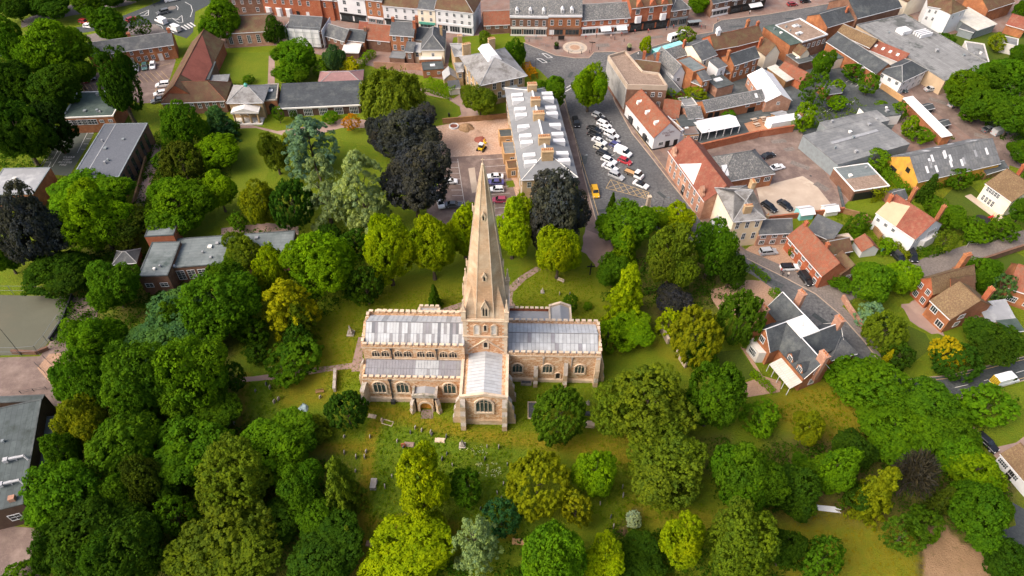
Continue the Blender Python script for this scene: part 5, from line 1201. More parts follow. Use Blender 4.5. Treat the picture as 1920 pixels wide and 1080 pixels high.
def roof_polys(kind, L, D, e, rise, o, hip):
    R_ = e+rise; m = D/2
    if kind == 'gable':
        s = rise/m; z = e-o*s; v = o*.6
        return [[(-v, -o, z), (L+v, -o, z), (L+v, m, R_), (-v, m, R_)], [(L+v, D+o, z), (-v, D+o, z), (-v, m, R_), (L+v, m, R_)]], [((-v, m, R_), (L+v, m, R_))]
    if kind == 'gabley':
        c = L/2; s = rise/c; z = e-o*s; v = o*.6
        return [[(-o, D+v, z), (-o, -v, z), (c, -v, R_), (c, D+v, R_)], [(L+o, -v, z), (L+o, D+v, z), (c, D+v, R_), (c, -v, R_)]], [((c, -v, R_), (c, D+v, R_))]
    if kind in ('hip', 'hipy'):
        if kind == 'hip':
            h0, h1 = (hip[0]*m, L-hip[1]*m); A, B = (h0, m, R_), (h1, m, R_)
        else:
            c = L/2; A, B = (c, hip[0]*c, R_), (c, D-hip[1]*c, R_)
        s = rise/(m if kind == 'hip' else L/2); z = e-o*s
        c0, c1, c2, c3 = (-o, -o, z), (L+o, -o, z), (L+o, D+o, z), (-o, D+o, z)
        if kind == 'hip':
            P_ = [[c0, c1, B, A], [c2, c3, A, B]]
            P_.append([c1, c2, B] if hip[1] else [c1, c2, B]); P_.append([c3, c0, A])
        else:
            P_ = [[c0, c1, A], [c1, c2, B, A], [c2, c3, B], [c3, c0, A, B]]
            return P_, [(A, B), (c0, A), (c1, A), (c2, B), (c3, B)]
        return P_, [(A, B), (c0, A), (c3, A), (c1, B), (c2, B)]
    if kind == 'mono':
        s = rise/D; return [[(-o, -o, e-o*s), (L+o, -o, e-o*s), (L+o, D+o*.3, e+rise+o*.3*s), (-o, D+o*.3, e+rise+o*.3*s)]], []
    if kind == 'monor':      # falls to the left
        s = rise/L; return [[(-o, -o, e-o*s), (L+o*.3, -o, R_), (L+o*.3, D+o, R_), (-o, D+o, e-o*s)]], []
def place(a, b, zr):
    A, B = P(*a, zr), P(*b, zr); u = B[:2]-A[:2]; L = float(np.linalg.norm(u)); return A, L, math.atan2(u[1], u[0])
def depth_of(a, b, c, zr):
    A, B, Cc = P(*a, zr)[:2], P(*b, zr)[:2], P(*c, zr)[:2]; u = (B-A)/np.linalg.norm(B-A); return float(abs(np.dot(Cc-A, np.array([-u[1], u[0]]))))
def house(name, label, a, b, depth, eave, rise=2.5, roof='gable', wall='brick_red', rmat='slate', zr=None, win=(), doors=(), chim=(), hip=(1, 1), over=.3, cat='house', group=None,
          ridge='slate_pale', parapet=None, style='sash', frame='bright', base=-.2, shop=None, dormers=(), quoin=None, cornice=None, lights=()):
    """a, b: pixels of the near wall's left and right corner at height zr (eave unless told); depth in metres or a pixel of the far left corner"""
    z_ = eave if zr is None else zr
    A, L, rz = place(a, b, z_)
    D = depth_of(a, b, depth, z_) if isinstance(depth, tuple) else depth
    t = thing(name, label, cat, (A[0], A[1], 0), rz, group)
    m = MB()
    if roof == 'gable': m.extr_x([(0, base), (D, base), (D, eave-.1), (D/2, eave+rise-.12), (0, eave-.1)], 0, L)
    elif roof == 'gabley': m.extr_y([(0, base), (L, base), (L, eave-.1), (L/2, eave+rise-.12), (0, eave-.1)], 0, D)
    elif roof == 'mono': m.extr_x([(0, base), (D, base), (D, eave+rise-.12), (0, eave-.1)], 0, L)
    elif roof == 'monor': m.extr_y([(0, base), (L, base), (L, eave+rise-.12), (0, eave-.1)], 0, D)
    else: m.box(0, L, 0, D, base, eave-.08)
    m.build('wall', wall, t)
    if roof == 'flat':
        r = MB(); p = .25; zt = eave+(parapet if isinstance(parapet, (int, float)) else .35)
        r.box(p, L-p, p, D-p, eave-.08, eave+.03); ro = r.build('roof', rmat, t)
        c = MB(); c.box(-.06, L+.06, -.06, p, eave-.08, zt); c.box(-.06, L+.06, D-p, D+.06, eave-.08, zt); c.box(-.06, p, p, D-p, eave-.08, zt); c.box(L-p, L+.06, p, D-p, eave-.08, zt)
        c.build('parapet', ridge if ridge != 'slate_pale' else 'concrete_white', t)
        if L*D > 55 and name not in ('garden_wall', 'yard_wall'):
            rr = random.Random(label)
            for _ in range(2+int(L*D > 150)*3):
                x, y, w, h = rr.uniform(.15, .85)*L, rr.uniform(.15, .85)*D, rr.uniform(.35, .8), rr.uniform(.3, .8); q = MB(); q.box(x-w/2, x+w/2, y-w/2, y+w/2, eave+.03, eave+.03+h); q.taper(x-w*.65, x+w*.65, y-w*.65, y+w*.65, eave+.03+h, eave+.13+h, .06); q.build('roof_vent', rr.choice(('zinc', 'metal_grey', 'white')), ro)
        rt = eave
    else:
        polys, rid = roof_polys(roof, L, D, eave, rise, over, hip)
        r = MB()
        for q in polys: r.slab(q, .14)
        ro = r.build('roof', rmat, t)
        if rid and ridge:
            c = MB()
            for p, q in rid: c.bar((p[0], p[1], p[2]+.03), (q[0], q[1], q[2]+.03), .11, 6)
            c.build('ridge_tiles', ridge, ro)
        g = MB()
        if roof in ('gable', 'hip', 'mono', 'hipy'): g.box(-over*.5, L+over*.5, -over-.1, -over+.04, eave-over*rise/max(D/2, .1)-.2, eave-over*rise/max(D/2, .1)-.02); g.build('gutter', 'metal_dark' if frame == 'metal_dark' else 'bright', ro)
        rt = eave+rise
    for w_ in win:
        sd, n, z, w, h = w_[:5]; t0, t1 = (w_[5], w_[6]) if len(w_) > 6 else (0, 1); st = w_[7] if len(w_) > 7 else style
        for i in range(n):
            (x, y), r_ = side_at(sd, t0+(t1-t0)*(i+.5)/n, L, D); add_window(t, (x, y, z), r_, w, h, st, frame)
    for sd, f, w, h, mk in doors:
        (x, y), r_ = side_at(sd, f, L, D); q = MB(); q.box(-w/2, w/2, -.06, .03, -.1, h); q.box(-w/2-.1, -w/2, -.1, .03, -.1, h+.12); q.box(w/2, w/2+.1, -.1, .03, -.1, h+.12); q.box(-w/2, w/2, -.1, .03, h, h+.12)
        q.build('door', mk, t, (x, y, 0), r_)
    for c_ in chim:
        fx, fy, hh = c_[:3]; w, d = (c_[3], c_[4]) if len(c_) > 4 else (.95, .65); mk = c_[5] if len(c_) > 5 else 'brick_red'; n = c_[6] if len(c_) > 6 else 2
        x, y = L*fx, D*fy; mb = MB(); z0 = eave-.2; z1 = rt+hh
        mb.box(x-w/2, x+w/2, y-d/2, y+d/2, z0, z1-.3); mb.box(x-w/2-.09, x+w/2+.09, y-d/2-.09, y+d/2+.09, z1-.3, z1-.02)
        ch = mb.build('chimney', mk, t)
        for i in range(n):
            q = MB(); ax = (x-w/2+w*(i+.5)/n, y) if w >= d else (x, y-d/2+d*(i+.5)/n); q.cyl(*ax, z1-.02, z1+.45, .15, .11, 7); q.build('chimney_pot', 'pot', ch)
    if shop:      # shop front: fascia and glazing with stall riser
        mk, n, zf = shop; q = MB(); q.box(.2, L-.2, -.22, .02, zf, zf+.7); q.box(.2, L-.2, -.12, .02, -.1, .6); q.build('shop_fascia', mk, t)
        for i in range(n): add_window(t, (.2+(L-.4)*(i+.5)/n, -.03, .65), 0, (L-.4)/n*.86, zf-.75, 'shop', mk)
    if cornice:
        q = MB(); q.box(-.05, L+.05, -.25, .0, eave-.75, eave+.1); q.build('cornice', cornice, t)
    for fx, z, w, h in dormers:
        y0 = (z-eave)/(rise/(D/2)) if rise else 1.0; x = L*fx; q = MB()
        q.extr_y([(x-w/2, z-.1), (x+w/2, z-.1), (x+w/2, z+h), (x, z+h+w*.45), (x-w/2, z+h)], y0, y0+2.2); dm = q.build('dormer', 'bright', t); add_window(dm, (x, y0-.01, z+.1), 0, w*.7, h*.8, 'sash', frame)
    for fx, fy, w, d in lights:      # roof lights on a slope or flat roof
        q = MB(); x, y = L*fx, D*fy
        if roof == 'flat': q.box(x-w/2, x+w/2, y-d/2, y+d/2, eave, eave+.35); q.build('roof_light', 'bright', ro)
        else:
            s = rise/(D/2) if roof != 'mono' else rise/D; zz = lambda yy: eave+min(yy, D-yy if roof != 'mono' else yy)*s+.03
            q.slab([(x-w/2, y-d/2, zz(y-d/2)), (x+w/2, y-d/2, zz(y-d/2)), (x+w/2, y+d/2, zz(y+d/2)), (x-w/2, y+d/2, zz(y+d/2))], .06); q.build('roof_light', 'bright', ro)
    t['L'] = L; t['D'] = D
    return t
H = house
def part(t, name, mat, fn):
    mb = MB(); fn(mb, t['L'], t['D']); return mb.build(name, mat, t)
# ---- High Street, far side (bases on the pavement)
H('brick_shop','dark brick house with white sash windows at the top left of the high street',(422,28),(498,26),7,6.5,3,wall='brick_brown',zr=0,win=[('f',5,4,1,1.5),('f',3,1,1.2,1.6)],chim=[(.1,.5,.8)])
t=H('brick_terrace','long red brick terrace with white bay windows left of the white building',(498,27),(638,38),8,7.5,3,wall='brick_red',rmat='slate_lichen',zr=0,win=[('f',9,4.6,1.1,1.7),('f',3,.8,1.3,1.9,.0,.4)],doors=[('f',.45,1,2.1,'blackish'),('f',.58,1,2.1,'bright')],chim=[(.3,.5,1),(.7,.5,1)])
for k,f in enumerate((.06,.2,.33)):
    part(t,'bay_window','bright',lambda m,L,D,f=f:(m.prism([(L*f-1.2,-.0),(L*f-.7,-.9),(L*f+.7,-.9),(L*f+1.2,0)],0,3.0)))
for k,f in enumerate((.74,.9)):
    part(t,'turret_roof','slate_pale',lambda m,L,D,f=f:m.hull([(L*f-1.6,-1,7.4),(L*f+1.6,-1,7.4),(L*f+1.6,2,7.4),(L*f-1.6,2,7.4)],[(L*f-.05,.4,9.6),(L*f+.05,.4,9.6),(L*f+.05,.5,9.6),(L*f-.05,.5,9.6)]))
    part(t,'bay_window','brick_red',lambda m,L,D,f=f:m.box(L*f-1.3,L*f+1.3,-.8,0,0,7.4))
t=H('white_shop','tall white rendered shop with a black shopfront and a yellow door',(639,39),(690,46),9,9.5,2.5,wall='bright',zr=0,win=[('f',2,6.6,1.3,1.5),('f',2,3.9,1.3,1.5)],shop=('blackish',2,2.6))
t=H('brick_shop','narrow red brick shop with a dark archway right of the white shop',(691,46),(722,50),9,9.5,2.5,wall='brick_orange',zr=0,win=[('f',2,6.9,1,1.5),('f',2,4.2,1,1.5)],shop=('bright',2,2.6))
H('white_terrace','long white terrace under a brown tiled roof in the high street',(722,50),(786,56),9,8.2,3.6,wall='bright',rmat='clay_brown',zr=0,win=[('f',4,6,.9,1.3),('f',4,3.6,.9,1.3)],shop=('blackish',2,2.5),chim=[(.5,.5,.9)])
H('cream_shop','pale cream shop with a green fascia beside the white terrace',(786,56),(818,59),9,8.2,3.4,wall='palecream',rmat='slate',zr=0,win=[('f',2,6,.9,1.3),('f',2,3.6,.9,1.3)],shop=('copper',1,2.5))
H('white_corner_shop','large white corner shop with rows of small dark windows and glazed front',(819,59),(888,67),11,8.6,4,roof='hip',hip=(0,1),wall='bright',rmat='clay_brown',zr=0,win=[('f',5,6.3,1,1.2),('f',5,3.9,1,1.2),('r',4,5.5,1,1.3)],shop=('bright',3,2.9))
H('red_roof_wing','low building with an orange red tiled roof in the shopping alley',(908,64),(956,62),7,3.6,3.2,wall='brick_brown',rmat='clay_orange',zr=0,win=[('f',3,2,1.4,.9)])
t=H('brown_brick_shop','brown brick shop with white cornice and three white dormers',(956,67),(1026,68),9,7.4,3.6,wall='brick_brown',rmat='slate_lichen',zr=0,win=[('f',5,3.9,1.1,1.9)],shop=('concrete_white',3,2.7),cornice='bright',dormers=[(.18,7.9,1.1,1.2),(.53,7.9,1.1,1.2),(.88,7.9,1.1,1.2)])
t=H('orange_brick_shop','orange brick shop with white cornice and two dormers facing the square',(1026,68),(1088,68),9,7.8,3.8,wall='brick_orange',rmat='slate_lichen',zr=0,win=[('f',4,4.2,1.2,1.9)],doors=[('f',.12,1.6,2.4,'bright')],shop=('brick_brown',2,2.7),cornice='bright',dormers=[(.42,8.3,1.2,1.2),(.7,8.3,1.2,1.2)])
t=H('brick_shop','long low brick shop with two white awnings',(1088,67),(1178,61),9,5.9,3.4,wall='brick_red',rmat='slate_lichen',zr=0,win=[('f',6,3.9,1.1,1.1)],shop=('bright',3,2.5))
for f in (.5,.83): part(t,'awning','bright',lambda m,L,D,f=f:m.slab([(L*f-1.9,-2.0,2.1),(L*f+1.9,-2.0,2.1),(L*f+1.9,-.2,2.9),(L*f-1.9,-.2,2.9)],.06))
t=H('gabled_brick_shop','tall red brick building with pointed gables and white bay windows',(1178,61),(1252,52),9,9.2,3,wall='brick_red',rmat='clay_brown',zr=0,win=[('f',3,6.6,1.6,1.8,0,1,'case'),('f',3,3.9,1.6,1.8,0,1,'case')],shop=('blackish',3,2.9))
for f in (.2,.53,.82): part(t,'gable','brick_red',lambda m,L,D,f=f:m.extr_y([(L*f-1.5,9),(L*f+1.5,9),(L*f,11.6)],-.05,4))
for f in (.2,.82): part(t,'bay_window','bright',lambda m,L,D,f=f:m.prism([(L*f-1.3,-.05),(L*f-.9,-.7),(L*f+.9,-.7),(L*f+1.3,-.05)],3.5,5.9))
H('hipped_brick_shop','brick shop with a dark hipped slate roof at the bus shelter',(1253,52),(1287,47),8,6.6,3.2,roof='hip',wall='brick_brown',rmat='slate',zr=0,win=[('f',2,4.2,1.3,1.6)],shop=('metal_grey',2,2.8))
H('brick_shop','brick shop with white windows at the top right of the square',(1331,33),(1365,26),8,5.6,3,wall='brick_brown',rmat='slate_dark',zr=0,win=[('f',2,3.6,1.1,1.3)],shop=('bright',1,2.4))
t=H('dark_shop','dark fronted shop with a white awning at the top right of the square',(1366,27),(1432,15),8,5.6,3,wall='brick_dark',rmat='slate_dark',zr=0,win=[('f',4,3.4,1.1,1.3)],shop=('blackish',3,2.4))
part(t,'awning','bright',lambda m,L,D:m.slab([(L*.5,-2,2.1),(L*.85,-2,2.1),(L*.85,-.2,2.9),(L*.5,-.2,2.9)],.06))
# ---- High Street, backs of the near side
H('college_wing','long brown roofed brick wing with tall white windows at the top left',(420,62),(507,57),(425,28),5.2,2.6,wall='brick_pink',rmat='clay_brown',win=[('f',5,1.2,1.3,2.8,0,1,'tall')])
H('slate_cottage','brick cottage with a grey slate roof right of the wrapped scaffold',(609,65),(646,76),6,4.6,2.6,wall='brick_brown',rmat='slate',win=[('f',3,3.0,1,1)])
H('slate_cottage','low cottage with a dark grey roof beside the red tiled house',(646,73),(683,77),6.5,4.2,2.2,wall='brick_orange',rmat='slate_dark',win=[('f',3,2.2,1,1.1)],chim=[(.95,.5,1,1,.7,'brick_brown')])
H('red_tiled_house','house with a large rusty red tiled roof left of the tall brick house',(688,72),(731,76),7.5,4.4,3.6,wall='brick_brown',rmat='clay_orange',win=[('f',1,2.8,1,1)])
H('red_tiled_house','narrow rusty red roof strip behind the slate cottages',(672,58),(700,61),5,4.6,2.4,wall='brick_red',rmat='clay_red')
H('brick_townhouse','tall red brick house with slate roof and white sash windows',(731,64),(775,67),8.5,7.6,2.6,wall='brick_orange',rmat='slate',win=[('f',3,5.4,1.1,1.6,0,1),('f',2,2.2,1.1,1.7,.0,.65)],doors=[('f',.85,1,2.2,'bright')],chim=[(.05,.5,1.2),(1.0,.3,1.2),(1.0,.75,1.2)])
t=H('slate_house','grey hipped slate building with a pale flat extension behind the shops',(790,92),(832,92),13,5.6,3.2,roof='hipy',wall='palecream',rmat='slate',chim=[(.85,.6,.8,.8,.6,'goldstone')],win=[('f',1,3,1,1.2)])
H('flat_extension','white flat roofed brick extension in front of the grey hipped building',(786,112),(828,111),5,2.9,roof='flat',wall='brick_orange',rmat='concrete_white',ridge='concrete_white',parapet=.12)
H('slate_house','slate roofed link between the tall brick house and hipped building',(776,72),(800,74),8,5.4,2.2,wall='palecream',rmat='slate_dark')
H('brick_outbuilding','small orange brick outbuilding with a dark flat roof and skylight',(793,132),(832,129),5,2.8,roof='flat',wall='brick_orange',rmat='felt_dark',win=[('f',2,1.2,1,.8)],lights=[(.5,.5,1.6,1.2)],ridge='felt_dark',parapet=.15)
H('low_shed','low shed with a pale rusty roof behind the slate cottages',(642,97),(672,98),(643,80),2.6,.8,roof='mono',wall='brick_brown',rmat='concrete_white')
H('flat_extension','grey flat roofed extension below the tall brick house',(730,108),(758,110),4.5,2.8,roof='flat',wall='brick_brown',rmat='felt',ridge='felt',parapet=.15)
H('yellow_back_wing','narrow yellow brick back wing with one sash window',(760,95),(774,96),4,5.2,1.2,roof='mono',wall='brick_brown',rmat='slate',win=[('f',1,2.6,1,1.6)])
H('yellow_back_wing','ochre rendered back wing below the link building',(774,95),(789,96),4,4.6,.8,roof='mono',wall='cream',rmat='slate_pale',win=[('f',1,2.6,1.1,1.6)])
H('garden_wall','brick garden wall behind the weeping tree',(700,117),(795,121),.35,2.2,0,roof='flat',wall='brick_pink',rmat='brick_pink',ridge='brick_pink',parapet=.1,cat='wall')
# building wrapped in white scaffold sheeting
t=H('wrapped_building','building wrapped in white scaffold sheeting with a slate roof',(548,86),(606,90),9,6.4,2.6,wall='brick_brown',rmat='slate',cat='building',zr=0)
def wrap(m,L,D):
    for i in range(9):
        x0,x1=L*i/9,L*(i+1)/9; m.hull([(x0,-1.2+.15*(i%2),.8),(x1,-1.2+.15*((i+1)%2),.8),(x1,-1.1,.8),(x0,-1.1,.8)],[(x0,-1.0,6.9),(x1,-1.0,6.9),(x1,-.95,6.9),(x0,-.95,6.9)])
    m.box(L+.9,L+1.0,-1,D,.8,6.9); m.box(-1,-.9,-1,D,.8,6.9)
part(t,'scaffold_sheeting','bright',wrap)
for i in range(5):
    part(t,'scaffold_pole','metal_grey',lambda m,L,D,i=i:m.bar((L*i/4,-1.35,0),(L*i/4,-1.35,9.3),.06))
for z in (2,4,6,8): part(t,'scaffold_rail','metal_grey',lambda m,L,D,z=z:m.bar((-1,-1.35,z),(L+1,-1.35,z),.05))
# ---- left: cottages, courtyard ranges, pavilion, classroom
H('brick_cottages','long orange brick range with grey slate roof beside the left car park',(165,104),(325,82),(168,84),5.2,2.4,wall='brick_orange',rmat='slate',win=[('f',7,3.4,1,1.2,.2,1),('f',6,1.0,1.1,1.4,.42,.92)],doors=[('f',.45,1.2,2.2,'concrete_white'),('f',.8,1.3,2.4,'concrete_white')],chim=[(.5,.7,.8),(.98,.5,1.2)])
t=H('tiled_range','large range with a red and brown clay tiled roof by the left car park',(303,183),(368,182),(347,78),4.6,4.2,roof='gabley',wall='brick_red',rmat='clay_brown',ridge='clay_orange')
part(t,'roof_patch','clay_new',lambda m,L,D:m.slab([(L*.53,D*.18,4.6+4.2*.94+.09),(L+.2,D*.18,4.6+.03),(L+.2,D*.55,4.6+.03),(L*.53,D*.9,4.6+4.2*.94+.09)],.05))
t=H('tiled_wing','brown tiled front wing with white sash windows left of the columned pavilion',(303,192),(421,187),(331,158),4.4,3.6,roof='hip',wall='brick_brown',rmat='clay_brown',ridge='clay_orange',win=[('f',5,2,1.1,1.7,.4,1)])
H('tiled_wing','brown tiled cross wing with a row of white windows on its right side',(352,114),(388,113),(352,74),5.2,2.8,roof='hipy',wall='brick_brown',rmat='clay_brown',ridge='clay_orange',win=[('r',6,3,1,1.6)])
H('flat_link','grey flat roof link between tiled wing and pavilion',(388,165),(424,163),(384,142),3.8,roof='flat',wall='brick_brown',rmat='felt',ridge='felt',parapet=.1)
H('flat_link','small dark flat roof in the corner of the red tiled range',(366,150),(392,149),(376,117),4.4,roof='flat',wall='brick_brown',rmat='felt_dark',ridge='felt_dark',parapet=.1)
t=H('columned_pavilion','small stone pavilion with columned portico, pyramid slate roof and green finial',(428,189),(490,188),(434,160),6.2,2.4,roof='hip',wall='goldstone',rmat='slate_weathered',over=.7,ridge='slate_pale',cat='pavilion')
part(t,'cornice','concrete_white',lambda m,L,D:m.box(-.6,L+.6,-.6,D+.6,5.5,5.85))
def ped(m,L,D):
    m.extr_y([(L*.1,4.2),(L*.9,4.2),(L*.5,5.4)],-3.2,.02); m.box(L*.08,L*.92,-3.3,0,3.7,4.2)
part(t,'pediment','concrete_white',ped)
for i in range(4): part(t,'column','goldstone',lambda m,L,D,i=i:(m.cyl(L*(.14+.24*i),-2.8,.4,3.7,.34,.28,10)))
part(t,'portico_step','concrete_white',lambda m,L,D:(m.box(L*.05,L*.95,-3.7,0,0,.35)))
for i in range(3): add_window(t,(t['L']*(.26+.24*i),-.01,1.2),0,1.0,2.0,'sash')
part(t,'finial','copper',lambda m,L,D:(m.cyl(L/2,D/2,8.2,9.0,.5,.5,8),m.cyl(L/2,D/2,9.0,9.5,.6,.1,8)))
t=H('brick_archway','brick block with a dark archway and flat roof right of the pavilion',(493,190),(519,188),(490,160),4.6,roof='flat',wall='brick_orange',rmat='felt_dark',ridge='greystone',parapet=.3,lights=[(.35,.6,2.2,1.2)])
part(t,'archway','blackish',lambda m,L,D:m.extr_y([(L*.3,0)]+[(L*.3+L*.5*i/8,2.6+1.1*math.sin(math.pi*i/8)) for i in range(9)]+[(L*.8,0)],-.02,.3))
H('garden_chimney_shed','orange brick chimney stack behind the pavilion',(456,165),(464,165),1.2,5.4,.3,roof='gable',wall='brick_orange',rmat='brick_orange',cat='chimney',ridge=None,over=.05)
t=H('long_classroom','long low classroom with dark grey roof and white glazed doors',(522,202),(674,195),(527,163),3.2,1.2,roof='mono',wall='brick_dark',rmat='slate_dark',over=.15,cat='classroom')
part(t,'fascia','white',lambda m,L,D:m.box(-.3,L+.3,-.4,-.16,2.75,3.18))
for i in range(5): add_window(t,(t['L']*(.16+.19*i),-.02,.05),0,2.6,2.3,'wide',name='glazed_door')
H('hipped_classroom','low building with a mauve pink hipped roof behind the long classroom',(597,158),(678,155),(595,134),3,1.8,roof='hip',wall='brick_brown',rmat='clay_pink')
# ---- left: school halls
H('flat_classrooms','flat green roofed classrooms with a white window band above the playground',(116,222),(212,218),(142,174),5.2,roof='flat',wall='brick_orange',rmat='felt_green',ridge='white',parapet=.25,win=[('f',3,2.9,4.2,1.6,0,.6,'wide'),('f',2,3.4,1.2,.8,.65,1)],cat='school')
t=H('grey_hall','large school hall with a blue-grey roof and dark fins along its side',(134,334),(223,332),(186,233),6.4,roof='flat',wall='brick_brown',rmat='hallroof',ridge='metal_grey',parapet=.15,cat='hall')
part(t,'roof_seam','zinc',lambda m,L,D:m.box(L*.26,L*.28,.3,D-.3,6.43,6.5))
for i in range(6): add_window(t,(t['L'],t['D']*(.08+.15*i),1.0),math.pi/2,1.6,4.6,'plain','metal_dark')
H('grey_hall','pale grey roofed hall at the left border beside the blackish tree',(-30,366),(62,364),(8,316),5.2,roof='flat',wall='brick_orange',rmat='zinc',ridge='metal_grey',parapet=.12,cat='hall')
t=H('brick_hall','long flat brick hall with stained grey roof and white framed windows',(317,503),(546,486),(328,448),5.0,roof='flat',wall='brick_brown',rmat='felt_stained',ridge='felt_dark',parapet=.12,cat='hall',win=[('f',6,1.2,1.8,2.8,.03,.55,'tall')],lights=[(.03,.05,.8,.6)])
t=H('brick_hall','taller flat roofed end block of the brick hall',(258,519),(314,517),(272,455),6.0,roof='flat',wall='brick_brown',rmat='felt_stained',ridge='felt_dark',parapet=.12,cat='hall',win=[('f',2,2.6,1.8,1.2)])
H('brick_hall','small raised flat roof at the far corner of the brick hall',(271,444),(325,441),(275,424),7.2,roof='flat',wall='brick_red',rmat='felt_stained',ridge='felt_dark',parapet=.12,cat='hall')
H('slate_annex','low slate roofed annex in the shade left of the brick hall',(212,494),(254,490),(222,470),3,1.4,roof='hip',wall='brick_dark',rmat='slate')
t=H('school_block','flat roofed brick school with silver roof ducts at the left edge',(43,945),(78,748),16,6.2,roof='flat',wall='brick_dark',rmat='felt_school',ridge='felt_dark',parapet=.12,cat='school',win=[('f',3,2.6,1.8,1.8,.0,.22),('l',3,2,2.0,1.8)])
def duct(m,y,x):
    k=len(m.v); x=-x
    m.box(x-1.6,x-.8,y-.4,y+.4,6.7,7.4); m.box(x-.7,x+.6,y-.22,y+.22,6.9,7.3); m.bar((x+.6,y,7.1),(x+1.8,y,7.1),.25,8); m.bar((x+1.8,y,7.1),(x+2.2,y-.4,6.2),.25,8); m.box(x-1.4,x-1.2,y-.1,y+.1,6.2,6.7); m.box(x+.2,x+.4,y-.1,y+.1,6.2,6.9)
    m.v[k:]=[(b,-a,c) for a,b,c in m.v[k:]]
part(t,'roof_duct','alloy',lambda m,L,D:duct(m,L*.42,2.6)); part(t,'roof_duct','alloy',lambda m,L,D:duct(m,L*.2,2.6))
part(t,'roof_vent','brick_pink',lambda m,L,D:m.box(L*.04,L*.08,1.2,2.2,6.2,7.1))
H('school_block','dark flat roofed step of the school in front of the plaza railings',(-20,756),(78,752),(-10,744),5.2,roof='flat',wall='brick_dark',rmat='felt_school',ridge='felt_dark',parapet=.1,cat='school')
H('school_block','lower flat roofed wing between the school and the left wood',(56,842),(112,836),(86,782),3.4,roof='flat',wall='brick_dark',rmat='felt_school',ridge='felt_dark',parapet=.12,cat='school')
H('school_block','lowest flat roofed wing behind the arched white shelter',(50,880),(108,868),(60,838),3.2,roof='flat',wall='brick_dark',rmat='felt_dark',ridge='felt_dark',parapet=.1,cat='school')
t=thing('arched_shelter','white arched canopy beside the school roof ducts','shelter',P(68,895),.15)
mb=MB()
for i in range(6):
    a0,a1=math.pi*i/6,math.pi*(i+1)/6; q=lambda a,y,r:(r*math.cos(a),y,1.8+r*.5*math.sin(a)); mb.hull([q(a0,-2.2,1.3),q(a1,-2.2,1.3),q(a1,2.2,1.3),q(a0,2.2,1.3)],[q(a0,-2.2,1.36),q(a1,-2.2,1.36),q(a1,2.2,1.36),q(a0,2.2,1.36)])
mb.build('canopy','bright',t)
for sx in (-1.3,1.3):
    for sy in (-2,2): mb=MB(); mb.cyl(sx,sy,0,1.85,.06); mb.build('post','metal_grey',t)
# ---- stone mansion and grey terrace
t=H('stone_mansion','golden stone mansion with a pale hipped roof and big roof light',(902,156),(984,139),(868,105),8.4,3.4,roof='hipy',wall='goldstone',rmat='slate_weathered',over=.7,ridge='zinc',win=[('f',4,5.4,1.2,2.0,.2,1),('f',3,2,1.2,2.2,.3,1),('l',5,5.2,1.1,2.0),('l',5,1.8,1.2,2.4)],chim=[(.12,1.0,.6,2.6,1.0,'goldstone',4),(.72,1.02,.6,2.2,1.0,'goldstone',4)],cat='mansion')
part(t,'roof_light','bright',lambda m,L,D:m.hull([(L*.34,D*.38,10.9),(L*.66,D*.38,10.9),(L*.66,D*.9,10.9),(L*.34,D*.9,10.9)],[(L*.42,D*.42,12.4),(L*.58,D*.42,12.4),(L*.58,D*.86,12.4),(L*.42,D*.86,12.4)]))
for z in (2.8,5.4): part(t,'fire_stair','metal_grey',lambda m,L,D,z=z:(m.box(L*.45,L*.8,-1.6,-.3,z,z+.1),m.bar((L*.8,-1,z),(L*.55,-1.2,z-2.6),.12),m.bar((L*.45,-1.6,z+1),(L*.8,-1.6,z+1),.05)))
H('mansion_wing','low stone wing with a small hipped slate roof left of the mansion',(857,133),(868,132),5,5.4,1.4,roof='hip',wall='goldstone',rmat='slate_pale',win=[('f',1,3,1,1.4)])
H('mansion_wing','upper hipped slate wing behind the left side of the mansion',(853,104),(872,102),8,6.8,1.6,roof='hip',wall='goldstone',rmat='slate_pale',chim=[(.9,.9,1.4,1.4,.9,'goldstone',3)])
H('mansion_wing','single storey stone outhouse with a sloping roof left of the mansion',(833,148),(856,146),(832,134),3.2,1.6,roof='gabley',wall='goldstone',rmat='slate_pale')
H('mansion_wing','tiny slate roofed outhouse behind the clipped hedge',(843,165),(862,163),3.0,2.6,.8,roof='mono',wall='white',rmat='slate')
t=H('grey_terrace','long terrace with a pale grey roof, white dormers and stone chimneys',(980,335),(1080,329.5),(949,165),8.4,3.0,roof='hipy',wall='goldstone',rmat='leadgrey',over=.5,ridge='white',win=[('l',12,5.4,1.1,1.8),('l',12,2,1.1,2.0),('f',4,5.4,1.1,1.8)],cat='terrace')
L_,D_=t['L'],t['D']
for f in (.12,.26,.52,.68,.86):
    w=3.0 if f<.6 else 2.6
    part(t,'chimney','goldstone',lambda m,L,D,f=f,w=w:(m.box(L*.5-w/2,L*.5+w/2,D*f-.9,D*f+.9,9,12.9),m.box(L*.5-w/2-.12,L*.5+w/2+.12,D*f-1.0,D*f+1.0,12.9,13.15)))
    for i in range(6): part(t,'chimney_pot','pot',lambda m,L,D,f=f,i=i,w=w:m.cyl(L*.5-w/2+w*(i+.5)/6,D*f,13.15,13.7,.17,.13,7))
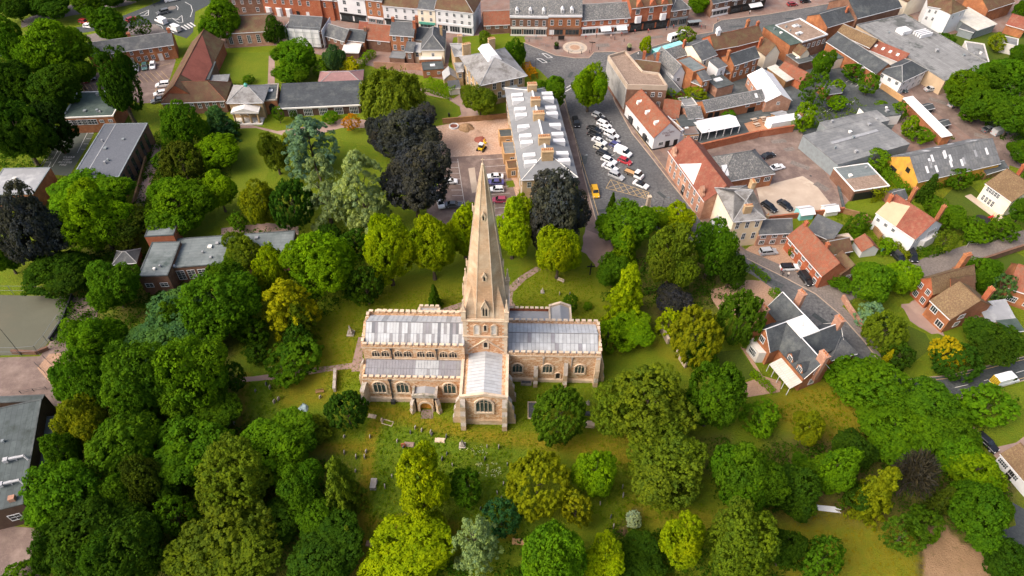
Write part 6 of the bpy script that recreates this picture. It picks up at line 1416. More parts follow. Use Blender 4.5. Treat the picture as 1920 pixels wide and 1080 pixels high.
def dormer(m,L,D,f,s):
    x0=L*.93 if s>0 else L*.07; x1=L*.70 if s>0 else L*.30; w=.75; y=D*f; zt=8.4+3*.62
    m.hull([(x0,y-w,8.7),(x0,y+w,8.7),(x1,y+w,zt),(x1,y-w,zt)] if s<0 else [(x0,y+w,8.7),(x0,y-w,8.7),(x1,y-w,zt),(x1,y+w,zt)],[(x0,y-w,zt+.1),(x0,y+w,zt+.1),(x1,y+w,zt+.2),(x1,y-w,zt+.2)] if s<0 else [(x0,y+w,zt+.1),(x0,y-w,zt+.1),(x1,y-w,zt+.2),(x1,y+w,zt+.2)])
for f in (.10,.17,.30,.37,.47,.60,.67,.78,.84):
    for s in (-1,1):
        dm=part(t,'dormer','bright',lambda m,L,D,f=f,s=s:dormer(m,L,D,f,s)); add_window(dm,(L_*.93+.02 if s>0 else L_*.07-.02,D_*f,9.05),math.pi/2*s,1.2,1.0,'sash')
part(t,'ridge_flashing','bright',lambda m,L,D:m.box(L*.5-.25,L*.5+.25,D*.2,D*.88,11.3,11.48))
# building works beside the terrace
for i,(px,py,w,d,h) in enumerate(((937,258,5,4,3.2),(945,290,5,6,3.4),(952,318,3.5,4,3.0))):
    H('timber_extension',['new timber framed extension with a grey roof, furthest along the terrace','new timber framed extension with a flat grey roof in the middle of the terrace','new timber framed extension with a brown roof nearest the copper beech'][i],(px,py),(px+w*6.2,py-2),d,h,roof='flat',wall='wood_new',rmat=('felt_dark','felt','clay_brown')[i],ridge='wood_new',parapet=.2,win=[('f',1,1,1.2,1.4)],cat='extension')
# ---- concrete block, pub and the yard behind
t=thing('concrete_block','tall pale concrete shop block with a brown gravel roof','building',(33.6,186.8,0))
cp=[(0,0),(12,-.2),(10.4,7.2),(5.6,8.2),(1.4,20.6),(-4.4,17.3)]
mb=MB(); mb.prism(cp,-.2,9.2); mb.build('wall','brick_brown',t)
mb=MB(); mb.prism([(x*.96+.1,y*.97+.2) for x,y in cp],9.2,9.3); mb.build('roof','gravelroof',t)
for p,q in zip(cp,cp[1:]+cp[:1]):
    d=np.array(q)-np.array(p); n=np.array([-d[1],d[0]])/np.linalg.norm(d)*.32; u=d/np.linalg.norm(d)*.06; p_,q_=np.array(p)-u-n*.15,np.array(q)+u-n*.15
    mb=MB(); mb.prism([tuple(p_),tuple(q_),tuple(q_+n),tuple(p_+n)],8.4,10.0); mb.build('parapet','concrete',t)
d=np.array(cp[5]); n=np.array([d[1],-d[0]])/np.linalg.norm(d); n=-n if n[0]>0 else n
for i in range(14):
    a=d*(i+.04)/14; b=d*(i+.96)/14; w_=n*.18; mb=MB(); mb.prism([tuple(a),tuple(a+w_),tuple(b+w_),tuple(b)][::-1],1.4,8.4); mb.build('cladding_panel','concrete_grey',t)
for x in (5.5,8,10.2): add_window(t,(x,-.15,6.2),0,1.1,1.4); add_window(t,(x,-.15,3.0),0,1.1,1.4)
t=H('corner_pub','white pub with a long orange tiled roof and painted name on its gable',(1227,257),(1277,247),(1189,190),4.6,4.0,roof='gabley',wall='bright',rmat='clay_orange',ridge='clay_red',over=.25,win=[('f',1,1.2,1.6,1.2,.15,.45,'case'),('l',3,.8,1.6,1.4,0,1,'case')],doors=[('f',.55,1.2,2.2,'blackish'),('f',.86,1,2.1,'blackish')],cat='pub')
def gtext(par,body,size,loc,mat,rx=math.pi/2,rz=0.0,sp=1.0):
    c=bpy.data.curves.new('lettering','FONT'); c.body=body; c.size=size; c.align_x='CENTER'; c.align_y='CENTER'; c.extrude=.01; c.space_line=sp
    tmp=bpy.data.objects.new('tmp',c); COL.objects.link(tmp); dg=bpy.context.evaluated_depsgraph_get(); me=bpy.data.meshes.new_from_object(tmp.evaluated_get(dg)); bpy.data.objects.remove(tmp)
    me.materials.clear(); me.materials.append(M(mat)); o=put('lettering',me,par,loc,rz); o.rotation_euler=(rx,0,rz); return o
gtext(t,'THE',.45,(t['L']*.5,-.05,6.05),'clay_pink'); gtext(t,'GOLDEN',.95,(t['L']*.5,-.05,5.25),'clay_pink'); gtext(t,'BELL',.85,(t['L']*.5,-.05,4.35),'clay_pink')
for i,f in enumerate((.2,.5,.8)): part(t,'dormer','white',lambda m,L,D,f=f:m.extr_x([(D*f-.5,6.0),(D*f+.5,6.0),(D*f+.5,7.0),(D*f,7.4),(D*f-.5,7.0)],L*.18,L*.34))
for i,f in enumerate((.25,.75)): part(t,'bay_window','metal_dark',lambda m,L,D,f=f:m.box(-.6,0,D*f-.9,D*f+.9,.6,2.4))
part(t,'plinth','blackish',lambda m,L,D:(m.box(-.06,L+.06,-.06,0,-.1,.4),m.box(-.06,0,0,D,-.1,.4)))
H('pub_extension','white lean-to of the pub with a beige flat roof',(1272,247),(1282,244),8,3.6,roof='flat',wall='bright',rmat='concrete',ridge='bright',parapet=.15)
H('pub_extension','small white side gate building right of the pub gable',(1272,256),(1287,253),3,2.4,roof='flat',wall='bright',rmat='concrete_white',ridge='bright',parapet=.1)
H('pub_extension','dark felt roofed pub kitchen left of the marquee',(1278,238),(1310,235),6,3.0,roof='flat',wall='wood_new',rmat='felt_dark',ridge='felt_dark',parapet=.1)
H('pub_extension','brown roofed pub bar with wooden hatches beside the marquee',(1284,253),(1311,251),4.5,2.8,roof='flat',wall='wood_new',rmat='paving_brown',ridge='felt',parapet=.1,win=[('f',3,1,1.3,1.2)],lights=[(.35,.7,1,.7)])
H('pub_wing','low red tiled wing behind the pub roof',(1242,218),(1271,222),6,3.0,2.4,roof='mono',wall='brick_red',rmat='clay_orange')
H('slate_store','grey slate store between pub wing and long brick stable',(1290,222),(1318,219),6.5,3.2,1.6,wall='brick_pink',rmat='slate_lichen')
H('slate_store','flat white stained roof beside the slate store',(1283,200),(1308,197),5,3.2,roof='flat',wall='white',rmat='felt_patchy',ridge='concrete_white',parapet=.1)
H('stable_range','long brick stable range with a grey lichened roof behind the marquee',(1324,208),(1434,186),5.5,3.8,1.9,wall='brick_orange',rmat='slate_lichen',win=[('f',2,2.4,1.4,1.2,.62,1,'case')],doors=[('f',.09,1.4,2.6,'blackish'),('f',.2,1.4,2.6,'blackish'),('f',.8,2.4,1.6,'blackish')],lights=[(.88,.25,.9,1.2)])
t=thing('marquee','large white marquee with open sides in the pub garden','marquee',(*place((1316,250),(1388,236),2.6)[0][:2],0),place((1316,250),(1388,236),2.6)[2])
mL=place((1316,250),(1388,236),2.6)[1]
mb=MB(); mb.slab([(0,0,2.6),(mL,0,2.6),(mL,3.2,3.9),(0,3.2,3.9)],.05); mb.slab([(0,3.2,3.9),(mL,3.2,3.9),(mL,6.4,2.6),(0,6.4,2.6)],.05); mb.face([(mL,0,2.6),(mL,6.4,2.6),(mL,3.2,3.85)]); mb.face([(0,6.4,2.6),(0,0,2.6),(0,3.2,3.85)]); mb.build('canopy','bright',t)
for i in range(6):
    for y in (0.05,6.35): mb=MB(); mb.box(mL*i/5-.07,mL*i/5+.07,y-.07,y+.07,0,2.6); mb.build('post','bright',t)
H('yard_wall','long red brick wall along the courtyard below the marquee',(1290,277),(1425,246),.5,2.4,0,roof='flat',wall='brick_red',rmat='brick_red',ridge='brick_red',parapet=.1,cat='wall')
H('yard_wall','red brick wall at the upper edge of the courtyard',(1427,246),(1490,236),.5,2.2,0,roof='flat',wall='brick_red',rmat='brick_red',ridge='brick_red',parapet=.1,cat='wall')
sheet('beer_terrace',[(1395,232),(1442,218),(1455,228),(1448,240),(1405,248)],.045,'deck')
H('white_tent','long white flat garden canopy beside the beer terrace',(1448,232),(1506,222),(1444,220),2.6,roof='flat',wall='white',rmat='bright',ridge='bright',parapet=.05,cat='canopy')
H('brown_tiled_house','brown tiled house with two brick chimneys beside the turquoise bus',(1187,138),(1234,144),(1188,112),6.0,2.6,roof='gable',wall='brick_brown',rmat='clay_brown',chim=[(.3,.95,.9),(.85,.95,.9)])
H('slate_house','long mottled slate roof behind the turquoise bus',(1264,139),(1284,135),(1230,104),5.8,2.8,roof='gabley',wall='bright',rmat='slate_lichen',win=[('f',1,3,1.2,1.2)])
H('slate_house','mottled slate roof right of the brown tiled house',(1232,118),(1296,98),5,5.8,2.2,wall='brick_brown',rmat='slate_lichen')
H('slate_outhouse','long narrow outhouse with half pink half grey roof behind the concrete block',(1262,180),(1286,176),(1240,135),3.4,1.8,roof='gabley',wall='brick_orange',rmat='slate')
H('gable_house','white gabled house with a plain dark slate roof at the bus lane',(1316,112),(1344,101),(1298,78),6.6,2.8,roof='gable',wall='palecream',rmat='slate',win=[('f',2,4.4,1,1.4)],chim=[(-.03,.8,.4)])
H('brick_back_house','orange brick house with a stained flat roof and stepped back wings',(1300,136),(1326,128),(1279,110),7.2,roof='flat',wall='brick_orange',rmat='felt_stained',ridge='brick_orange',parapet=.2,win=[('f',1,4.6,.9,1.2)])
H('brick_back_house','tall narrow orange brick back wing with a small slate roof',(1318,150),(1332,147),4.5,6.2,1.0,roof='mono',wall='brick_orange',rmat='slate',win=[('f',1,4,.8,1.2),('f',1,1.5,.8,1.2)])
H('brick_back_house','low brick lean-to with a brown slate roof',(1298,152),(1318,160),3.2,4.2,.9,roof='mono',wall='brick_orange',rmat='slate_lichen')
H('white_back_house','white rendered back house with grey flat roof behind the red brick house',(1347,127),(1362,122),(1330,115),6.2,.6,roof='mono',wall='bright',rmat='slate',win=[('f',1,3.6,1,1.3)])
H('black_flat_roof','low black flat roof with a white air unit in the yard',(1345,166),(1376,158),(1330,142),3.2,roof='flat',wall='brick_pink',rmat='felt_dark',ridge='felt_dark',parapet=.12,lights=[(.5,.55,2.6,1.8)])
t=H('brick_townhouse','red brick house with dark slate roof above the white tent hall',(1377,121),(1424,106),(1372,100),6.6,2.2,wall='brick_orange',rmat='slate_dark',win=[('f',3,4.4,1.2,1.4),('f',4,1.9,1.1,1.6)],chim=[(-.02,.55,1.2,.8,1.0,'brick_orange')])
t=H('white_hall','hall with a broad white sheet roof behind the brick stable range',(1437,190),(1484,187),(1380,142),3.8,2.2,roof='gabley',wall='brick_pink',rmat='bright',ridge='white',win=[('f',1,2.4,1,1),('l',5,1.5,1.2,1)],cat='hall')
H('shade_canopy','pale ribbed canopy beside the red tiled beer shed',(1474,151),(1488,146),(1436,130),2.8,.6,roof='mono',wall='wood',rmat='corr_pale',cat='canopy')
H('beer_shed','long shed with an orange red tiled roof in the beer garden',(1502,152),(1524,141),(1470,124),3.0,1.8,roof='gabley',wall='brick_red',rmat='clay_orange',ridge='clay_red')
t=H('clay_house','brown clay roofed house with a small white roof turret',(1340,92),(1385,84),8,6.2,3.0,wall='brick_red',rmat='clay_brown',ridge='clay_orange')
part(t,'roof_turret','bright',lambda m,L,D:(m.box(L*.3-.6,L*.3+.6,D*.5-.6,D*.5+.6,8.6,10.6),m.taper(L*.3-.75,L*.3+.75,D*.5-.75,D*.5+.75,10.6,11.9,.7)))
t=H('clay_house','brown clay roof with a tall orange chimney above the brick house',(1384,84),(1432,72),8,6.2,3.0,wall='brick_red',rmat='clay_brown',ridge='clay_orange',chim=[(.6,.6,2.2,.9,.9,'brick_orange',3),(.95,.5,1.2)])
H('clay_house','cream gabled house with a steep brown clay roof',(1437,103),(1462,97),(1424,88),5.0,3.0,roof='gabley',wall='palecream',rmat='clay_brown',ridge='clay_brown',chim=[(.1,.9,.6)])
H('flat_shop','flat roofed shop with white parapet and two roof lights at the road',(1505,80),(1552,66),(1470,44),6.2,roof='flat',wall='brick_brown',rmat='gravelroof',ridge='bright',parapet=.4,lights=[(.3,.4,2.4,1.4),(.55,.75,2.4,1.4)],win=[('f',5,3.5,1.2,1.6)])
H('flat_shop','dark green flat roof beside the flat shop',(1482,85),(1503,80),(1442,48),6.4,roof='flat',wall='brick_orange',rmat='felt_green',ridge='felt_green',parapet=.1)
H('slate_house','slate roofed house with orange gable end at the road',(1552,50),(1606,34),(1528,25),6,2.6,wall='brick_orange',rmat='slate_dark',chim=[(.8,.3,.8)])
H('big_slate_hall','large dark slate roof at the top edge left of the supermarket',(1608,33),(1690,12),14,7.0,4.5,wall='brick_brown',rmat='slate_dark',cat='hall')
t=H('brick_range','long orange brick range under a grey slate roof in front of the supermarket',(1551,77),(1644,137),7,5.2,2.6,wall='brick_orange',rmat='slate_dark')
H('mossy_range','mossy brown roofed range along the flat supermarket roof',(1570,60),(1632,88),5,5.6,2.2,wall='brick_brown',rmat='clay_mossy')
H('red_lean_to','long red roof strip with small roof lights beside the supermarket',(1622,88),(1690,116),3.6,4.6,1.8,roof='mono',wall='concrete_white',rmat='clay_red',lights=[(.2,.5,.8,1),(.4,.5,.8,1),(.6,.5,.8,1),(.8,.5,.8,1)])
H('hipped_white_house','white house with a dark hipped slate roof at the rear car park',(1692,152),(1738,130),(1664,125),5.4,2.4,roof='hip',wall='bright',rmat='slate_dark',win=[('f',4,3.4,1.2,1.2),('l',3,3.4,1.2,1.2),('f',4,1,1.2,1.4)],style='case')
H('white_gable','white gabled wing left of the hipped white house',(1643,134),(1664,122),5,5.0,1.6,roof='gabley',wall='bright',rmat='slate_dark',win=[('f',3,1.2,.7,1.6),('f',3,3.6,.7,1.0)])
t=H('supermarket','supermarket with a huge patchy grey flat roof',(1606,47),(1772,152),(1690,24),5.0,roof='flat',wall='beige',rmat='felt_patchy',ridge='felt',parapet=.35,cat='supermarket')
def plant(m,L,D): m.box(L*.22,L*.30,D*.42,D*.6,5.05,6.4)
part(t,'roof_plant','bright',plant)
for i in range(4): part(t,'roof_duct','bright',lambda m,L,D,i=i:m.box(L*.31+i*1.0,L*.31+i*1.0+.5,D*.62,D*.86,5.05,6.2))
H('flat_shed','dark stained flat roof block at the far corner of the supermarket',(1818,118),(1856,124),(1862,86),4.2,roof='flat',wall='concrete_white',rmat='felt_patchy',ridge='concrete_white',parapet=.3)
t=H('white_block','tall white rendered house with brown hipped roofs above the supermarket',(1722,52),(1768,60),9,8.4,2.6,roof='hip',wall='bright',rmat='clay_brown',ridge='clay_brown',win=[('f',4,6,.8,1.2),('f',4,3.4,.8,1.2)],zr=0)
H('white_block','second tall white wing with a brown hipped roof above the supermarket',(1764,66),(1792,56),8,8.2,2.4,roof='hip',wall='bright',rmat='clay_brown',ridge='clay_brown',win=[('f',2,5.6,.8,1.2)],zr=0)
H('clay_house','brown tiled gabled house at the top edge above the supermarket',(1690,32),(1728,20),10,6,3,roof='gabley',wall='palecream',rmat='clay_brown',ridge='clay_brown',zr=0)
H('ribbed_shed','shed with a cream ribbed roof in three folds at the upper right',(1832,56),(1868,44),(1788,26),3.4,1.0,roof='mono',wall='metal_grey',rmat='corr_pale')
H('glass_house','dark glazed lean-to beside the ribbed cream shed',(1800,52),(1826,60),(1790,38),3.0,.4,roof='mono',wall='metal_grey',rmat='slate')
H('clay_house','brown tiled house at the top right corner',(1840,44),(1888,28),10,5.2,3.4,wall='brick_orange',rmat='clay_brown',ridge='clay_orange',zr=0)
H('clay_house','dark slate roofed house at the top right behind the ribbed shed',(1790,12),(1835,22),9,5.2,3.2,wall='brick_brown',rmat='slate_dark',zr=0)
H('clay_house','orange clay roofed house at the top border right of the slate hall',(1735,8),(1785,-2),9,5.2,3.2,wall='brick_orange',rmat='clay_red',ridge='clay_orange',zr=0)
# ---- terracotta hall, slate hall and cream town house
t=H('terracotta_hall','terracotta brick hall with ornate gables facing the parking street',(1255,282),(1322,376),10,6.6,4.0,roof='gable',wall='brick_pink',rmat='clay_red',ridge='clay_red',zr=6.6,cat='hall',win=[('f',7,4.2,1.0,1.7,.05,.95),('f',7,1.2,1.0,1.9,.05,.95)],doors=[('f',.5,1.3,2.6,'blackish')])
for f in (.1,.88): part(t,'ornate_gable','brick_pink',lambda m,L,D,f=f:m.extr_y([(L*f-1.4,6),(L*f+1.4,6),(L*f+1.4,7.2),(L*f+.9,7.5),(L*f+.9,8.4),(L*f,9.4),(L*f-.9,8.4),(L*f-.9,7.5),(L*f-1.4,7.2)],-.12,.5))
part(t,'white_gable_roof','white',lambda m,L,D:m.extr_y([(L*.28,6.5),(L*.7,6.5),(L*.5,9.6)],-.08,3.6))
t=H('slate_hall','hall with a wide hipped grey slate roof behind the terracotta hall',(1352,340),(1452,323),(1318,296),4.6,4.2,roof='hip',wall='brick_orange',rmat='slate_lichen',ridge='slate',cat='hall',win=[('f',2,2,1.8,1.4,.6,1,'case')],lights=[(.12,.2,1.6,2.4)])
H('white_cottage','small white cottage with orange tiled roof left of the cream house',(1312,372),(1336,374),7,4.8,2.4,roof='monor',wall='bright',rmat='clay_orange',win=[('f',1,2.2,1.1,1.2)],chim=[(.9,.9,.8,1.6,.8,'goldstone',4)])
t=H('cream_townhouse','tall cream town house with a grey hipped roof at the bend of the lane',(1377,412),(1433,407),(1333,353),9.2,3.6,roof='hip',wall='cream',rmat='slate_weathered',ridge='slate_pale',over=.45,win=[('f',3,6.2,1.0,1.9,0,1,'sash'),('f',3,2.4,1.0,2.0,0,1,'sash'),('f',2,8.0,.6,.6,0,1,'plain'),('l',4,6.0,1,1.9),('l',4,2.4,1,2)],chim=[(.45,.12,-.6,2.0,.9,'goldstone',4),(.95,.72,.6,1.0,1.6,'goldstone',3)],cat='townhouse')
part(t,'side_render','palecream',lambda m,L,D:m.box(-.05,-.01,0,D,0,9.1))
H('white_porch','low white porch building beside the cream town house',(1332,418),(1352,430),4,3.4,.6,roof='mono',wall='bright',rmat='zinc')
# ---- cottages and houses on the right
H('slate_cottage','small cottage with grey slate roof right of the cream town house',(1424,437),(1486,434),(1428,412),4.4,2.2,wall='brick_pink',rmat='slate',win=[('f',3,2.6,1.4,1.2,0,1,'case'),('f',3,.6,1.4,1.3,0,1,'case')],chim=[(.3,.7,.7,.7,.6,'goldstone',1)])
t=H('red_cottage','long red brick cottage with an orange tiled roof and white windows',(1478,442),(1543,516),6.6,4.4,3.2,roof='gable',wall='brick_red',rmat='clay_orange',ridge='clay_red',win=[('f',5,2.7,1.3,1.1,0,1,'case'),('f',4,.5,1.3,1.3,.15,1,'case')],chim=[(.05,.5,1.1),(.62,.55,1.1)])
H('cottage_wing','brown tiled back wing at the right end of the red cottage',(1578,513),(1612,505),(1564,486),3.6,2.4,roof='gabley',wall='brick_brown',rmat='clay_brown',ridge='clay_brown',win=[('f',1,1.4,1.4,1.1,0,1,'case')])
H('cottage_wing','brown tiled low wing behind the red cottage',(1558,476),(1598,468),5,2.8,1.8,wall='brick_brown',rmat='clay_brown')
H('cottage_wing','grey slate back wing behind the red cottage chimney',(1516,430),(1560,450),5,3.4,1.6,roof='mono',wall='brick_brown',rmat='slate')
H('garden_studio','flat beige roofed studio with a glazed side behind the red cottage',(1568,455),(1600,450),(1556,443),2.8,roof='flat',wall='metal_dark',rmat='concrete',ridge='concrete',parapet=.1)
H('garden_shed','small shed with an orange tiled roof in the cottage garden',(1618,470),(1648,466),(1614,448),2.4,1.6,roof='gabley',wall='bright',rmat='clay_orange',ridge='clay_red')
H('garden_shed','turquoise and white garden shed below the courtyard wall',(1503,402),(1528,399),3,2.2,.7,wall='teal',rmat='bright')
H('garden_shed','small white greenhouse in the cottage garden',(1550,396),(1574,393),2.4,1.9,.7,wall='white',rmat='bright')
t=H('red_roof_house','white rendered house with a broad red roof and white bay windows',(1645,398),(1717,447),(1690,370),5.4,3.6,roof='gable',wall='bright',rmat='clay_red',ridge='clay_orange',win=[('f',3,3.2,1,1,0,.6,'case'),('r',1,3.6,3.4,1.6,.3,1,'wide'),('r',1,1.0,3.4,1.6,.3,1,'wide'),('r',1,3.6,1,1.3,0,.3)],chim=[(.15,.95,1.4,.9,.9,'brick_orange'),(.85,1.0,1.0,.9,.9,'brick_orange'),(0,.3,.6)])
part(t,'bay','white',lambda m,L,D:m.prism([(L,D*.32),(L+.9,D*.42),(L+.9,D*.88),(L,D*.98)],0,3.0))
part(t,'front_wing_roof','beige',lambda m,L,D:(m.slab([(-.2,-.3,5.2),(L*.52,-.3,5.2),(L*.40,D*.45,5.4+3.6*.92),(-.2,D*.3,5.4+3.6*.66)],.1)))
H('house_garage','brown tiled garage with grey roof behind the red roofed white house',(1680,376),(1702,370),4,2.8,1.2,roof='gable',wall='brick_brown',rmat='slate')
t=H('cream_house','cream rendered house with a mossy brown roof beside the square lawn',(1850,343),(1898,377),(1893,318),5.4,3.2,roof='gable',wall='palecream',rmat='clay_mossy',ridge='clay_brown',win=[('f',5,3.6,.8,1.3,.1,.6),('f',4,.6,.8,1.8,.1,.6)],chim=[(.15,.9,.8)])
part(t,'patio','concrete',lambda m,L,D:m.box(-2,L+1,-2.2,0,0,.12))
t=H('corrugated_barn','large barn with a grey corrugated roof, white panels and ochre gable',(1722,340),(1876,305),(1668,293),4.2,4.2,roof='gable',wall='yellowclad',rmat='corrugated',ridge='corrugated',over=.2,cat='barn')
k=0
rb=[c for c in t.children if c.name.startswith('roof')][0]
for i in range(26):
    random.seed(90+i); fx=random.uniform(.05,.95); near=i<13; fy=random.uniform(.06,.36) if near else random.uniform(.56,.86); s=4.2/(t['D']/2); y=t['D']*fy; dz=lambda yy:4.2+min(yy,t['D']-yy)*s+.02
    q=MB(); x=t['L']*fx; w,d=(.75,1.6); q.slab([(x,y,dz(y)),(x+w,y,dz(y)),(x+w,y+d,dz(y+d)),(x,y+d,dz(y+d))],.03); q.build('white_panel','bright' if random.random()<.7 else 'zinc',rb)
random.seed(5)
for f,w,h,z in ((.25,2.4,2.6,0),(.62,1.4,1.4,4.0)): part(t,'opening','blackish',lambda m,L,D,f=f,w=w,h=h,z=z:m.box(-.05,.05,D*(1-f)-w/2,D*(1-f)+w/2,z,z+h))
t=H('derelict_depot','derelict depot with a grey felt roof in the overgrown yard',(1571,309),(1706,270),(1514,252),4.4,roof='flat',wall='metal_grey',rmat='felt',ridge='felt',parapet=.12,cat='depot')
part(t,'roof_strip','zinc',lambda m,L,D:m.box(L*.2,L*.85,D*.55,D*.62,4.4,4.6))
H('derelict_depot','upper section of the derelict depot roof beside the small car park',(1560,250),(1668,226),(1545,228),4.2,roof='flat',wall='metal_grey',rmat='felt',ridge='felt',parapet=.12,cat='depot')
H('curved_roof_shed','small dark curved roof shed with a white door by the car park',(1632,222),(1690,215),(1640,198),3.4,roof='flat',wall='white',rmat='felt_dark',ridge='felt_dark',parapet=.1)
t=H('open_shed','open fronted shed with a brown stained flat roof below the depot',(1602,359),(1668,349),(1572,314),3.4,roof='flat',wall='brick_brown',rmat='felt_stained',ridge='white',parapet=.15,cat='shed')
part(t,'opening','blackish',lambda m,L,D:m.box(L*.05,L*.95,-.06,.04,.1,2.6))
part(t,'rusty_roof_half','gravelroof',lambda m,L,D:m.box(.3,L-.3,.3,D*.5,3.44,3.5))
H('white_roof_strip','long narrow store with a bright white metal roof',(1696,184),(1768,256),(1708,180),3.2,.4,roof='mono',wall='brick_orange',rmat='bright',ridge=None,cat='store')
H('parking_hut','small dark parking hut beside the white roofed store, upper one',(1736,205),(1752,201),2.5,2.0,.5,wall='metal_dark',rmat='slate_dark')
H('parking_hut','small dark parking hut beside the white roofed store, lower one',(1765,236),(1782,231),2.5,2.0,.5,wall='metal_dark',rmat='slate_dark')
H('garden_store','low brown stores behind the end of the corrugated barn',(1850,325),(1890,313),4,2.4,.8,wall='wood',rmat='felt_dark')
# small clutter of the town yards
H('yard_shed','small felt roofed shed behind the white tent canopies',(1510,214),(1522,211),3,2.2,.5,wall='wood',rmat='felt_dark')
H('yard_shed','brown wooden kiosk beside the beer terrace canopies',(1458,222),(1478,217),3,2.4,.5,wall='wood',rmat='zinc')
H('yard_shed','grey curved roof shelter at the edge of the small car park',(1552,176),(1578,172),5,2.4,1.0,wall='brick_orange',rmat='slate')
H('yard_extension','beige flat roofed extension below the orange brick range',(1562,112),(1582,108),(1556,98),3.6,roof='flat',wall='palecream',rmat='felt_green',ridge='felt_dark',parapet=.1)
H('yard_extension','grey flat roofed kitchen with steel pipes behind the flat shop',(1498,120),(1530,112),(1486,100),3.2,roof='flat',wall='brick_brown',rmat='felt_dark',ridge='felt',parapet=.1,lights=[(.3,.5,1.2,.8)])
H('yard_extension','small brown gabled roof between the flat shop and kitchen',(1502,103),(1518,99),4,4.6,1.8,roof='gabley',wall='palecream',rmat='clay_brown',ridge='clay_brown')
H('yard_extension','low dark store between the white back house and brick house',(1362,137),(1376,133),4,3.4,.4,roof='mono',wall='brick_orange',rmat='slate')
H('yard_extension','dark slate lean-to beside the half round gable in the pub yard',(1300,192),(1316,189),5,2.6,.6,roof='mono',wall='brick_brown',rmat='slate_dark')
H('yard_extension','orange tiled outhouse right of the ribbed cream shed',(1878,62),(1912,72),7,3.6,2.4,wall='brick_orange',rmat='clay_red',ridge='clay_red',zr=0)
H('yard_extension','pale block at the right end of the supermarket roof',(1872,98),(1898,104),6,3.4,roof='flat',wall='concrete_white',rmat='felt',ridge='concrete_white',parapet=.15,zr=0)
H('cottage_house','slate roofed house on the far side of the road at the upper right',(1560,-10),(1610,-22),8,5.4,3,wall='brick_brown',rmat='slate',zr=0)
# ---- vicarage: four slate gables pinwheeling round a white flat roof
t=thing('vicarage','vicarage with steep slate gables around a white flat roof','villa',(61.2,94.2,0),math.radians(24))
s_,o_,e_,r_=2.3,5.2,5.0,8.8
mb=MB(); mb.box(-o_,o_,-o_,o_,-.2,e_); mb.box(-s_+.2,s_-.2,-s_+.2,s_-.2,e_,r_-.1); mb.build('wall','brick_orange',t)
mb=MB(); mb.box(-s_-.15,s_+.15,-s_-.15,s_+.15,r_-.12,r_+.12); fr=mb.build('flat_roof','white',t)
for k in range(4): mb=MB(); a=math.pi/4+k*math.pi/2; mb.bar((0,0,r_+.13),(3*math.cos(a),3*math.sin(a),r_+.13),.05,4); mb.build('lead_seam','zinc',fr)
def rot4(p,k):
    for _ in range(k): p=(-p[1],p[0],p[2])
    return p
for k,ext in enumerate((5.2,6.6,5.4,7.0)):
    q=lambda *p: rot4(p,k); rf=MB(); w=3.0; v=.3
    rf.slab([q(-o_-v,o_+v,e_-.3),q(-o_-v,-o_-v,e_-.3),q(-s_,-s_,r_),q(-s_,s_,r_)],.14)
    x0=-s_-ext; 
    rf.slab([q(x0-v,s_-w-v,e_-.2),q(-s_,s_-w-v,e_-.2),q(-s_,s_,r_+.02),q(x0-v,s_,r_+.02)],.14); rf.slab([q(-s_,s_+w+v,e_-.2),q(x0-v,s_+w+v,e_-.2),q(x0-v,s_,r_+.02),q(-s_,s_,r_+.02)],.14)
    ro=rf.build('roof','slate_dark',t)
    mb=MB(); mb.hull([q(x0,s_-w,-.2),q(x0,s_+w,-.2),q(x0,s_+w,e_-.1),q(x0,s_,r_-.2),q(x0,s_-w,e_-.1)],[q(-s_,s_-w,-.2),q(-s_,s_+w,-.2),q(-s_,s_+w,e_-.1),q(-s_,s_,r_-.2),q(-s_,s_-w,e_-.1)]); mb.build('wing_wall','brick_orange',t)
    mb=MB(); mb.bar(q(x0-v,s_,r_+.06),q(s_,s_,r_+.06),.11,6); mb.build('ridge_tiles','bright',ro)
    mb=MB()
    for y0 in (s_-w-v,s_+w+v): mb.bar(q(x0-v,y0,e_-.2),q(x0-v,s_,r_+.06),.06,4)
    mb.build('bargeboard','white',ro)
    for z,h in ((1.0,1.9),(4.6,1.7)): add_window(t,q(x0-.02,s_,z),-math.pi/2+k*math.pi/2,1.5,h,'case')
for x,y,w,d,z in ((-s_,-s_-6.3,1.0,1.9,10.6),(-5.6,6.2,.9,1.7,10.6),(4.6,6.6,.9,1.7,10.6),(s_+4.9,-s_,1.0,1.9,10.4)):
    mb=MB(); mb.box(x-w/2,x+w/2,y-d/2,y+d/2,3,z); mb.box(x-w/2-.12,x+w/2+.12,y-d/2-.12,y+d/2+.12,z,z+.25); ch=mb.build('chimney','brick_pink',t)
    for i in (-.5,0,.5): mb=MB(); mb.cyl(x,y+i,z+.25,z+.8,.17,.13,7); mb.build('chimney_pot','pot',ch)
for y in (-4.2,-7.2):
    mb=MB(); mb.extr_x([(y-.9,4.6),(y+.9,4.6),(y+.9,6.2),(y,7.3),(y-.9,6.2)],-5.4,-3); dm=mb.build('dormer','brick_orange',t); add_window(dm,(-5.42,y,4.8),-math.pi/2,1.2,1.5,'case')
    mb=MB(); mb.slab([(-5.7,y-1.15,6.0),(-5.7,y,7.45),(-3,y,7.45),(-3,y-1.15,6.0)],.1); mb.slab([(-5.7,y,7.45),(-5.7,y+1.15,6.0),(-3,y+1.15,6.0),(-3,y,7.45)],.1); mb.build('dormer_roof','slate_dark',dm)
mb=MB(); mb.slab([(-8.2,-9,2.5),(-5.3,-9,3.3),(-5.3,-2.2,3.3),(-8.2,-2.2,2.5)],.06); mb.build('conservatory_roof','corr_pale',t)
for i in range(5): mb=MB(); y=-8.9+i*1.65; mb.box(-8.15,-8.03,y,y+.12,0,2.48); mb.build('conservatory_post','bright',t)
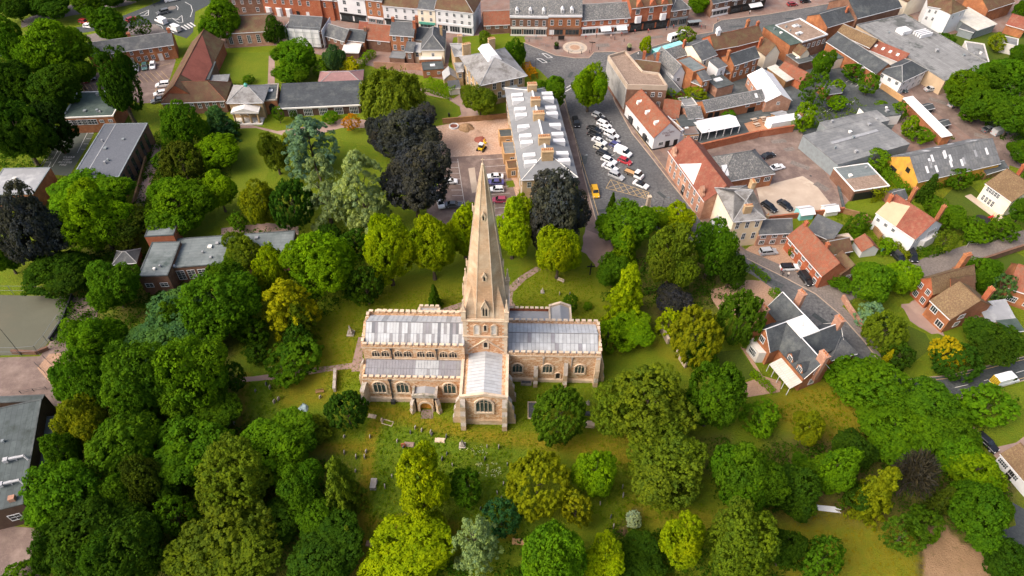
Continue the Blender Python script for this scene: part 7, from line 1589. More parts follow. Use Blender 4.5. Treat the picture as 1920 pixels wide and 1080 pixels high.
mb=MB(); mb.prism([(-7.5,4.6),(-8.9,4.0),(-8.9,.6),(-7.5,0)],0,3.4); by=mb.build('bay_window','concrete_white',t); add_window(by,(-8.92,2.3,1.0),-math.pi/2,2.2,1.8,'wide')
H('vicarage_wing','slate hipped wing of the vicarage beside the lane',(1560,672),(1606,660),(1556,622),3.6,3.0,roof='hipy',wall='brick_orange',rmat='slate',ridge='slate',win=[('f',1,1.2,1.2,1.2)])
# ---- brown tiled villa and neighbours
t=H('tiled_villa','brown tiled brick villa with ivy and white stone windows',(1748,562),(1784,596),(1810,528),5.2,3.8,roof='gable',wall='brick_orange',rmat='clay_mossy',ridge='clay_brown',over=.4,cat='villa',win=[('f',1,2.8,1.8,1.6,.05,.5,'case'),('f',1,.8,2,1.7,.5,1,'case'),('r',1,3.6,1.8,1.4,0,.6,'case'),('r',1,1,1.6,1.5,0,.6,'case')],chim=[(.8,.85,1.0,1.2,.8,'brick_red',3)])
t=H('tiled_villa','left gabled wing of the villa with red brick and stone windows',(1705,552),(1731,578),12,5.4,2.8,roof='gabley',wall='brick_red',rmat='clay_mossy',ridge='clay_brown',over=.35,cat='villa',zr=0,win=[('f',2,3.6,1.2,1.5,0,1,'case'),('f',2,.8,1.3,1.6,0,1,'case')],chim=[(.1,.9,2.2,1,1.6,'brick_orange',3)])
H('tiled_villa','dark back wing of the villa with a plain tiled roof',(1786,552),(1828,545),(1780,520),4.6,2.8,roof='gable',wall='brick_red',rmat='clay_brown',ridge='clay_brown',cat='villa')
H('garden_building','shed with a shiny grey curved roof right of the villa',(1852,602),(1902,596),(1844,572),2.6,1.2,roof='mono',wall='wood',rmat='zinc',ridge=None)
H('garden_building','low dark green roofed shed beside the shiny grey shed',(1884,622),(1918,618),(1880,602),2.4,.4,roof='mono',wall='wood',rmat='felt_green',ridge=None)
H('orange_house','brick house with a bright orange roof cut by the right edge',(1893,538),(1960,560),9,5,3.5,wall='brick_orange',rmat='clay_orange',ridge='clay_orange',win=[('f',2,1.2,2.2,1.6,0,1,'wide')])
t=H('white_bungalow','white bungalow with a brown roof at the lower right edge',(1880,850),(1945,925),(1912,826),3.2,2.4,roof='gable',wall='bright',rmat='clay_mossy',ridge='clay_brown',win=[('f',2,1,2.2,1.2,0,.6,'wide')],doors=[('f',.4,1,2,'blackish')])
# ------------------------------------------------------------------ vehicles
def wheel_meshes():
    t = MB(); n = 12; t.hull([(.32*math.cos(2*math.pi*i/n), -.1, .32*math.sin(2*math.pi*i/n)) for i in range(n)], [(.32*math.cos(2*math.pi*i/n), .1, .32*math.sin(2*math.pi*i/n)) for i in range(n)])
    r = MB(); r.hull([(.2*math.cos(2*math.pi*i/n), -.115, .2*math.sin(2*math.pi*i/n)) for i in range(n)], [(.2*math.cos(2*math.pi*i/n), .115, .2*math.sin(2*math.pi*i/n)) for i in range(n)])
    return t.mesh('tyre', 'rubber'), r.mesh('rim', 'alloy')
TYRE, RIM = wheel_meshes()
CARS = {}
def car_meshes(k):
    if k in CARS: return CARS[k]
    sp = {'hatch': (4.1, 1.78, 1.48, .88, -1.95, 1.0, -1.62, .28), 'saloon': (4.7, 1.82, 1.44, .9, -1.75, 1.1, -1.0, .35), 'suv': (4.6, 1.86, 1.7, 1.02, -2.2, 1.1, -2.0, .4), 'estate': (4.7, 1.82, 1.48, .9, -2.25, 1.05, -1.95, .3), 'sport': (4.4, 1.84, 1.3, .84, -1.5, 1.0, -.9, .2),
          'van': (5.3, 2.0, 2.15, 1.15, -2.62, 1.75, -2.58, 1.0), 'bigvan': (6.0, 2.05, 2.5, 1.2, -2.97, 2.1, -2.93, 1.45)}[k]
    L, Wd, h, belt, c0, c1, r0, r1 = sp; v = k in ('van', 'bigvan'); w = Wd/2
    hood = belt-.02 if not v else belt+.05; nose = .62 if not v else .8
    pr = [(-L/2, .28), (-L/2-.02, .55), (-L/2+.03, belt), (c0, belt+.02), (c1, belt), (L/2-.25, nose+.12), (L/2-.02, nose-.06), (L/2, .3)]
    b = MB()
    def sec(y, s, dz): return [(x*s, y, z+dz if z > .5 else z) for x, z in pr]
    A, B, Cc, D = sec(-w, .985, -.07), sec(-w+.1, 1, 0), sec(w-.1, 1, 0), sec(w, .985, -.07)
    n = len(pr)
    for P0, P1 in ((A, B), (B, Cc), (Cc, D)):
        for i in range(n): j = (i+1) % n; b.face([P0[i], P0[j], P1[j], P1[i]])
    b.face(A[::-1]); b.face(D)
    zb = belt-.01; top = w-.2 if not v else w-.08
    base = [(c0, -w+.08, zb), (c1, -w+.08, zb), (c1, w-.08, zb), (c0, w-.08, zb)]; rf = [(r0, -top, h-.05), (r1, -top, h-.05), (r1, top, h-.05), (r0, top, h-.05)]
    g = MB()
    if v:      # panel van: painted load box, glass only round the cab
        sx = .35 if k == 'van' else .7
        mid = [(c0, -w+.06, zb), (sx, -w+.06, zb), (sx, w-.06, zb), (c0, w-.06, zb)]; mt = [(r0, -top, h), (sx-.05, -top, h), (sx-.05, top, h), (r0, top, h)]; b.hull(mid, mt)
        g.hull([(sx, -w+.09, zb), (c1, -w+.12, zb), (c1, w-.12, zb), (sx, w-.09, zb)], [(sx-.05, -top+.03, h-.08), (r1, -top+.06, h-.12), (r1, top-.06, h-.12), (sx-.05, top-.03, h-.08)])
        rp = MB(); rp.hull([(sx-.06, -top, h-.08), (r1+.02, -top+.04, h-.12), (r1+.02, top-.04, h-.12), (sx-.06, top, h-.08)], [(sx-.06, -top+.03, h), (r1-.1, -top+.1, h-.03), (r1-.1, top-.1, h-.03), (sx-.06, top-.03, h)])
    else:
        g.hull(base, rf)
        rp = MB(); q = .05; rp.hull([(r0-q, -top-q, h-.09), (r1+q, -top-q, h-.09), (r1+q, top+q, h-.09), (r0-q, top+q, h-.09)], [(r0+.08, -top+.1, h), (r1-.08, -top+.1, h), (r1-.08, top-.1, h), (r0+.08, top-.1, h)])
        for s in (0, 1, 2, 3): rp.bar(base[s], rf[s], .055, 4)
        xm = (r0+r1)/2-.05
        for s in (-1, 1): rp.bar((xm-.1, s*(w-.07), zb), (xm-.1, s*(top+.01), h-.08), .05, 4)
    hl = MB(); hl.box(L/2-.28, L/2-.03, -.17, .17, nose-.12, nose+.06); tl = MB(); tl.box(-L/2-.03, -L/2+.1, -.14, .14, belt-.28, belt-.06)
    wx = L*.31
    CARS[k] = (b.mesh('body', 'paint'), g.mesh('cabin_glass', 'carglass'), rp.mesh('roof_panel', 'paint'), hl.mesh('headlight', 'lamp'), tl.mesh('tail_light', 'redlight'), wx, w, nose)
    return CARS[k]
def car(cx, cy, dx, dy, kind, col, label, name=None, roofcol=None, group=None, z=.05):
    a, b = P(cx-dx*.5, cy-dy*.5, .7), P(cx+dx*.5, cy+dy*.5, .7); c = P(cx, cy, .75); rz = math.atan2(b[1]-a[1], b[0]-a[0])
    t = thing(name or ('van' if 'van' in kind else 'car'), label, 'van' if 'van' in kind else 'car', (c[0], c[1], z), rz, group)
    bm, gm, rm, hm, tm, wx, w, nose = car_meshes(kind)
    put('body', bm, t, col=col); put('cabin_glass', gm, t, col=col); put('roof_panel', rm, t, col=roofcol or col)
    for s in (-1, 1):
        put('headlight', hm, t, (0, s*(w-.3), 0)); put('tail_light', tm, t, (0, s*(w-.22), 0))
        for x in (-wx, wx):
            o = put('wheel', TYRE, t, (x, s*(w-.1), .32)); put('rim', RIM, o)
    return t
WH, SI, BK, GY, RD, BL, CR = (.75, .75, .75), (.38, .39, .40), (.012, .012, .014), (.10, .105, .11), (.38, .02, .03), (.05, .05, .16), (.55, .52, .43)
PARK = 'cars parked in rows in the parking street'
for cx, cy, kd, c, lb in [
 (1122, 216, 'hatch', SI, 'silver hatchback at the top of the parked rows in the street'), (1131, 225, 'saloon', BK, 'black car half hidden behind the topmost parked silver car'),
 (1133, 233, 'suv', WH, 'white car, upper one of two at the top of the right parked row'), (1139, 241, 'estate', WH, 'white car, second one in the right parked row'),
 (1115, 242, 'saloon', BK, 'black saloon, upper of the pair of black cars on the left row'), (1116, 253, 'saloon', BK, 'black saloon, lower of the pair of black cars on the left row'),
 (1147, 252, 'suv', WH, 'white car next to the pair of black cars, right row'), (1150, 262, 'hatch', SI, 'silver car above the blue car in the right row'),
 (1124, 264, 'saloon', WH, 'white car just above the cream car, left row'), (1126, 276, 'hatch', CR, 'cream coloured hatchback in the left parked row'),
 (1156, 272, 'hatch', BL, 'blue car above the white panel van'), (1168, 285, 'van', WH, 'white panel van in the right parked row of the street'),
 (1133, 288, 'estate', BK, 'black estate car below the cream hatchback'), (1142, 300, 'estate', WH, 'white estate car left of the red car'),
 (1172, 301, 'hatch', RD, 'red hatchback in the right parked row'), (1144, 313, 'saloon', WH, 'white car left of the flatbed truck'), (1156, 329, 'suv', SI, 'silver car at the lower end of the left parked row'),
 (1202, 345, 'sport', WH, 'white coupe with a black roof beside the yellow hatched box')]:
    car(cx, cy, 1, .42, kd, c, lb, roofcol=BK if 'coupe' in lb else None, group=PARK)
car(1116, 359, .25, 1, 'suv', (.72, .38, .01), 'bright yellow car driving up the parking street')
car(1080, 229, .3, 1, 'suv', BK, 'black car driving beside the grey terrace')
# flatbed truck
p = P(1188, 326, .7); q0, q1 = P(1183, 324, .7), P(1193, 328.2, .7)
t = thing('flatbed_truck', 'white flatbed truck with an orange-brown load bed', 'truck', (p[0], p[1], .05), math.atan2(q1[1]-q0[1], q1[0]-q0[0]))
mb = MB(); mb.box(-2.7, .4, -.95, .95, .75, .85); mb.build('load_bed', 'wood_new', t)
for s in (-1, 1): mb = MB(); mb.box(-2.7, .4, s*.95-.04, s*.95+.04, .85, 1.2); mb.build('side_board', 'metal_dark', t)
mb = MB(); mb.hull([(.5, -1, .4), (2.9, -.95, .4), (2.9, .95, .4), (.5, 1, .4)], [(.5, -1, 1.25), (2.75, -.95, 1.1), (2.75, .95, 1.1), (.5, 1, 1.25)]); mb.box(-2.6, .5, -.4, .4, .45, .75); mb.hull([(.5, -.96, 2.0), (1.75, -.9, 2.0), (1.75, .9, 2.0), (.5, .96, 2.0)], [(.55, -.9, 2.1), (1.65, -.84, 2.1), (1.65, .84, 2.1), (.55, .9, 2.1)]); mb.build('cab', 'paint', t, col=WH)
mb = MB(); mb.hull([(.52, -.94, 1.25), (2.4, -.9, 1.15), (2.4, .9, 1.15), (.52, .94, 1.25)], [(.52, -.88, 2.0), (1.7, -.84, 2.0), (1.7, .84, 2.0), (.52, .88, 2.0)]); mb.build('cab_glass', 'carglass', t)
for s in (-1, 1):
    for x in (-1.8, 1.9): o = put('wheel', TYRE, t, (x, s*.85, .32)); put('rim', RIM, o)
# courtyard, gardens, yards
for r in [
 (844,339,1,-.05,'hatch',WH,'white hatchback half under the copper beech by the sandy yard'),(928,330,-1,0,'saloon',WH,'white saloon, upper of three cars right of the spire'),(929,341,-1,0,'saloon',(.09,.08,.22),'purple coupe between two white cars right of the spire'),
 (931,354,-1,.02,'hatch',WH,'white hatchback, lower of three cars right of the spire'),(936,374,-1,0,'hatch',(.35,.05,.09),'dark red car behind the spire and lime tree'),(851,383,1,0,'saloon',GY,'dark grey saloon at the foot of the copper beech'),(826,380,.3,1,'hatch',WH,'white car at the foot of the lower copper beech'),
 (1440,291,1,-.3,'saloon',BK,'black saloon at the upper edge of the courtyard'),(1457,313,1,-.25,'saloon',WH,'white saloon parked in the courtyard'),(1443,387,1,.7,'estate',BK,'black car on the pale courtyard concrete, left of two'),(1473,384,1,.75,'saloon',BK,'black saloon on the pale courtyard concrete, right of two'),
 (1441,471,1,-.1,'suv',SI,'silver car in front of the slate cottage'),(1481,500,1,-.05,'estate',WH,'white car with a black roof before the red cottage'),(1511,522,.75,1,'suv',BK,'black car at the lower end of the red cottage'),
 (1685,482,.9,.9,'suv',BK,'black car behind the orange gate of the red roofed house'),(1710,478,.5,1,'suv',BK,'black car in the drive beside the white house'),
 (1690,168,1,.1,'hatch',(.05,.08,.09),'grey green car by the brick wall of the rear car park'),(1747,166,1,-.1,'saloon',SI,'silver saloon below the supermarket wall'),(1789,195,1,-.35,'hatch',SI,'silver hatchback under the big trees of the rear car park'),(1824,221,1,-.35,'saloon',BK,'black saloon in the middle of the rear car park row'),(1853,241,1,-.35,'saloon',GY,'dark grey saloon beside the silver van'),
 (1486,7,1,-.1,'hatch',(.22,.03,.03),'dark red car parked at the top of the high street'),(1510,1,1,-.1,'hatch',BK,'black car at the top edge of the high street'),
 (1851,829,1,.9,'estate',BK,'black car on the narrow drive at the right'),
 (305,22,-1,.25,'suv',GY,'dark and silver car on the mini roundabout'),(158,40,1,.2,'hatch',(.35,.03,.03),'red car on the top left road'),(167,48,1,.1,'hatch',WH,'white car on the top left road behind the red one'),(247,35,1,-.4,'hatch',(.22,.02,.02),'dark red car behind the small round street tree'),
 (255,127,-.1,1,'hatch',SI,'silver car parked at the brick cottages, left of three'),(271,124,-.1,1,'hatch',(.05,.13,.12),'teal car parked at the brick cottages, middle of three'),(286,122,-.15,1,'hatch',WH,'white car parked at the brick cottages, right of three'),
 (305,158,-1,.1,'suv',WH,'white car against the tiled range, upper of three'),(300,174,-1,.2,'hatch',WH,'white car with dark windows against the tiled range, middle of three'),(297,187,-1,.2,'saloon',GY,'grey car against the tiled range, lowest of three'),(160,148,.2,1,'hatch',(.2,.01,.03),'dark red car in the shade of the left car park'),(174,143,.2,1,'hatch',BK,'black car beside the dark red one in the shade')]:
    car(*r, roofcol=BK if 'black roof' in r[6] else None)
car(1874,247,1,-.3,'van',SI,'silver van at the lower end of the rear car park'); car(302,39,-1,-.45,'van',WH,'white van on the road by the roundabout, upper of two'); car(327,53,-1,-.42,'van',WH,'white van at the zebra crossing, lower of two'); car(322,-2,1,-.2,'van',WH,'white van cut by the top edge beyond the roundabout')
t = car(1884, 713, 1, -.27, 'bigvan', (.72, .73, .76), 'white work van with yellow chevrons on its back doors', z=.06)
mb = MB()
for s in (-1, 1):
    for i in range(5):
        z0 = .55+i*.36; mb.face([(-3.06, 0, z0+.5), (-3.06, s*.95, z0), (-3.06, s*.95, z0+.18), (-3.06, 0, z0+.68)] if s < 0 else [(-3.06, s*.95, z0), (-3.06, 0, z0+.5), (-3.06, 0, z0+.68), (-3.06, s*.95, z0+.18)])
mb.build('chevron_marking', 'blackish', t)
mb = MB(); mb.box(-3.045, -3.0, -.97, .97, .5, 2.45); mb.build('chevron_panel', 'yellow', t)
mb = MB()
for s in (-1, 1): mb.box(-3.05, -2.3, s*1.035-.005, s*1.035+.005, .6, 1.1)
mb.build('side_stripe', 'yellow', t)
def bus(c0, c1, label, body, roofm, h, w, name):
    a, b = P(*c0, h), P(*c1, h); d = b-a; L = float(np.linalg.norm(d[:2])); t = thing(name, label, 'bus', ((a[0]+b[0])/2, (a[1]+b[1])/2, .04), math.atan2(d[1], d[0]))
    mb = MB(); mb.box(-L/2, L/2, -w/2, w/2, .35, 1.3); mb.box(-L/2, -L/2+.3, -w/2, w/2, 1.3, h-.2); mb.build('body', body, t)
    mb = MB(); mb.box(-L/2+.3, L/2-.05, -w/2+.03, w/2-.03, 1.3, h-.2); mb.build('window_band', 'carglass', t)
    mb = MB(); mb.taper(-L/2, L/2, -w/2, w/2, h-.2, h+.05, .12); mb.box(-1, 1, -.5, .5, h+.05, h+.2); mb.build('roof', roofm, t)
    for i in range(4): mb = MB(); x = -L/2+L*(i+1)/5; mb.box(x-.06, x+.06, -w/2, w/2, 1.3, h-.2); mb.build('pillar', body, t)
    for s in (-1, 1):
        for x in (-L*.3, L*.32): o = put('wheel', TYRE, t, (x, s*(w/2-.12), .42), scale=(1.4, 1.4, 1.4)); put('rim', RIM, o)
bus((1227, 95), (1279, 79), 'turquoise bus with a pale roof parked in the bus lane', 'teal_dark', 'teal', 3.0, 2.5, 'bus')
bus((1256, 66), (1285, 57), 'white minibus parked behind the turquoise bus', 'white', 'bright', 2.6, 2.1, 'minibus')
# small dumper in the sandy yard
c = P(903, 280); t = thing('mini_digger', 'small yellow and white digger in the sandy yard', 'digger', c, 1.2)
mb = MB(); mb.box(-1.2, 1.0, -.7, .7, .5, 1.1); mb.build('body', 'yellow', t); mb = MB(); mb.box(-.9, .3, -.6, .6, 1.1, 2.1); mb.build('cab', 'carglass', t); mb = MB(); mb.box(-1, .4, -.65, .65, 2.1, 2.2); mb.build('cab_roof', 'bright', t)
for s in (-1, 1): mb = MB(); mb.extr_x([(s*.9-.2, .0), (s*.9+.2, .0), (s*.9+.2, .55), (s*.9-.2, .55)], -1.4, 1.3); mb.build('track', 'rubber', t)
mb = MB(); mb.bar((1, 0, 1), (2.2, 0, 2.2), .12); mb.bar((2.2, 0, 2.2), (2.8, 0, .7), .1); mb.box(2.5, 3.0, -.35, .35, .3, .8); mb.build('digger_arm', 'yellow', t)

# ------------------------------------------------------------------ hedges, walls, churchyard furniture
def leafy_box(name, px, w, h, col, label, lsz=.16, dens=26):
    global RNG
    pts = [P(*p)[:2] for p in px]; o0 = np.mean(pts, 0); C_, N_ = [], []
    for a, b in zip(pts[:-1], pts[1:]):
        d = b-a; L = np.linalg.norm(d); u = d/L; n = np.array([-u[1], u[0]]); m = int(dens*L*(w+2*h))
        f = RNG.random(m); s = RNG.random(m)*(w+2*h); top = s < w; lft = (s >= w) & (s < w+h)
        y = np.where(top, s-w/2, np.where(lft, -w/2, w/2)); z = np.where(top, h, np.where(lft, s-w, s-w-h)); wob = .12*np.sin(f*L*1.7)+.1*np.sin(f*L*4.1+z*2)
        p = a+np.outer(f*L, u)+np.outer(y*(1+wob*.6), n)-o0; C_.append(np.column_stack([p, z*(1+wob*.8)+RNG.normal(0, .06, m)]))
        nn = np.zeros((m, 3)); nn[:, 2] = np.where(top, 1, .35); nn[:, :2] = np.outer(np.where(top, 0, np.where(lft, -1, 1)), n); N_.append(nn+RNG.normal(0, .45, (m, 3)))
    C_, N_ = np.vstack(C_), np.vstack(N_)
    t = thing(name, label, 'hedge', (*o0, 0))
    put('foliage', leaf_mesh('foliage', C_, N_, lsz*RNG.uniform(.7, 1.3, len(C_))), t, col=TC[col])
    mb = MB()
    for a, b in zip(pts[:-1], pts[1:]):
        k = max(2, int(np.linalg.norm(b-a)/1.2))
        for i in range(k): q = a+(b-a)*(i+.5)/k-o0; mb.bar((q[0], q[1], 0), (q[0], q[1], h*.8), .05, 4)
    mb.build('stems', 'bark', t)
for px, w, h, c, lb in [
 ([(798, 164), (822, 172), (850, 182)], 4.2, 2.6, 'bright', 'thick clipped green hedge along the mansion path'),
 ([(985, 128), (994, 138), (1002, 150)], 2.4, 2.2, 'orange', 'orange-gold hedge at the corner of the mansion'),
 ([(676, 128), (690, 112), (704, 106)], 1.6, 2.6, 'bright', 'green hedge climbing beside the yellow variegated shrub'),
 ([(1622, 372), (1645, 368), (1670, 366)], 4.0, 3.0, 'goldg', 'big square cut hedge in front of the open shed'),
 ([(1645, 458), (1672, 462), (1700, 490)], 1.6, 1.8, 'goldg', 'yellowish hedge around the drive of the white house'),
 ([(1716, 476), (1740, 478), (1765, 470)], 2.2, 1.6, 'mid', 'low hedge in front of the bay windows along the lane'),
 ([(1445, 548), (1465, 566), (1484, 590)], 1.8, 1.6, 'green', 'green hedge between the gravel drive and the lane'),
 ([(1478, 240), (1500, 238), (1528, 236)], 2.4, 2.2, 'bright', 'overgrown hedge at the corner of the courtyard wall'),
 ([(1650, 320), (1668, 340), (1700, 368)], 2.0, 2.4, 'green', 'overgrown hedge between the open shed and the barn'),
 ([(1740, 355), (1790, 340), (1850, 330)], 2.2, 2.0, 'mid', 'hedge along the near side of the corrugated barn'),
 ([(1408, 700), (1426, 716), (1450, 738)], 1.2, 1.2, 'bright', 'low yellow-green hedge before the vicarage conservatory'),
 ([(1800, 455), (1850, 452), (1895, 436)], 1.6, 1.8, 'mid', 'hedge behind the wire fence of the side lane'),
 ([(1406, 500), (1440, 530)], 1.2, 1.2, 'green', 'low verge hedge at the bend of the lane'),
 ([(1625, 425), (1600, 440), (1615, 455)], 2.0, 1.6, 'green', 'shrubby garden border behind the red cottage'),
 ([(1838, 580), (1852, 612)], 2.0, 2.2, 'green', 'hedge beside the shiny grey shed'),
 ([(1900, 335), (1925, 350)], 2.0, 2.4, 'mid', 'hedge at the right edge behind the cream house')]:
    leafy_box('hedge', px, w, h, c, lb)
def wall_run(px, w, h, mat, label, cap=None, name='stone_wall'):
    pts = [P(*p)[:2] for p in px]; o0 = pts[0]; t = thing(name, label, 'wall', (*o0, 0)); mb, mc = MB(), MB()
    for a, b in zip(pts[:-1], pts[1:]):
        d = b-a; n = np.array([-d[1], d[0]])/np.linalg.norm(d); a, b = a-o0, b-o0
        mb.prism([tuple(a-n*w/2), tuple(b-n*w/2), tuple(b+n*w/2), tuple(a+n*w/2)], -.1, h); w2 = w/2+.06; mc.prism([tuple(a-n*w2), tuple(b-n*w2), tuple(b+n*w2), tuple(a+n*w2)], h, h+.1)
    mb.build('wall', mat, t); mc.build('coping', cap or mat, t)
wall_run([(630, 697), (628, 735)], .5, 1.2, 'greystone', 'short stone wall running down from the church path')
wall_run([(1238, 618), (1252, 645)], .5, 1.6, 'concrete', 'broken pale churchyard wall left of the golden evergreen')
wall_run([(1268, 664), (1285, 690)], .5, 1.6, 'concrete', 'pale churchyard wall below the golden evergreen')
wall_run([(1578, 560), (1590, 580), (1604, 600), (1622, 622)], .5, 1.3, 'brick_pink', 'curved pink brick garden wall along the lane', name='brick_wall')
wall_run([(1780, 512), (1850, 490), (1925, 465)], .4, 1.8, 'brick_brown', 'brown wall below the side lane', name='brick_wall')
wall_run([(1580, 400), (1620, 410), (1650, 450)], .3, 1.6, 'wood', 'garden fence behind the cottage garden', name='garden_fence')
wall_run([(1440, 415), (1500, 408), (1580, 398)], .4, 1.6, 'brick_red', 'brick wall at the foot of the courtyard', name='brick_wall')
wall_run([(1528, 262), (1545, 300), (1570, 345), (1582, 395)], .5, .5, 'felt_dark', 'low dark kerb wall along the right side of the courtyard', name='low_wall')
wall_run([(1640, 158), (1690, 192)], .3, 1.8, 'wood_new', 'orange timber fence beside the rear car park', name='timber_fence')
wall_run([(830, 232), (950, 222)], .3, 1.7, 'wood', 'brown timber fence at the top of the sandy yard', name='timber_fence')
wall_run([(138, 556), (118, 606), (95, 640)], .2, 1.0, 'metal_dark', 'dark low barrier along the edge of the sports court', name='court_barrier')
wall_run([(1210, 398), (1250, 408), (1290, 425)], .4, 1.1, 'greystone', 'stone churchyard wall beside the memorial pillar')
wall_run([(276, 300), (264, 345), (252, 388)], .3, 1.4, 'wood', 'timber fence along the pale path by the grey hall', name='timber_fence')
wall_run([(24, 662), (70, 664), (92, 655)], .4, .9, 'brick_brown', 'low brick wall between the court and the plaza', name='brick_wall')
def stone(px, kind, label, group=None, rz=0.0, mat='greystone', s=1.0):
    p = P(*px); mb = MB()
    if kind == 'head':
        w = .4*s; n = 6; mb.extr_y([(-w, 0), (w, 0), (w, .85*s)]+[(w*math.cos(math.pi*i/n), .85*s+.3*s*math.sin(math.pi*i/n)) for i in range(1, n)]+[(-w, .85*s)], -.07, .07)
    elif kind == 'slab': mb.box(-.5*s, .5*s, -1.0*s, 1.0*s, 0, .22); mb.taper(-.45*s, .45*s, -.95*s, .95*s, .22, .34, .08)
    elif kind == 'chest': mb.box(-.55*s, .55*s, -1.0*s, 1.0*s, 0, .15); mb.box(-.45*s, .45*s, -.9*s, .9*s, .15, .75); mb.box(-.55*s, .55*s, -1.0*s, 1.0*s, .75, .9)
    elif kind == 'cross':
        mb.taper(-.5*s, .5*s, -.4*s, .4*s, 0, .35, .1); mb.box(-.09*s, .09*s, -.08, .08, .3, 1.7*s); mb.box(-.4*s, .4*s, -.08, .08, 1.1*s, 1.28*s)
    elif kind == 'obelisk':
        mb.box(-.8*s, .8*s, -.8*s, .8*s, 0, .3); mb.box(-.5*s, .5*s, -.5*s, .5*s, .3, 1.0*s); mb.taper(-.36*s, .36*s, -.36*s, .36*s, 1.0*s, 2.6*s, .26*s); mb.cyl(0, 0, 2.6*s, 2.9*s, .16*s, .02, 6)
    o = mb.build({'head': 'headstone', 'slab': 'grave_slab', 'chest': 'chest_tomb', 'cross': 'stone_cross', 'obelisk': 'monument'}[kind], mat, None, p, rz)
    return tag(o, label, {'head': 'gravestone', 'slab': 'grave', 'chest': 'tomb', 'cross': 'cross', 'obelisk': 'monument'}[kind], group)
def row(pts, where, rz0=0.0, s=1.0):
    pts = sorted(pts); g = 'headstones '+where
    for i, q in enumerate(pts): stone(q, 'head', '%s small weathered headstone from the left %s' % (ORD[i], where), g, 1.45+random.uniform(-.3, .3), random.choice(('greystone', 'greystone', 'slate_lichen')), s*random.uniform(.65, .95))
row([(500, 722), (507, 728), (528, 722), (523, 750), (601, 746), (515, 755), (480, 735)], 'in the yellowish grass left of the church')
row([(646, 820), (694, 820), (687, 848), (684, 858), (646, 850), (668, 858), (667, 884)], 'beside the upper grass path junction', 1.0)
row([(770, 812), (779, 803), (791, 808), (808, 812), (837, 820), (838, 852), (829, 862), (757, 840), (735, 894), (722, 914), (810, 816), (745, 828)], 'around the bright tree below the porch', .2)
row([(848, 873), (913, 838), (909, 862), (935, 840), (944, 908), (951, 872), (940, 936), (901, 955), (880, 915), (932, 925)], 'between the white flowers and the golden yew', .9)
row([(1167, 914), (1168, 930), (1145, 970), (1150, 988), (1125, 945)], 'right of the golden tufted yew', 1.2)
row([(1049, 552), (1068, 553)], 'on the lawn behind the chancel', 1.3)
row([(450, 775), (440, 795), (430, 760)], 'at the shady edge of the left wood', .6)
stone((701, 910), 'chest', 'pale square stone tomb beside the grass path'); stone((867, 836), 'obelisk', 'grey monument on a white base below the transept', s=.8)
stone((825, 826), 'slab', 'pale grave slab above the bright tree', rz=1.5, mat='dressing'); stone((767, 834), 'slab', 'pinkish grave slab beside a reddish stone below the porch', rz=1.5, mat='pathpink'); stone((757, 838), 'head', 'reddish standing stone beside the pinkish slab', mat='brick_red', s=1.2)
stone((697, 1020), 'slab', 'pink grave slab beside the lower grass path', rz=1.5, mat='gravel'); stone((972, 1016), 'slab', 'brownish slab at the bottom left of the domed tree', rz=1.5, mat='wood_new', s=1.1)
stone((698, 781), 'slab', 'pale fallen slab right of the dome shaped yew', rz=1.4, mat='dressing', s=.8); stone((1105, 798), 'chest', 'pale stone tomb right of the fresh green yew', rz=1.5, mat='dressing')
stone((1103, 776), 'slab', 'dark flat gravestone right of the fresh green yew', rz=1.5, mat='slate_dark'); stone((1102, 757), 'obelisk', 'small dark urn monument right of the fresh green yew', s=.5)
stone((1004, 790), 'head', 'headstone at the left foot of the fresh green yew', rz=1.2); stone((1017, 548), 'obelisk', 'small grey monument on the lawn right of the spire', s=.55)
stone((658, 626), 'obelisk', 'dark grey memorial in a kerbed plot left of the nave', s=1.0); stone((1302, 994), 'cross', 'white stone cross at the bottom by the yellow-green tree', mat='white')
p = P(1000, 770); t = thing('railed_tomb', 'flat dark tomb inside a pale stone kerb left of the fresh green yew', 'tomb', p); mb = MB(); mb.box(-1.0, 1.0, -1.9, 1.9, 0, .12); mb.build('bed', 'slate', t)
for x0, x1, y0, y1 in ((-1.15, -1, -2, 2), (1, 1.15, -2, 2), (-1, 1, -2, -1.85), (-1, 1, 1.85, 2)): mb = MB(); mb.box(x0, x1, y0, y1, 0, .3); mb.build('kerb_stone', 'dressing', t)
p = P(727, 793); t = thing('kerbed_grave', 'grave outlined by a pale stone kerb below the porch path', 'grave', p, -.3)
for x0, x1, y0, y1 in ((-1.1, 1.1, -.55, -.45), (-1.1, 1.1, .45, .55), (-1.1, -1, -.45, .45), (1, 1.1, -.45, .45)): mb = MB(); mb.box(x0, x1, y0, y1, 0, .18); mb.build('kerb_stone', 'dressing', t)
mb = MB(); mb.extr_x([(-.3, 0), (.3, 0), (.3, .9), (0, 1.15), (-.3, .9)], -1.3, -1.15); mb.build('headstone', 'dressing', t)
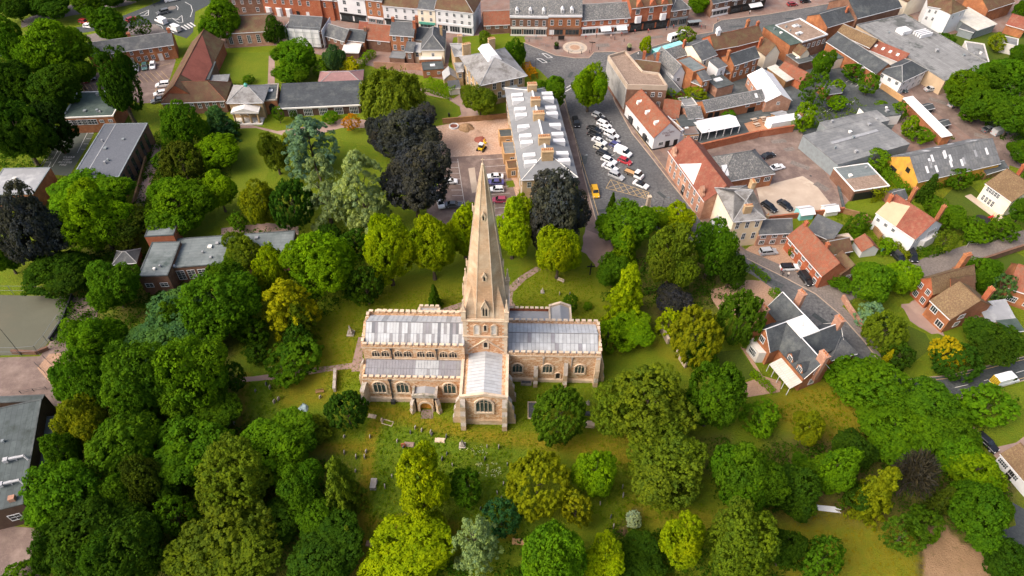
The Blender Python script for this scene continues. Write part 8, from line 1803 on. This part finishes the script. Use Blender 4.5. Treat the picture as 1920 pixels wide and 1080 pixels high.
# memorial pillar, wooden cross, bench, flat stones
p = P(1213, 393); t = thing('memorial_pillar', 'tall square stone memorial pillar at the foot of the parking street', 'memorial', p, .2)
mb = MB(); mb.box(-1.3, 1.3, -1.3, 1.3, 0, .3); mb.box(-.9, .9, -.9, .9, .3, .6); mb.build('steps', 'dressing', t); mb = MB(); mb.taper(-.5, .5, -.5, .5, .6, 4.3, .08); mb.build('shaft', 'concrete', t); mb = MB(); mb.box(-.52, .52, -.52, .52, 4.3, 4.6); mb.build('cap', 'dressing', t)
p = P(1106, 515); t = thing('wooden_cross', 'tall dark wooden cross standing on the lawn', 'cross', p, .1); mb = MB(); mb.box(-.13, .13, -.1, .1, 0, 3.8); mb.build('upright', 'blackish', t); mb = MB(); mb.box(-.95, .95, -.12, .12, 2.7, 2.95); mb.build('cross_beam', 'blackish', t)
def bench(px, rz, label, mat='wood'):
    t = thing('bench', label, 'bench', P(*px), rz)
    for i in range(3): mb = MB(); mb.box(-.85, .85, -.25+i*.17, -.12+i*.17, .42, .46); mb.build('seat_slat', mat, t)
    for i in range(2): mb = MB(); mb.box(-.85, .85, .24, .28, .58+i*.18, .7+i*.18); mb.build('back_slat', mat, t)
    for s in (-.75, .75): mb = MB(); mb.box(s-.04, s+.04, -.25, -.18, 0, .42); mb.box(s-.04, s+.04, .2, .27, 0, .9); mb.build('leg', mat, t)
bench((1051, 528), -.5, 'wooden bench on the lawn below the lone lime tree', 'concrete'); bench((600, 736), .2, 'weathered bench beside the short stone wall')
bench((438, 240), 0, 'dark bench on the path before the columned pavilion', 'wood')
def picnic(px, rz, label):
    t = thing('picnic_table', label, 'table', (*P(*px)[:2], .045), rz, 'picnic tables on the beer terrace')
    mb = MB(); mb.box(-.9, .9, -.38, .38, .7, .76); mb.build('table_top', 'concrete', t)
    for s in (-1, 1): mb = MB(); mb.box(-.9, .9, s*.72-.14, s*.72+.14, .42, .47); mb.build('bench_seat', 'concrete', t)
    for x in (-.6, .6):
        mb = MB(); mb.bar((x, -.75, 0), (x, -.2, .7), .05, 4); mb.bar((x, .75, 0), (x, .2, .7), .05, 4); mb.box(x-.04, x+.04, -.75, .75, .36, .42); mb.build('leg', 'wood', t)
for q, lb in (((1413, 227), 'upper left'), ((1430, 224), 'upper right'), ((1418, 236), 'lower left'), ((1436, 232), 'lower right')): picnic(q, .4, 'wooden picnic table, the %s one on the orange terrace' % lb)
# street lamps, bollards, planters, square furniture
def lamp(px, h, label, arm=1.0, rz=0.0):
    t = thing('street_lamp', label, 'lamp post', P(*px), rz); mb = MB(); mb.cyl(0, 0, 0, .8, .1, .09, 8); mb.cyl(0, 0, .8, h, .06, .045, 8); mb.build('post', 'metal_dark', t)
    mb = MB(); mb.bar((0, 0, h-.1), (arm, 0, h+.1), .04, 6); mb.build('arm', 'metal_dark', t); mb = MB(); mb.taper(arm-.25, arm+.35, -.14, .14, h, h+.16, .05); mb.build('lamp_head', 'metal_grey', t)
lamp((1090, 318), 5, 'dark street lamp on the left pavement of the parking street'); lamp((1240, 398), 5, 'dark street lamp at the foot of the parking street'); lamp((1004, 133), 6, 'dark street lamp beside the orange-gold hedge')
lamp((1592, 575), 5, 'pale street lamp at the lane junction', 1.2); lamp((1224, 271), 4, 'thin lamp post in front of the white pub gable', .4); lamp((290, 12), 6, 'street lamp beyond the mini roundabout'); lamp((40, 665), 9, 'tall floodlight mast at the corner of the sports court', 1.2, 2.2); lamp((1319, 275), 6, 'tall pole behind the courtyard wall', .3)
for i, q in enumerate(((992, 78), (1066, 100), (1090, 101), (1105, 99), (1122, 93), (1170, 78))):
    t = thing('bollard', '%s black bollard from the left around the market square' % ORD[i], 'bollard', P(*q), 0, 'bollards around the market square'); mb = MB(); mb.cyl(0, 0, 0, .95, .1, .08, 8); mb.build('post', 'blackish', t); mb = MB(); mb.cyl(0, 0, .95, 1.1, .11, .05, 8); mb.build('cap', 'blackish', t)
def planter(px, label, flower):
    t = thing('planter', label, 'planter', P(*px)); mb = MB(); mb.cyl(0, 0, 0, 1.0, .75, .95, 10); mb.build('tub', 'blackish', t)
    put('plants', CROWN['bush'][0], t, (0, 0, 1.6), 0, TC[flower], (.9, .9, .8))
planter((1043, 91), 'black round planter left of the paving rings', 'dark'); planter((1179, 94), 'tall black planter with light plants right of the paving rings', 'white')
t = thing('signpost', 'dark finger signpost right of the paving rings', 'signpost', P(1109, 96)); mb = MB(); mb.cyl(0, 0, 0, 3.6, .07); mb.build('post', 'blackish', t)
for s, r_ in ((1, .2), (-1, -.5)): mb = MB(); mb.box(.05 if s > 0 else -1.1, 1.1 if s > 0 else -.05, -.03, .03, 3.0, 3.3); mb.build('finger_board', 'blackish', t, rz=r_)
t = thing('notice_board', 'dark notice board in front of the brick shops', 'board', P(1052, 77)); mb = MB(); mb.box(-1.1, 1.1, -.1, .1, .5, 2.0); mb.build('panel', 'blackish', t)
for s in (-1, 1): mb = MB(); mb.box(s*1.0-.06, s*1.0+.06, -.08, .08, 0, .5); mb.build('post', 'blackish', t)
t = thing('bus_shelter', 'grey glazed bus shelter at the top right of the square', 'shelter', P(1300, 52), .25); mb = MB(); mb.box(-2.5, 2.5, -.9, .9, 2.4, 2.55); mb.build('roof', 'metal_grey', t); mb = MB(); mb.box(-2.4, 2.4, .8, .85, .2, 2.3); mb.build('glass_back', 'carglass', t)
for x in (-2.4, 0, 2.4): mb = MB(); mb.box(x-.05, x+.05, .75, .85, 0, 2.4); mb.build('post', 'metal_grey', t)
for i in range(6):
    t = thing('cycle_stand', '%s steel cycle stand from the left on the market square' % ORD[i], 'cycle stand', P(1013+i*3.2, 84+i*.8), .4, 'cycle stands on the market square'); mb = MB(); mb.bar((-.4, 0, 0), (-.4, 0, .75), .03); mb.bar((.4, 0, 0), (.4, 0, .75), .03); mb.build('leg', 'metal_grey', t); mb = MB(); mb.bar((-.4, 0, .75), (.4, 0, .75), .03); mb.build('top_rail', 'metal_grey', t)
# playground lettering, white pole stack, parasol, trampoline, tarp, heaps
pl = P(124, 302); o = gtext(None, 'CLEAR\nKEEP\nACCESS\nFIRE', 1.1, (pl[0], pl[1], .05), 'line_white', 0, -.02, 1.1); o.name = 'ground_lettering'; o['kind'] = 'structure'
t = thing('pole_stack', 'stack of long white poles at the top of the brown meadow', 'poles', P(1542, 953), -.1)
for i in range(9): mb = MB(); mb.bar((-2.9+random.uniform(-.8, .6), -.5+i*.12, .08+.05*(i % 2)), (2.6+random.uniform(-.6, .8), -.55+i*.13, .1), .06, 6); mb.build('pole', 'bright', t)
t = thing('parasol', 'pale pink parasol over a garden table beside the villa', 'parasol', P(1828, 612)); mb = MB(); mb.cyl(0, 0, 0, 2.5, .04); mb.build('pole', 'metal_grey', t); mb = MB(); n = 8
for i in range(n): mb.face([(0, 0, 2.75), (1.5*math.cos(2*math.pi*i/n), 1.5*math.sin(2*math.pi*i/n), 2.2), (1.5*math.cos(2*math.pi*(i+1)/n), 1.5*math.sin(2*math.pi*(i+1)/n), 2.2)])
mb.build('canopy', 'clay_pink', t); mb = MB(); mb.cyl(0, 0, .68, .74, .7, .7, 12); mb.build('table_top', 'metal_dark', t)
t = thing('trampoline', 'round black trampoline on the square garden lawn', 'trampoline', P(1840, 416)); mb = MB(); mb.cyl(0, 0, .8, .86, 1.9, 1.9, 20); mb.build('mat', 'blackish', t)
for i in range(6): mb = MB(); mb.cyl(1.8*math.cos(i), 1.8*math.sin(i), 0, .82, .05); mb.build('leg', 'metal_dark', t)
t = thing('climbing_frame', 'small yellow and red slide beside the trampoline', 'slide', P(1858, 412)); mb = MB(); mb.slab([(-2, -.3, .2), (0, -.3, 1.4), (0, .3, 1.4), (-2, .3, .2)], .08); mb.build('slide', 'redlight', t)
for y in (-.35, .35): mb = MB(); mb.bar((0, y, 0), (.1, y, 2.0), .06); mb.build('post', 'yellow', t)
mb = MB(); n = 10
pts = [(1.0*(1+.2*math.sin(3*i))*math.cos(2*math.pi*i/n), 1.2*(1+.2*math.cos(2*i))*math.sin(2*math.pi*i/n)) for i in range(n)]; mb.hull([(x, y, 0) for x, y in pts], [(x*.6, y*.6, .55+.15*math.sin(i*2)) for i, (x, y) in enumerate(pts)]); o = mb.build('tarpaulin', 'tint', None, P(569, 766), col=(.30, .40, .42)); tag(o, 'crumpled grey-blue tarpaulin in the grass left of the yew', 'tarpaulin')
def heap(px, r, h, mat, label):
    mb = MB(); n = 16; ring = lambda k, z: [(r*k*(1+.12*math.sin(3*i+k))*math.cos(2*math.pi*i/n), r*k*(1+.1*math.cos(2*i))*math.sin(2*math.pi*i/n), z) for i in range(n)]
    rs = [ring(1, 0), ring(.8, h*.25), ring(.5, h*.65), ring(.2, h*.95)]
    for a, b in zip(rs[:-1], rs[1:]): mb.hull(a, b, caps=False)
    mb.face(rs[-1]); tag(mb.build('sand_heap', mat, None, P(*px), smooth=True), label, 'heap')
heap((874, 240), 2.4, 1.5, 'dirt', 'brown heap of earth in the sandy yard'); heap((900, 262), 1.8, .6, 'clay_new', 'low reddish heap of sand in the sandy yard'); heap((890, 250), 2.2, .5, 'sand', 'pale low heap of sand in the sandy yard')
t = thing('tent', 'round white ring with a reddish centre at the top of the sandy yard', 'pool', P(851, 238)); mb = MB(); n = 20
for i in range(n):
    a0, a1 = 2*math.pi*i/n, 2*math.pi*(i+1)/n
    q = lambda a, r, z: (r*math.cos(a), r*math.sin(a), z)
    mb.hull([q(a0, 1.15, 0), q(a0, 1.5, 0), q(a1, 1.5, 0), q(a1, 1.15, 0)], [q(a0, 1.2, .5), q(a0, 1.45, .5), q(a1, 1.45, .5), q(a1, 1.2, .5)])
mb.build('ring', 'bright', t); mb = MB(); mb.cyl(0, 0, .1, .3, 1.1, 1.1, 20); mb.build('centre', 'clay_red', t); t.name = 'round_pool'
def fence_run(px, h, label, step=2.5, mat='metal_grey', rails=2, name='wire_fence'):
    pts = [P(*p)[:2] for p in px]; o0 = pts[0]; t = thing(name, label, 'fence', (*o0, 0))
    for a, b in zip(pts[:-1], pts[1:]):
        k = max(1, int(np.linalg.norm(b-a)/step))
        for i in range(k+1): q = a+(b-a)*i/k-o0; mb = MB(); mb.bar((q[0], q[1], 0), (q[0], q[1], h), .05, 5); mb.build('post', mat, t)
        for j in range(rails): z = h*(j+1)/rails-.05; mb = MB(); mb.bar((*(a-o0), z), (*(b-o0), z), .03, 4); mb.build('rail', mat, t)
fence_run([(1812, 462), (1850, 456), (1900, 438)], 1.6, 'grey post and wire fence along the side lane', mat='concrete_white')
fence_run([(-40, 552), (60, 553), (132, 556)], 3.0, 'green mesh fence along the far side of the sports court', 4)
fence_run([(-40, 667), (40, 668), (75, 665), (92, 645), (118, 606)], 3.0, 'grey mesh fence along the near side of the sports court', 4)
fence_run([(68, 684), (85, 700), (100, 722)], 1.0, 'curved steel handrail on the plaza steps, outer one', 1.5, 'metal_dark'); fence_run([(84, 672), (104, 692), (118, 712)], 1.0, 'curved steel handrail on the plaza steps, inner one', 1.5, 'metal_dark')
fence_run([(40, 738), (88, 730)], 1.0, 'steel railings beside the school roof', 2, 'metal_dark'); fence_run([(112, 248), (66, 310)], 2.2, 'dark mesh fence along the left side of the playground', 3)
fence_run([(1065, 215), (1078, 262), (1095, 325)], 1.1, 'low railings in front of the grey terrace', 3, 'metal_dark')
# people
def person_mesh():
    V = [(0, 0, .95), (0, 0, 1.2), (0, 0, 1.42), (0, 0, 1.55), (0, .01, 1.68), (.2, 0, 1.4), (.27, .02, 1.12), (.28, -.08, .88), (-.2, 0, 1.4), (-.27, .02, 1.12), (-.28, -.06, .88), (.1, 0, .9), (.11, -.08, .5), (.11, .02, .08), (.11, -.14, .04), (-.1, 0, .9), (-.11, .08, .5), (-.11, .14, .1), (-.11, .0, .04)]
    E_ = [(0, 1), (1, 2), (2, 3), (3, 4), (2, 5), (5, 6), (6, 7), (2, 8), (8, 9), (9, 10), (0, 11), (11, 12), (12, 13), (13, 14), (0, 15), (15, 16), (16, 17), (17, 18)]
    Rr = [.15, .14, .15, .055, .1, .065, .05, .04, .065, .05, .04, .095, .065, .05, .04, .095, .065, .05, .04]
    me = bpy.data.meshes.new('person_base'); me.from_pydata(V, E_, []); o = bpy.data.objects.new('tmp', me); COL.objects.link(o)
    o.modifiers.new('s', 'SKIN'); 
    for i, r in enumerate(Rr): me.skin_vertices[0].data[i].radius = (r, r)
    me.skin_vertices[0].data[0].use_root = True
    o.modifiers.new('u', 'SUBSURF').levels = 1
    dg = bpy.context.evaluated_depsgraph_get(); r = bpy.data.meshes.new_from_object(o.evaluated_get(dg)); bpy.data.objects.remove(o)
    r.materials.clear()
    for k in ('tint', 'metal_dark', 'skin', 'bark'): r.materials.append(M(k))
    for p_ in r.polygons:
        z = p_.center.z; x = abs(p_.center.x); p_.material_index = 3 if z > 1.7 else (2 if z > 1.5 or (x > .2 and z < 1.0) else (0 if z > .95 else 1)); p_.use_smooth = True
    r.name = 'person'; return r
PM = person_mesh()
for q, c, lb in [((1463, 511), (.5, .1, .1), 'person in a reddish top walking past the red cottage'), ((1466, 518), (.05, .05, .06), 'person in dark clothes nearest the white car by the red cottage'), ((1476, 519), (.6, .55, .5), 'person in a pale top behind the walkers by the red cottage'),
  ((1145, 72), (.7, .5, .45), 'person in a pale pink top outside the awning shops'), ((1152, 75), (.05, .05, .08), 'person in dark clothes with a pale pushchair on the square'), ((1249, 57), (.1, .15, .35), 'person in blue on the pavement before the gabled brick shop'), ((1322, 54), (.08, .08, .08), 'person in black waiting right of the bus shelter'), ((1314, 55), (.3, .05, .05), 'person in dark red waiting at the bus shelter'), ((1196, 106), (.6, .62, .65), 'person in a white top beside the slim street tree'), ((972, 530), (.65, .62, .6), 'person in pale clothes on the curved churchyard path')]:
    tag(put('person', PM, None, P(*q), random.uniform(0, 6.3), c), lb, 'person')

for i, (x, y) in enumerate(((1005, 73), (1035, 74), (1098, 74), (1118, 71), (1165, 68), (1190, 63), (1215, 62), (1262, 54), (1345, 40), (1405, 27), (870, 72), (760, 64))):
    tag(put('person', PM, None, P(x, y), random.uniform(0, 6.3), random.choice(((.04, .05, .08), (.4, .4, .42), (.3, .06, .06), (.1, .2, .3)))), '%s pedestrian from the right strolling along the high street shops' % ORD[11-sorted([1005, 1035, 1098, 1118, 1165, 1190, 1215, 1262, 1345, 1405, 870, 760]).index(x)], 'person', 'pedestrians on the high street')
def bin_(px, col, label):
    t = thing('wheelie_bin', label, 'bin', P(*px), random.uniform(-.4, .4)); mb = MB(); mb.hull([(-.25, -.3, .05), (.25, -.3, .05), (.25, .3, .05), (-.25, .3, .05)], [(-.3, -.36, .95), (.3, -.36, .95), (.3, .36, .95), (-.3, .36, .95)]); mb.build('body', col, t); mb = MB(); mb.taper(-.32, .32, -.38, .38, .95, 1.08, .05); mb.build('lid', col, t)
for q, c_, lb in (((1262, 335), 'teal_dark', 'green wheelie bin against the terracotta hall'), ((1258, 328), 'blackish', 'black wheelie bin against the terracotta hall'), ((1290, 262), 'metal_grey', 'grey bin beside the pub gate'), ((812, 118), 'blackish', 'black bin behind the white extension'), ((1652, 470), 'teal', 'turquoise bin by the white house'), ((1340, 270), 'bright', 'white bin beside the courtyard wall'), ((842, 218), 'blackish', 'black litter bin on the mansion lawn'), ((1545, 190), 'metal_grey', 'grey bin at the small car park')): bin_(q, c_, lb)
# ------------------------------------------------------------------ undergrowth, rough grass, cow parsley: uncountable
def scatter(name, polys, dens, size, per, lsz, col, jit=.6, squash=.7, label=None):
    global RNG
    RNG = np.random.default_rng(len(name)*7); PC = []
    for px in polys:
        w = W2(px); x0, y0 = np.min(w, 0); x1, y1 = np.max(w, 0); n = int((x1-x0)*(y1-y0)*dens); X = RNG.uniform(x0, x1, n); Y = RNG.uniform(y0, y1, n); k = in_poly(X, Y, w)
        PC.append(np.column_stack([X[k], Y[k], np.zeros(k.sum())]))
    PC = np.vstack(PC); R_ = RNG.uniform(*size, len(PC)); PC[:, 2] = R_*squash*.35
    up = np.tile([0, 0, 1.0], (len(PC), 1))
    o = put(name, puffs_to_mesh(name, PC, R_, per, lsz, squash, jit, up), col=col); o['kind'] = 'stuff'; return o
WOOD = [[(110, 480), (330, 470), (420, 640), (440, 800), (640, 880), (650, 1100), (60, 1100), (110, 800)], [(1460, 840), (1760, 840), (1900, 900), (1850, 1020), (1700, 960), (1460, 950)], [(1200, 480), (1380, 470), (1400, 540), (1300, 590), (1130, 560)], [(-30, 90), (150, 70), (150, 230), (70, 320), (-30, 320)],
        [(960, 1000), (1480, 990), (1480, 1110), (700, 1110)], [(1330, 820), (1480, 830), (1470, 960), (1340, 940)], [(1600, 690), (1700, 720), (1830, 760), (1840, 850), (1600, 850)], [(40, 470), (300, 480), (200, 560), (140, 550)], [(430, 440), (700, 430), (690, 530), (640, 580), (470, 640)], [(1780, 130), (1930, 110), (1930, 300), (1820, 215)], [(260, 250), (450, 230), (430, 330), (330, 440), (255, 430)]]
scatter('undergrowth', WOOD, .42, (.7, 1.7), 22, .22, (.045, .100, .008))
scatter('rough_grass', [[(700, 800), (960, 830), (960, 900), (1000, 1000), (690, 1000)], [(450, 715), (535, 712), (530, 760), (600, 800), (455, 830)], [(1440, 770), (1560, 728), (1620, 830), (1545, 830)], [(1100, 850), (1180, 870), (1340, 960), (1150, 1000), (1080, 930)]], 1.5, (.18, .42), 9, .11, (.120, .195, .006), .5, .9)
scatter('lawn_grass', [[(590, 700), (600, 590), (690, 550), (860, 540), (1000, 500), (1110, 500), (1140, 700), (1180, 860), (900, 830), (680, 800)], [(450, 800), (690, 800), (690, 1000), (640, 860)]], 3.6, (.09, .22), 5, .08, (.140, .210, .005), .6, .9)
scatter('dry_grass', [[(590, 700), (600, 590), (690, 550), (860, 540), (1000, 500), (1110, 500), (1140, 700), (1190, 870), (900, 830), (680, 800)], [(700, 800), (960, 830), (960, 900), (1000, 1000), (690, 1000)]], .25, (.12, .3), 6, .09, (.20, .20, .007), .6, .7)
scatter('meadow_grass', [[(1480, 965), (1600, 955), (1720, 990), (1740, 1090), (1480, 1090)], [(1440, 770), (1500, 732), (1560, 730), (1605, 770), (1620, 828), (1545, 828)]], 1.6, (.12, .26), 7, .08, (.24, .18, .010), .5, .9)
scatter('cow_parsley', [[(880, 838), (905, 832), (912, 850), (890, 856)], [(892, 868), (935, 868), (940, 895), (895, 892)], [(500, 690), (560, 676), (588, 668), (575, 680), (510, 700)], [(862, 838), (876, 838), (876, 846), (862, 846)]], 2.2, (.2, .4), 7, .10, (.62, .62, .5), .5, .8)
scatter('yard_weeds', [[(1690, 190), (1712, 190), (1790, 262), (1760, 275), (1700, 250), (1670, 220)], [(1525, 200), (1600, 180), (1640, 215), (1540, 250)], [(1620, 300), (1660, 300), (1700, 360), (1650, 350)], [(1560, 405), (1640, 400), (1640, 460), (1560, 450)]], .5, (.4, 1.0), 14, .17, (.11, .175, .009))
for o_ in list(bpy.data.objects):      # building sizes kept only while building
    for k_ in ('L', 'D'):
        if k_ in o_: del o_[k_]
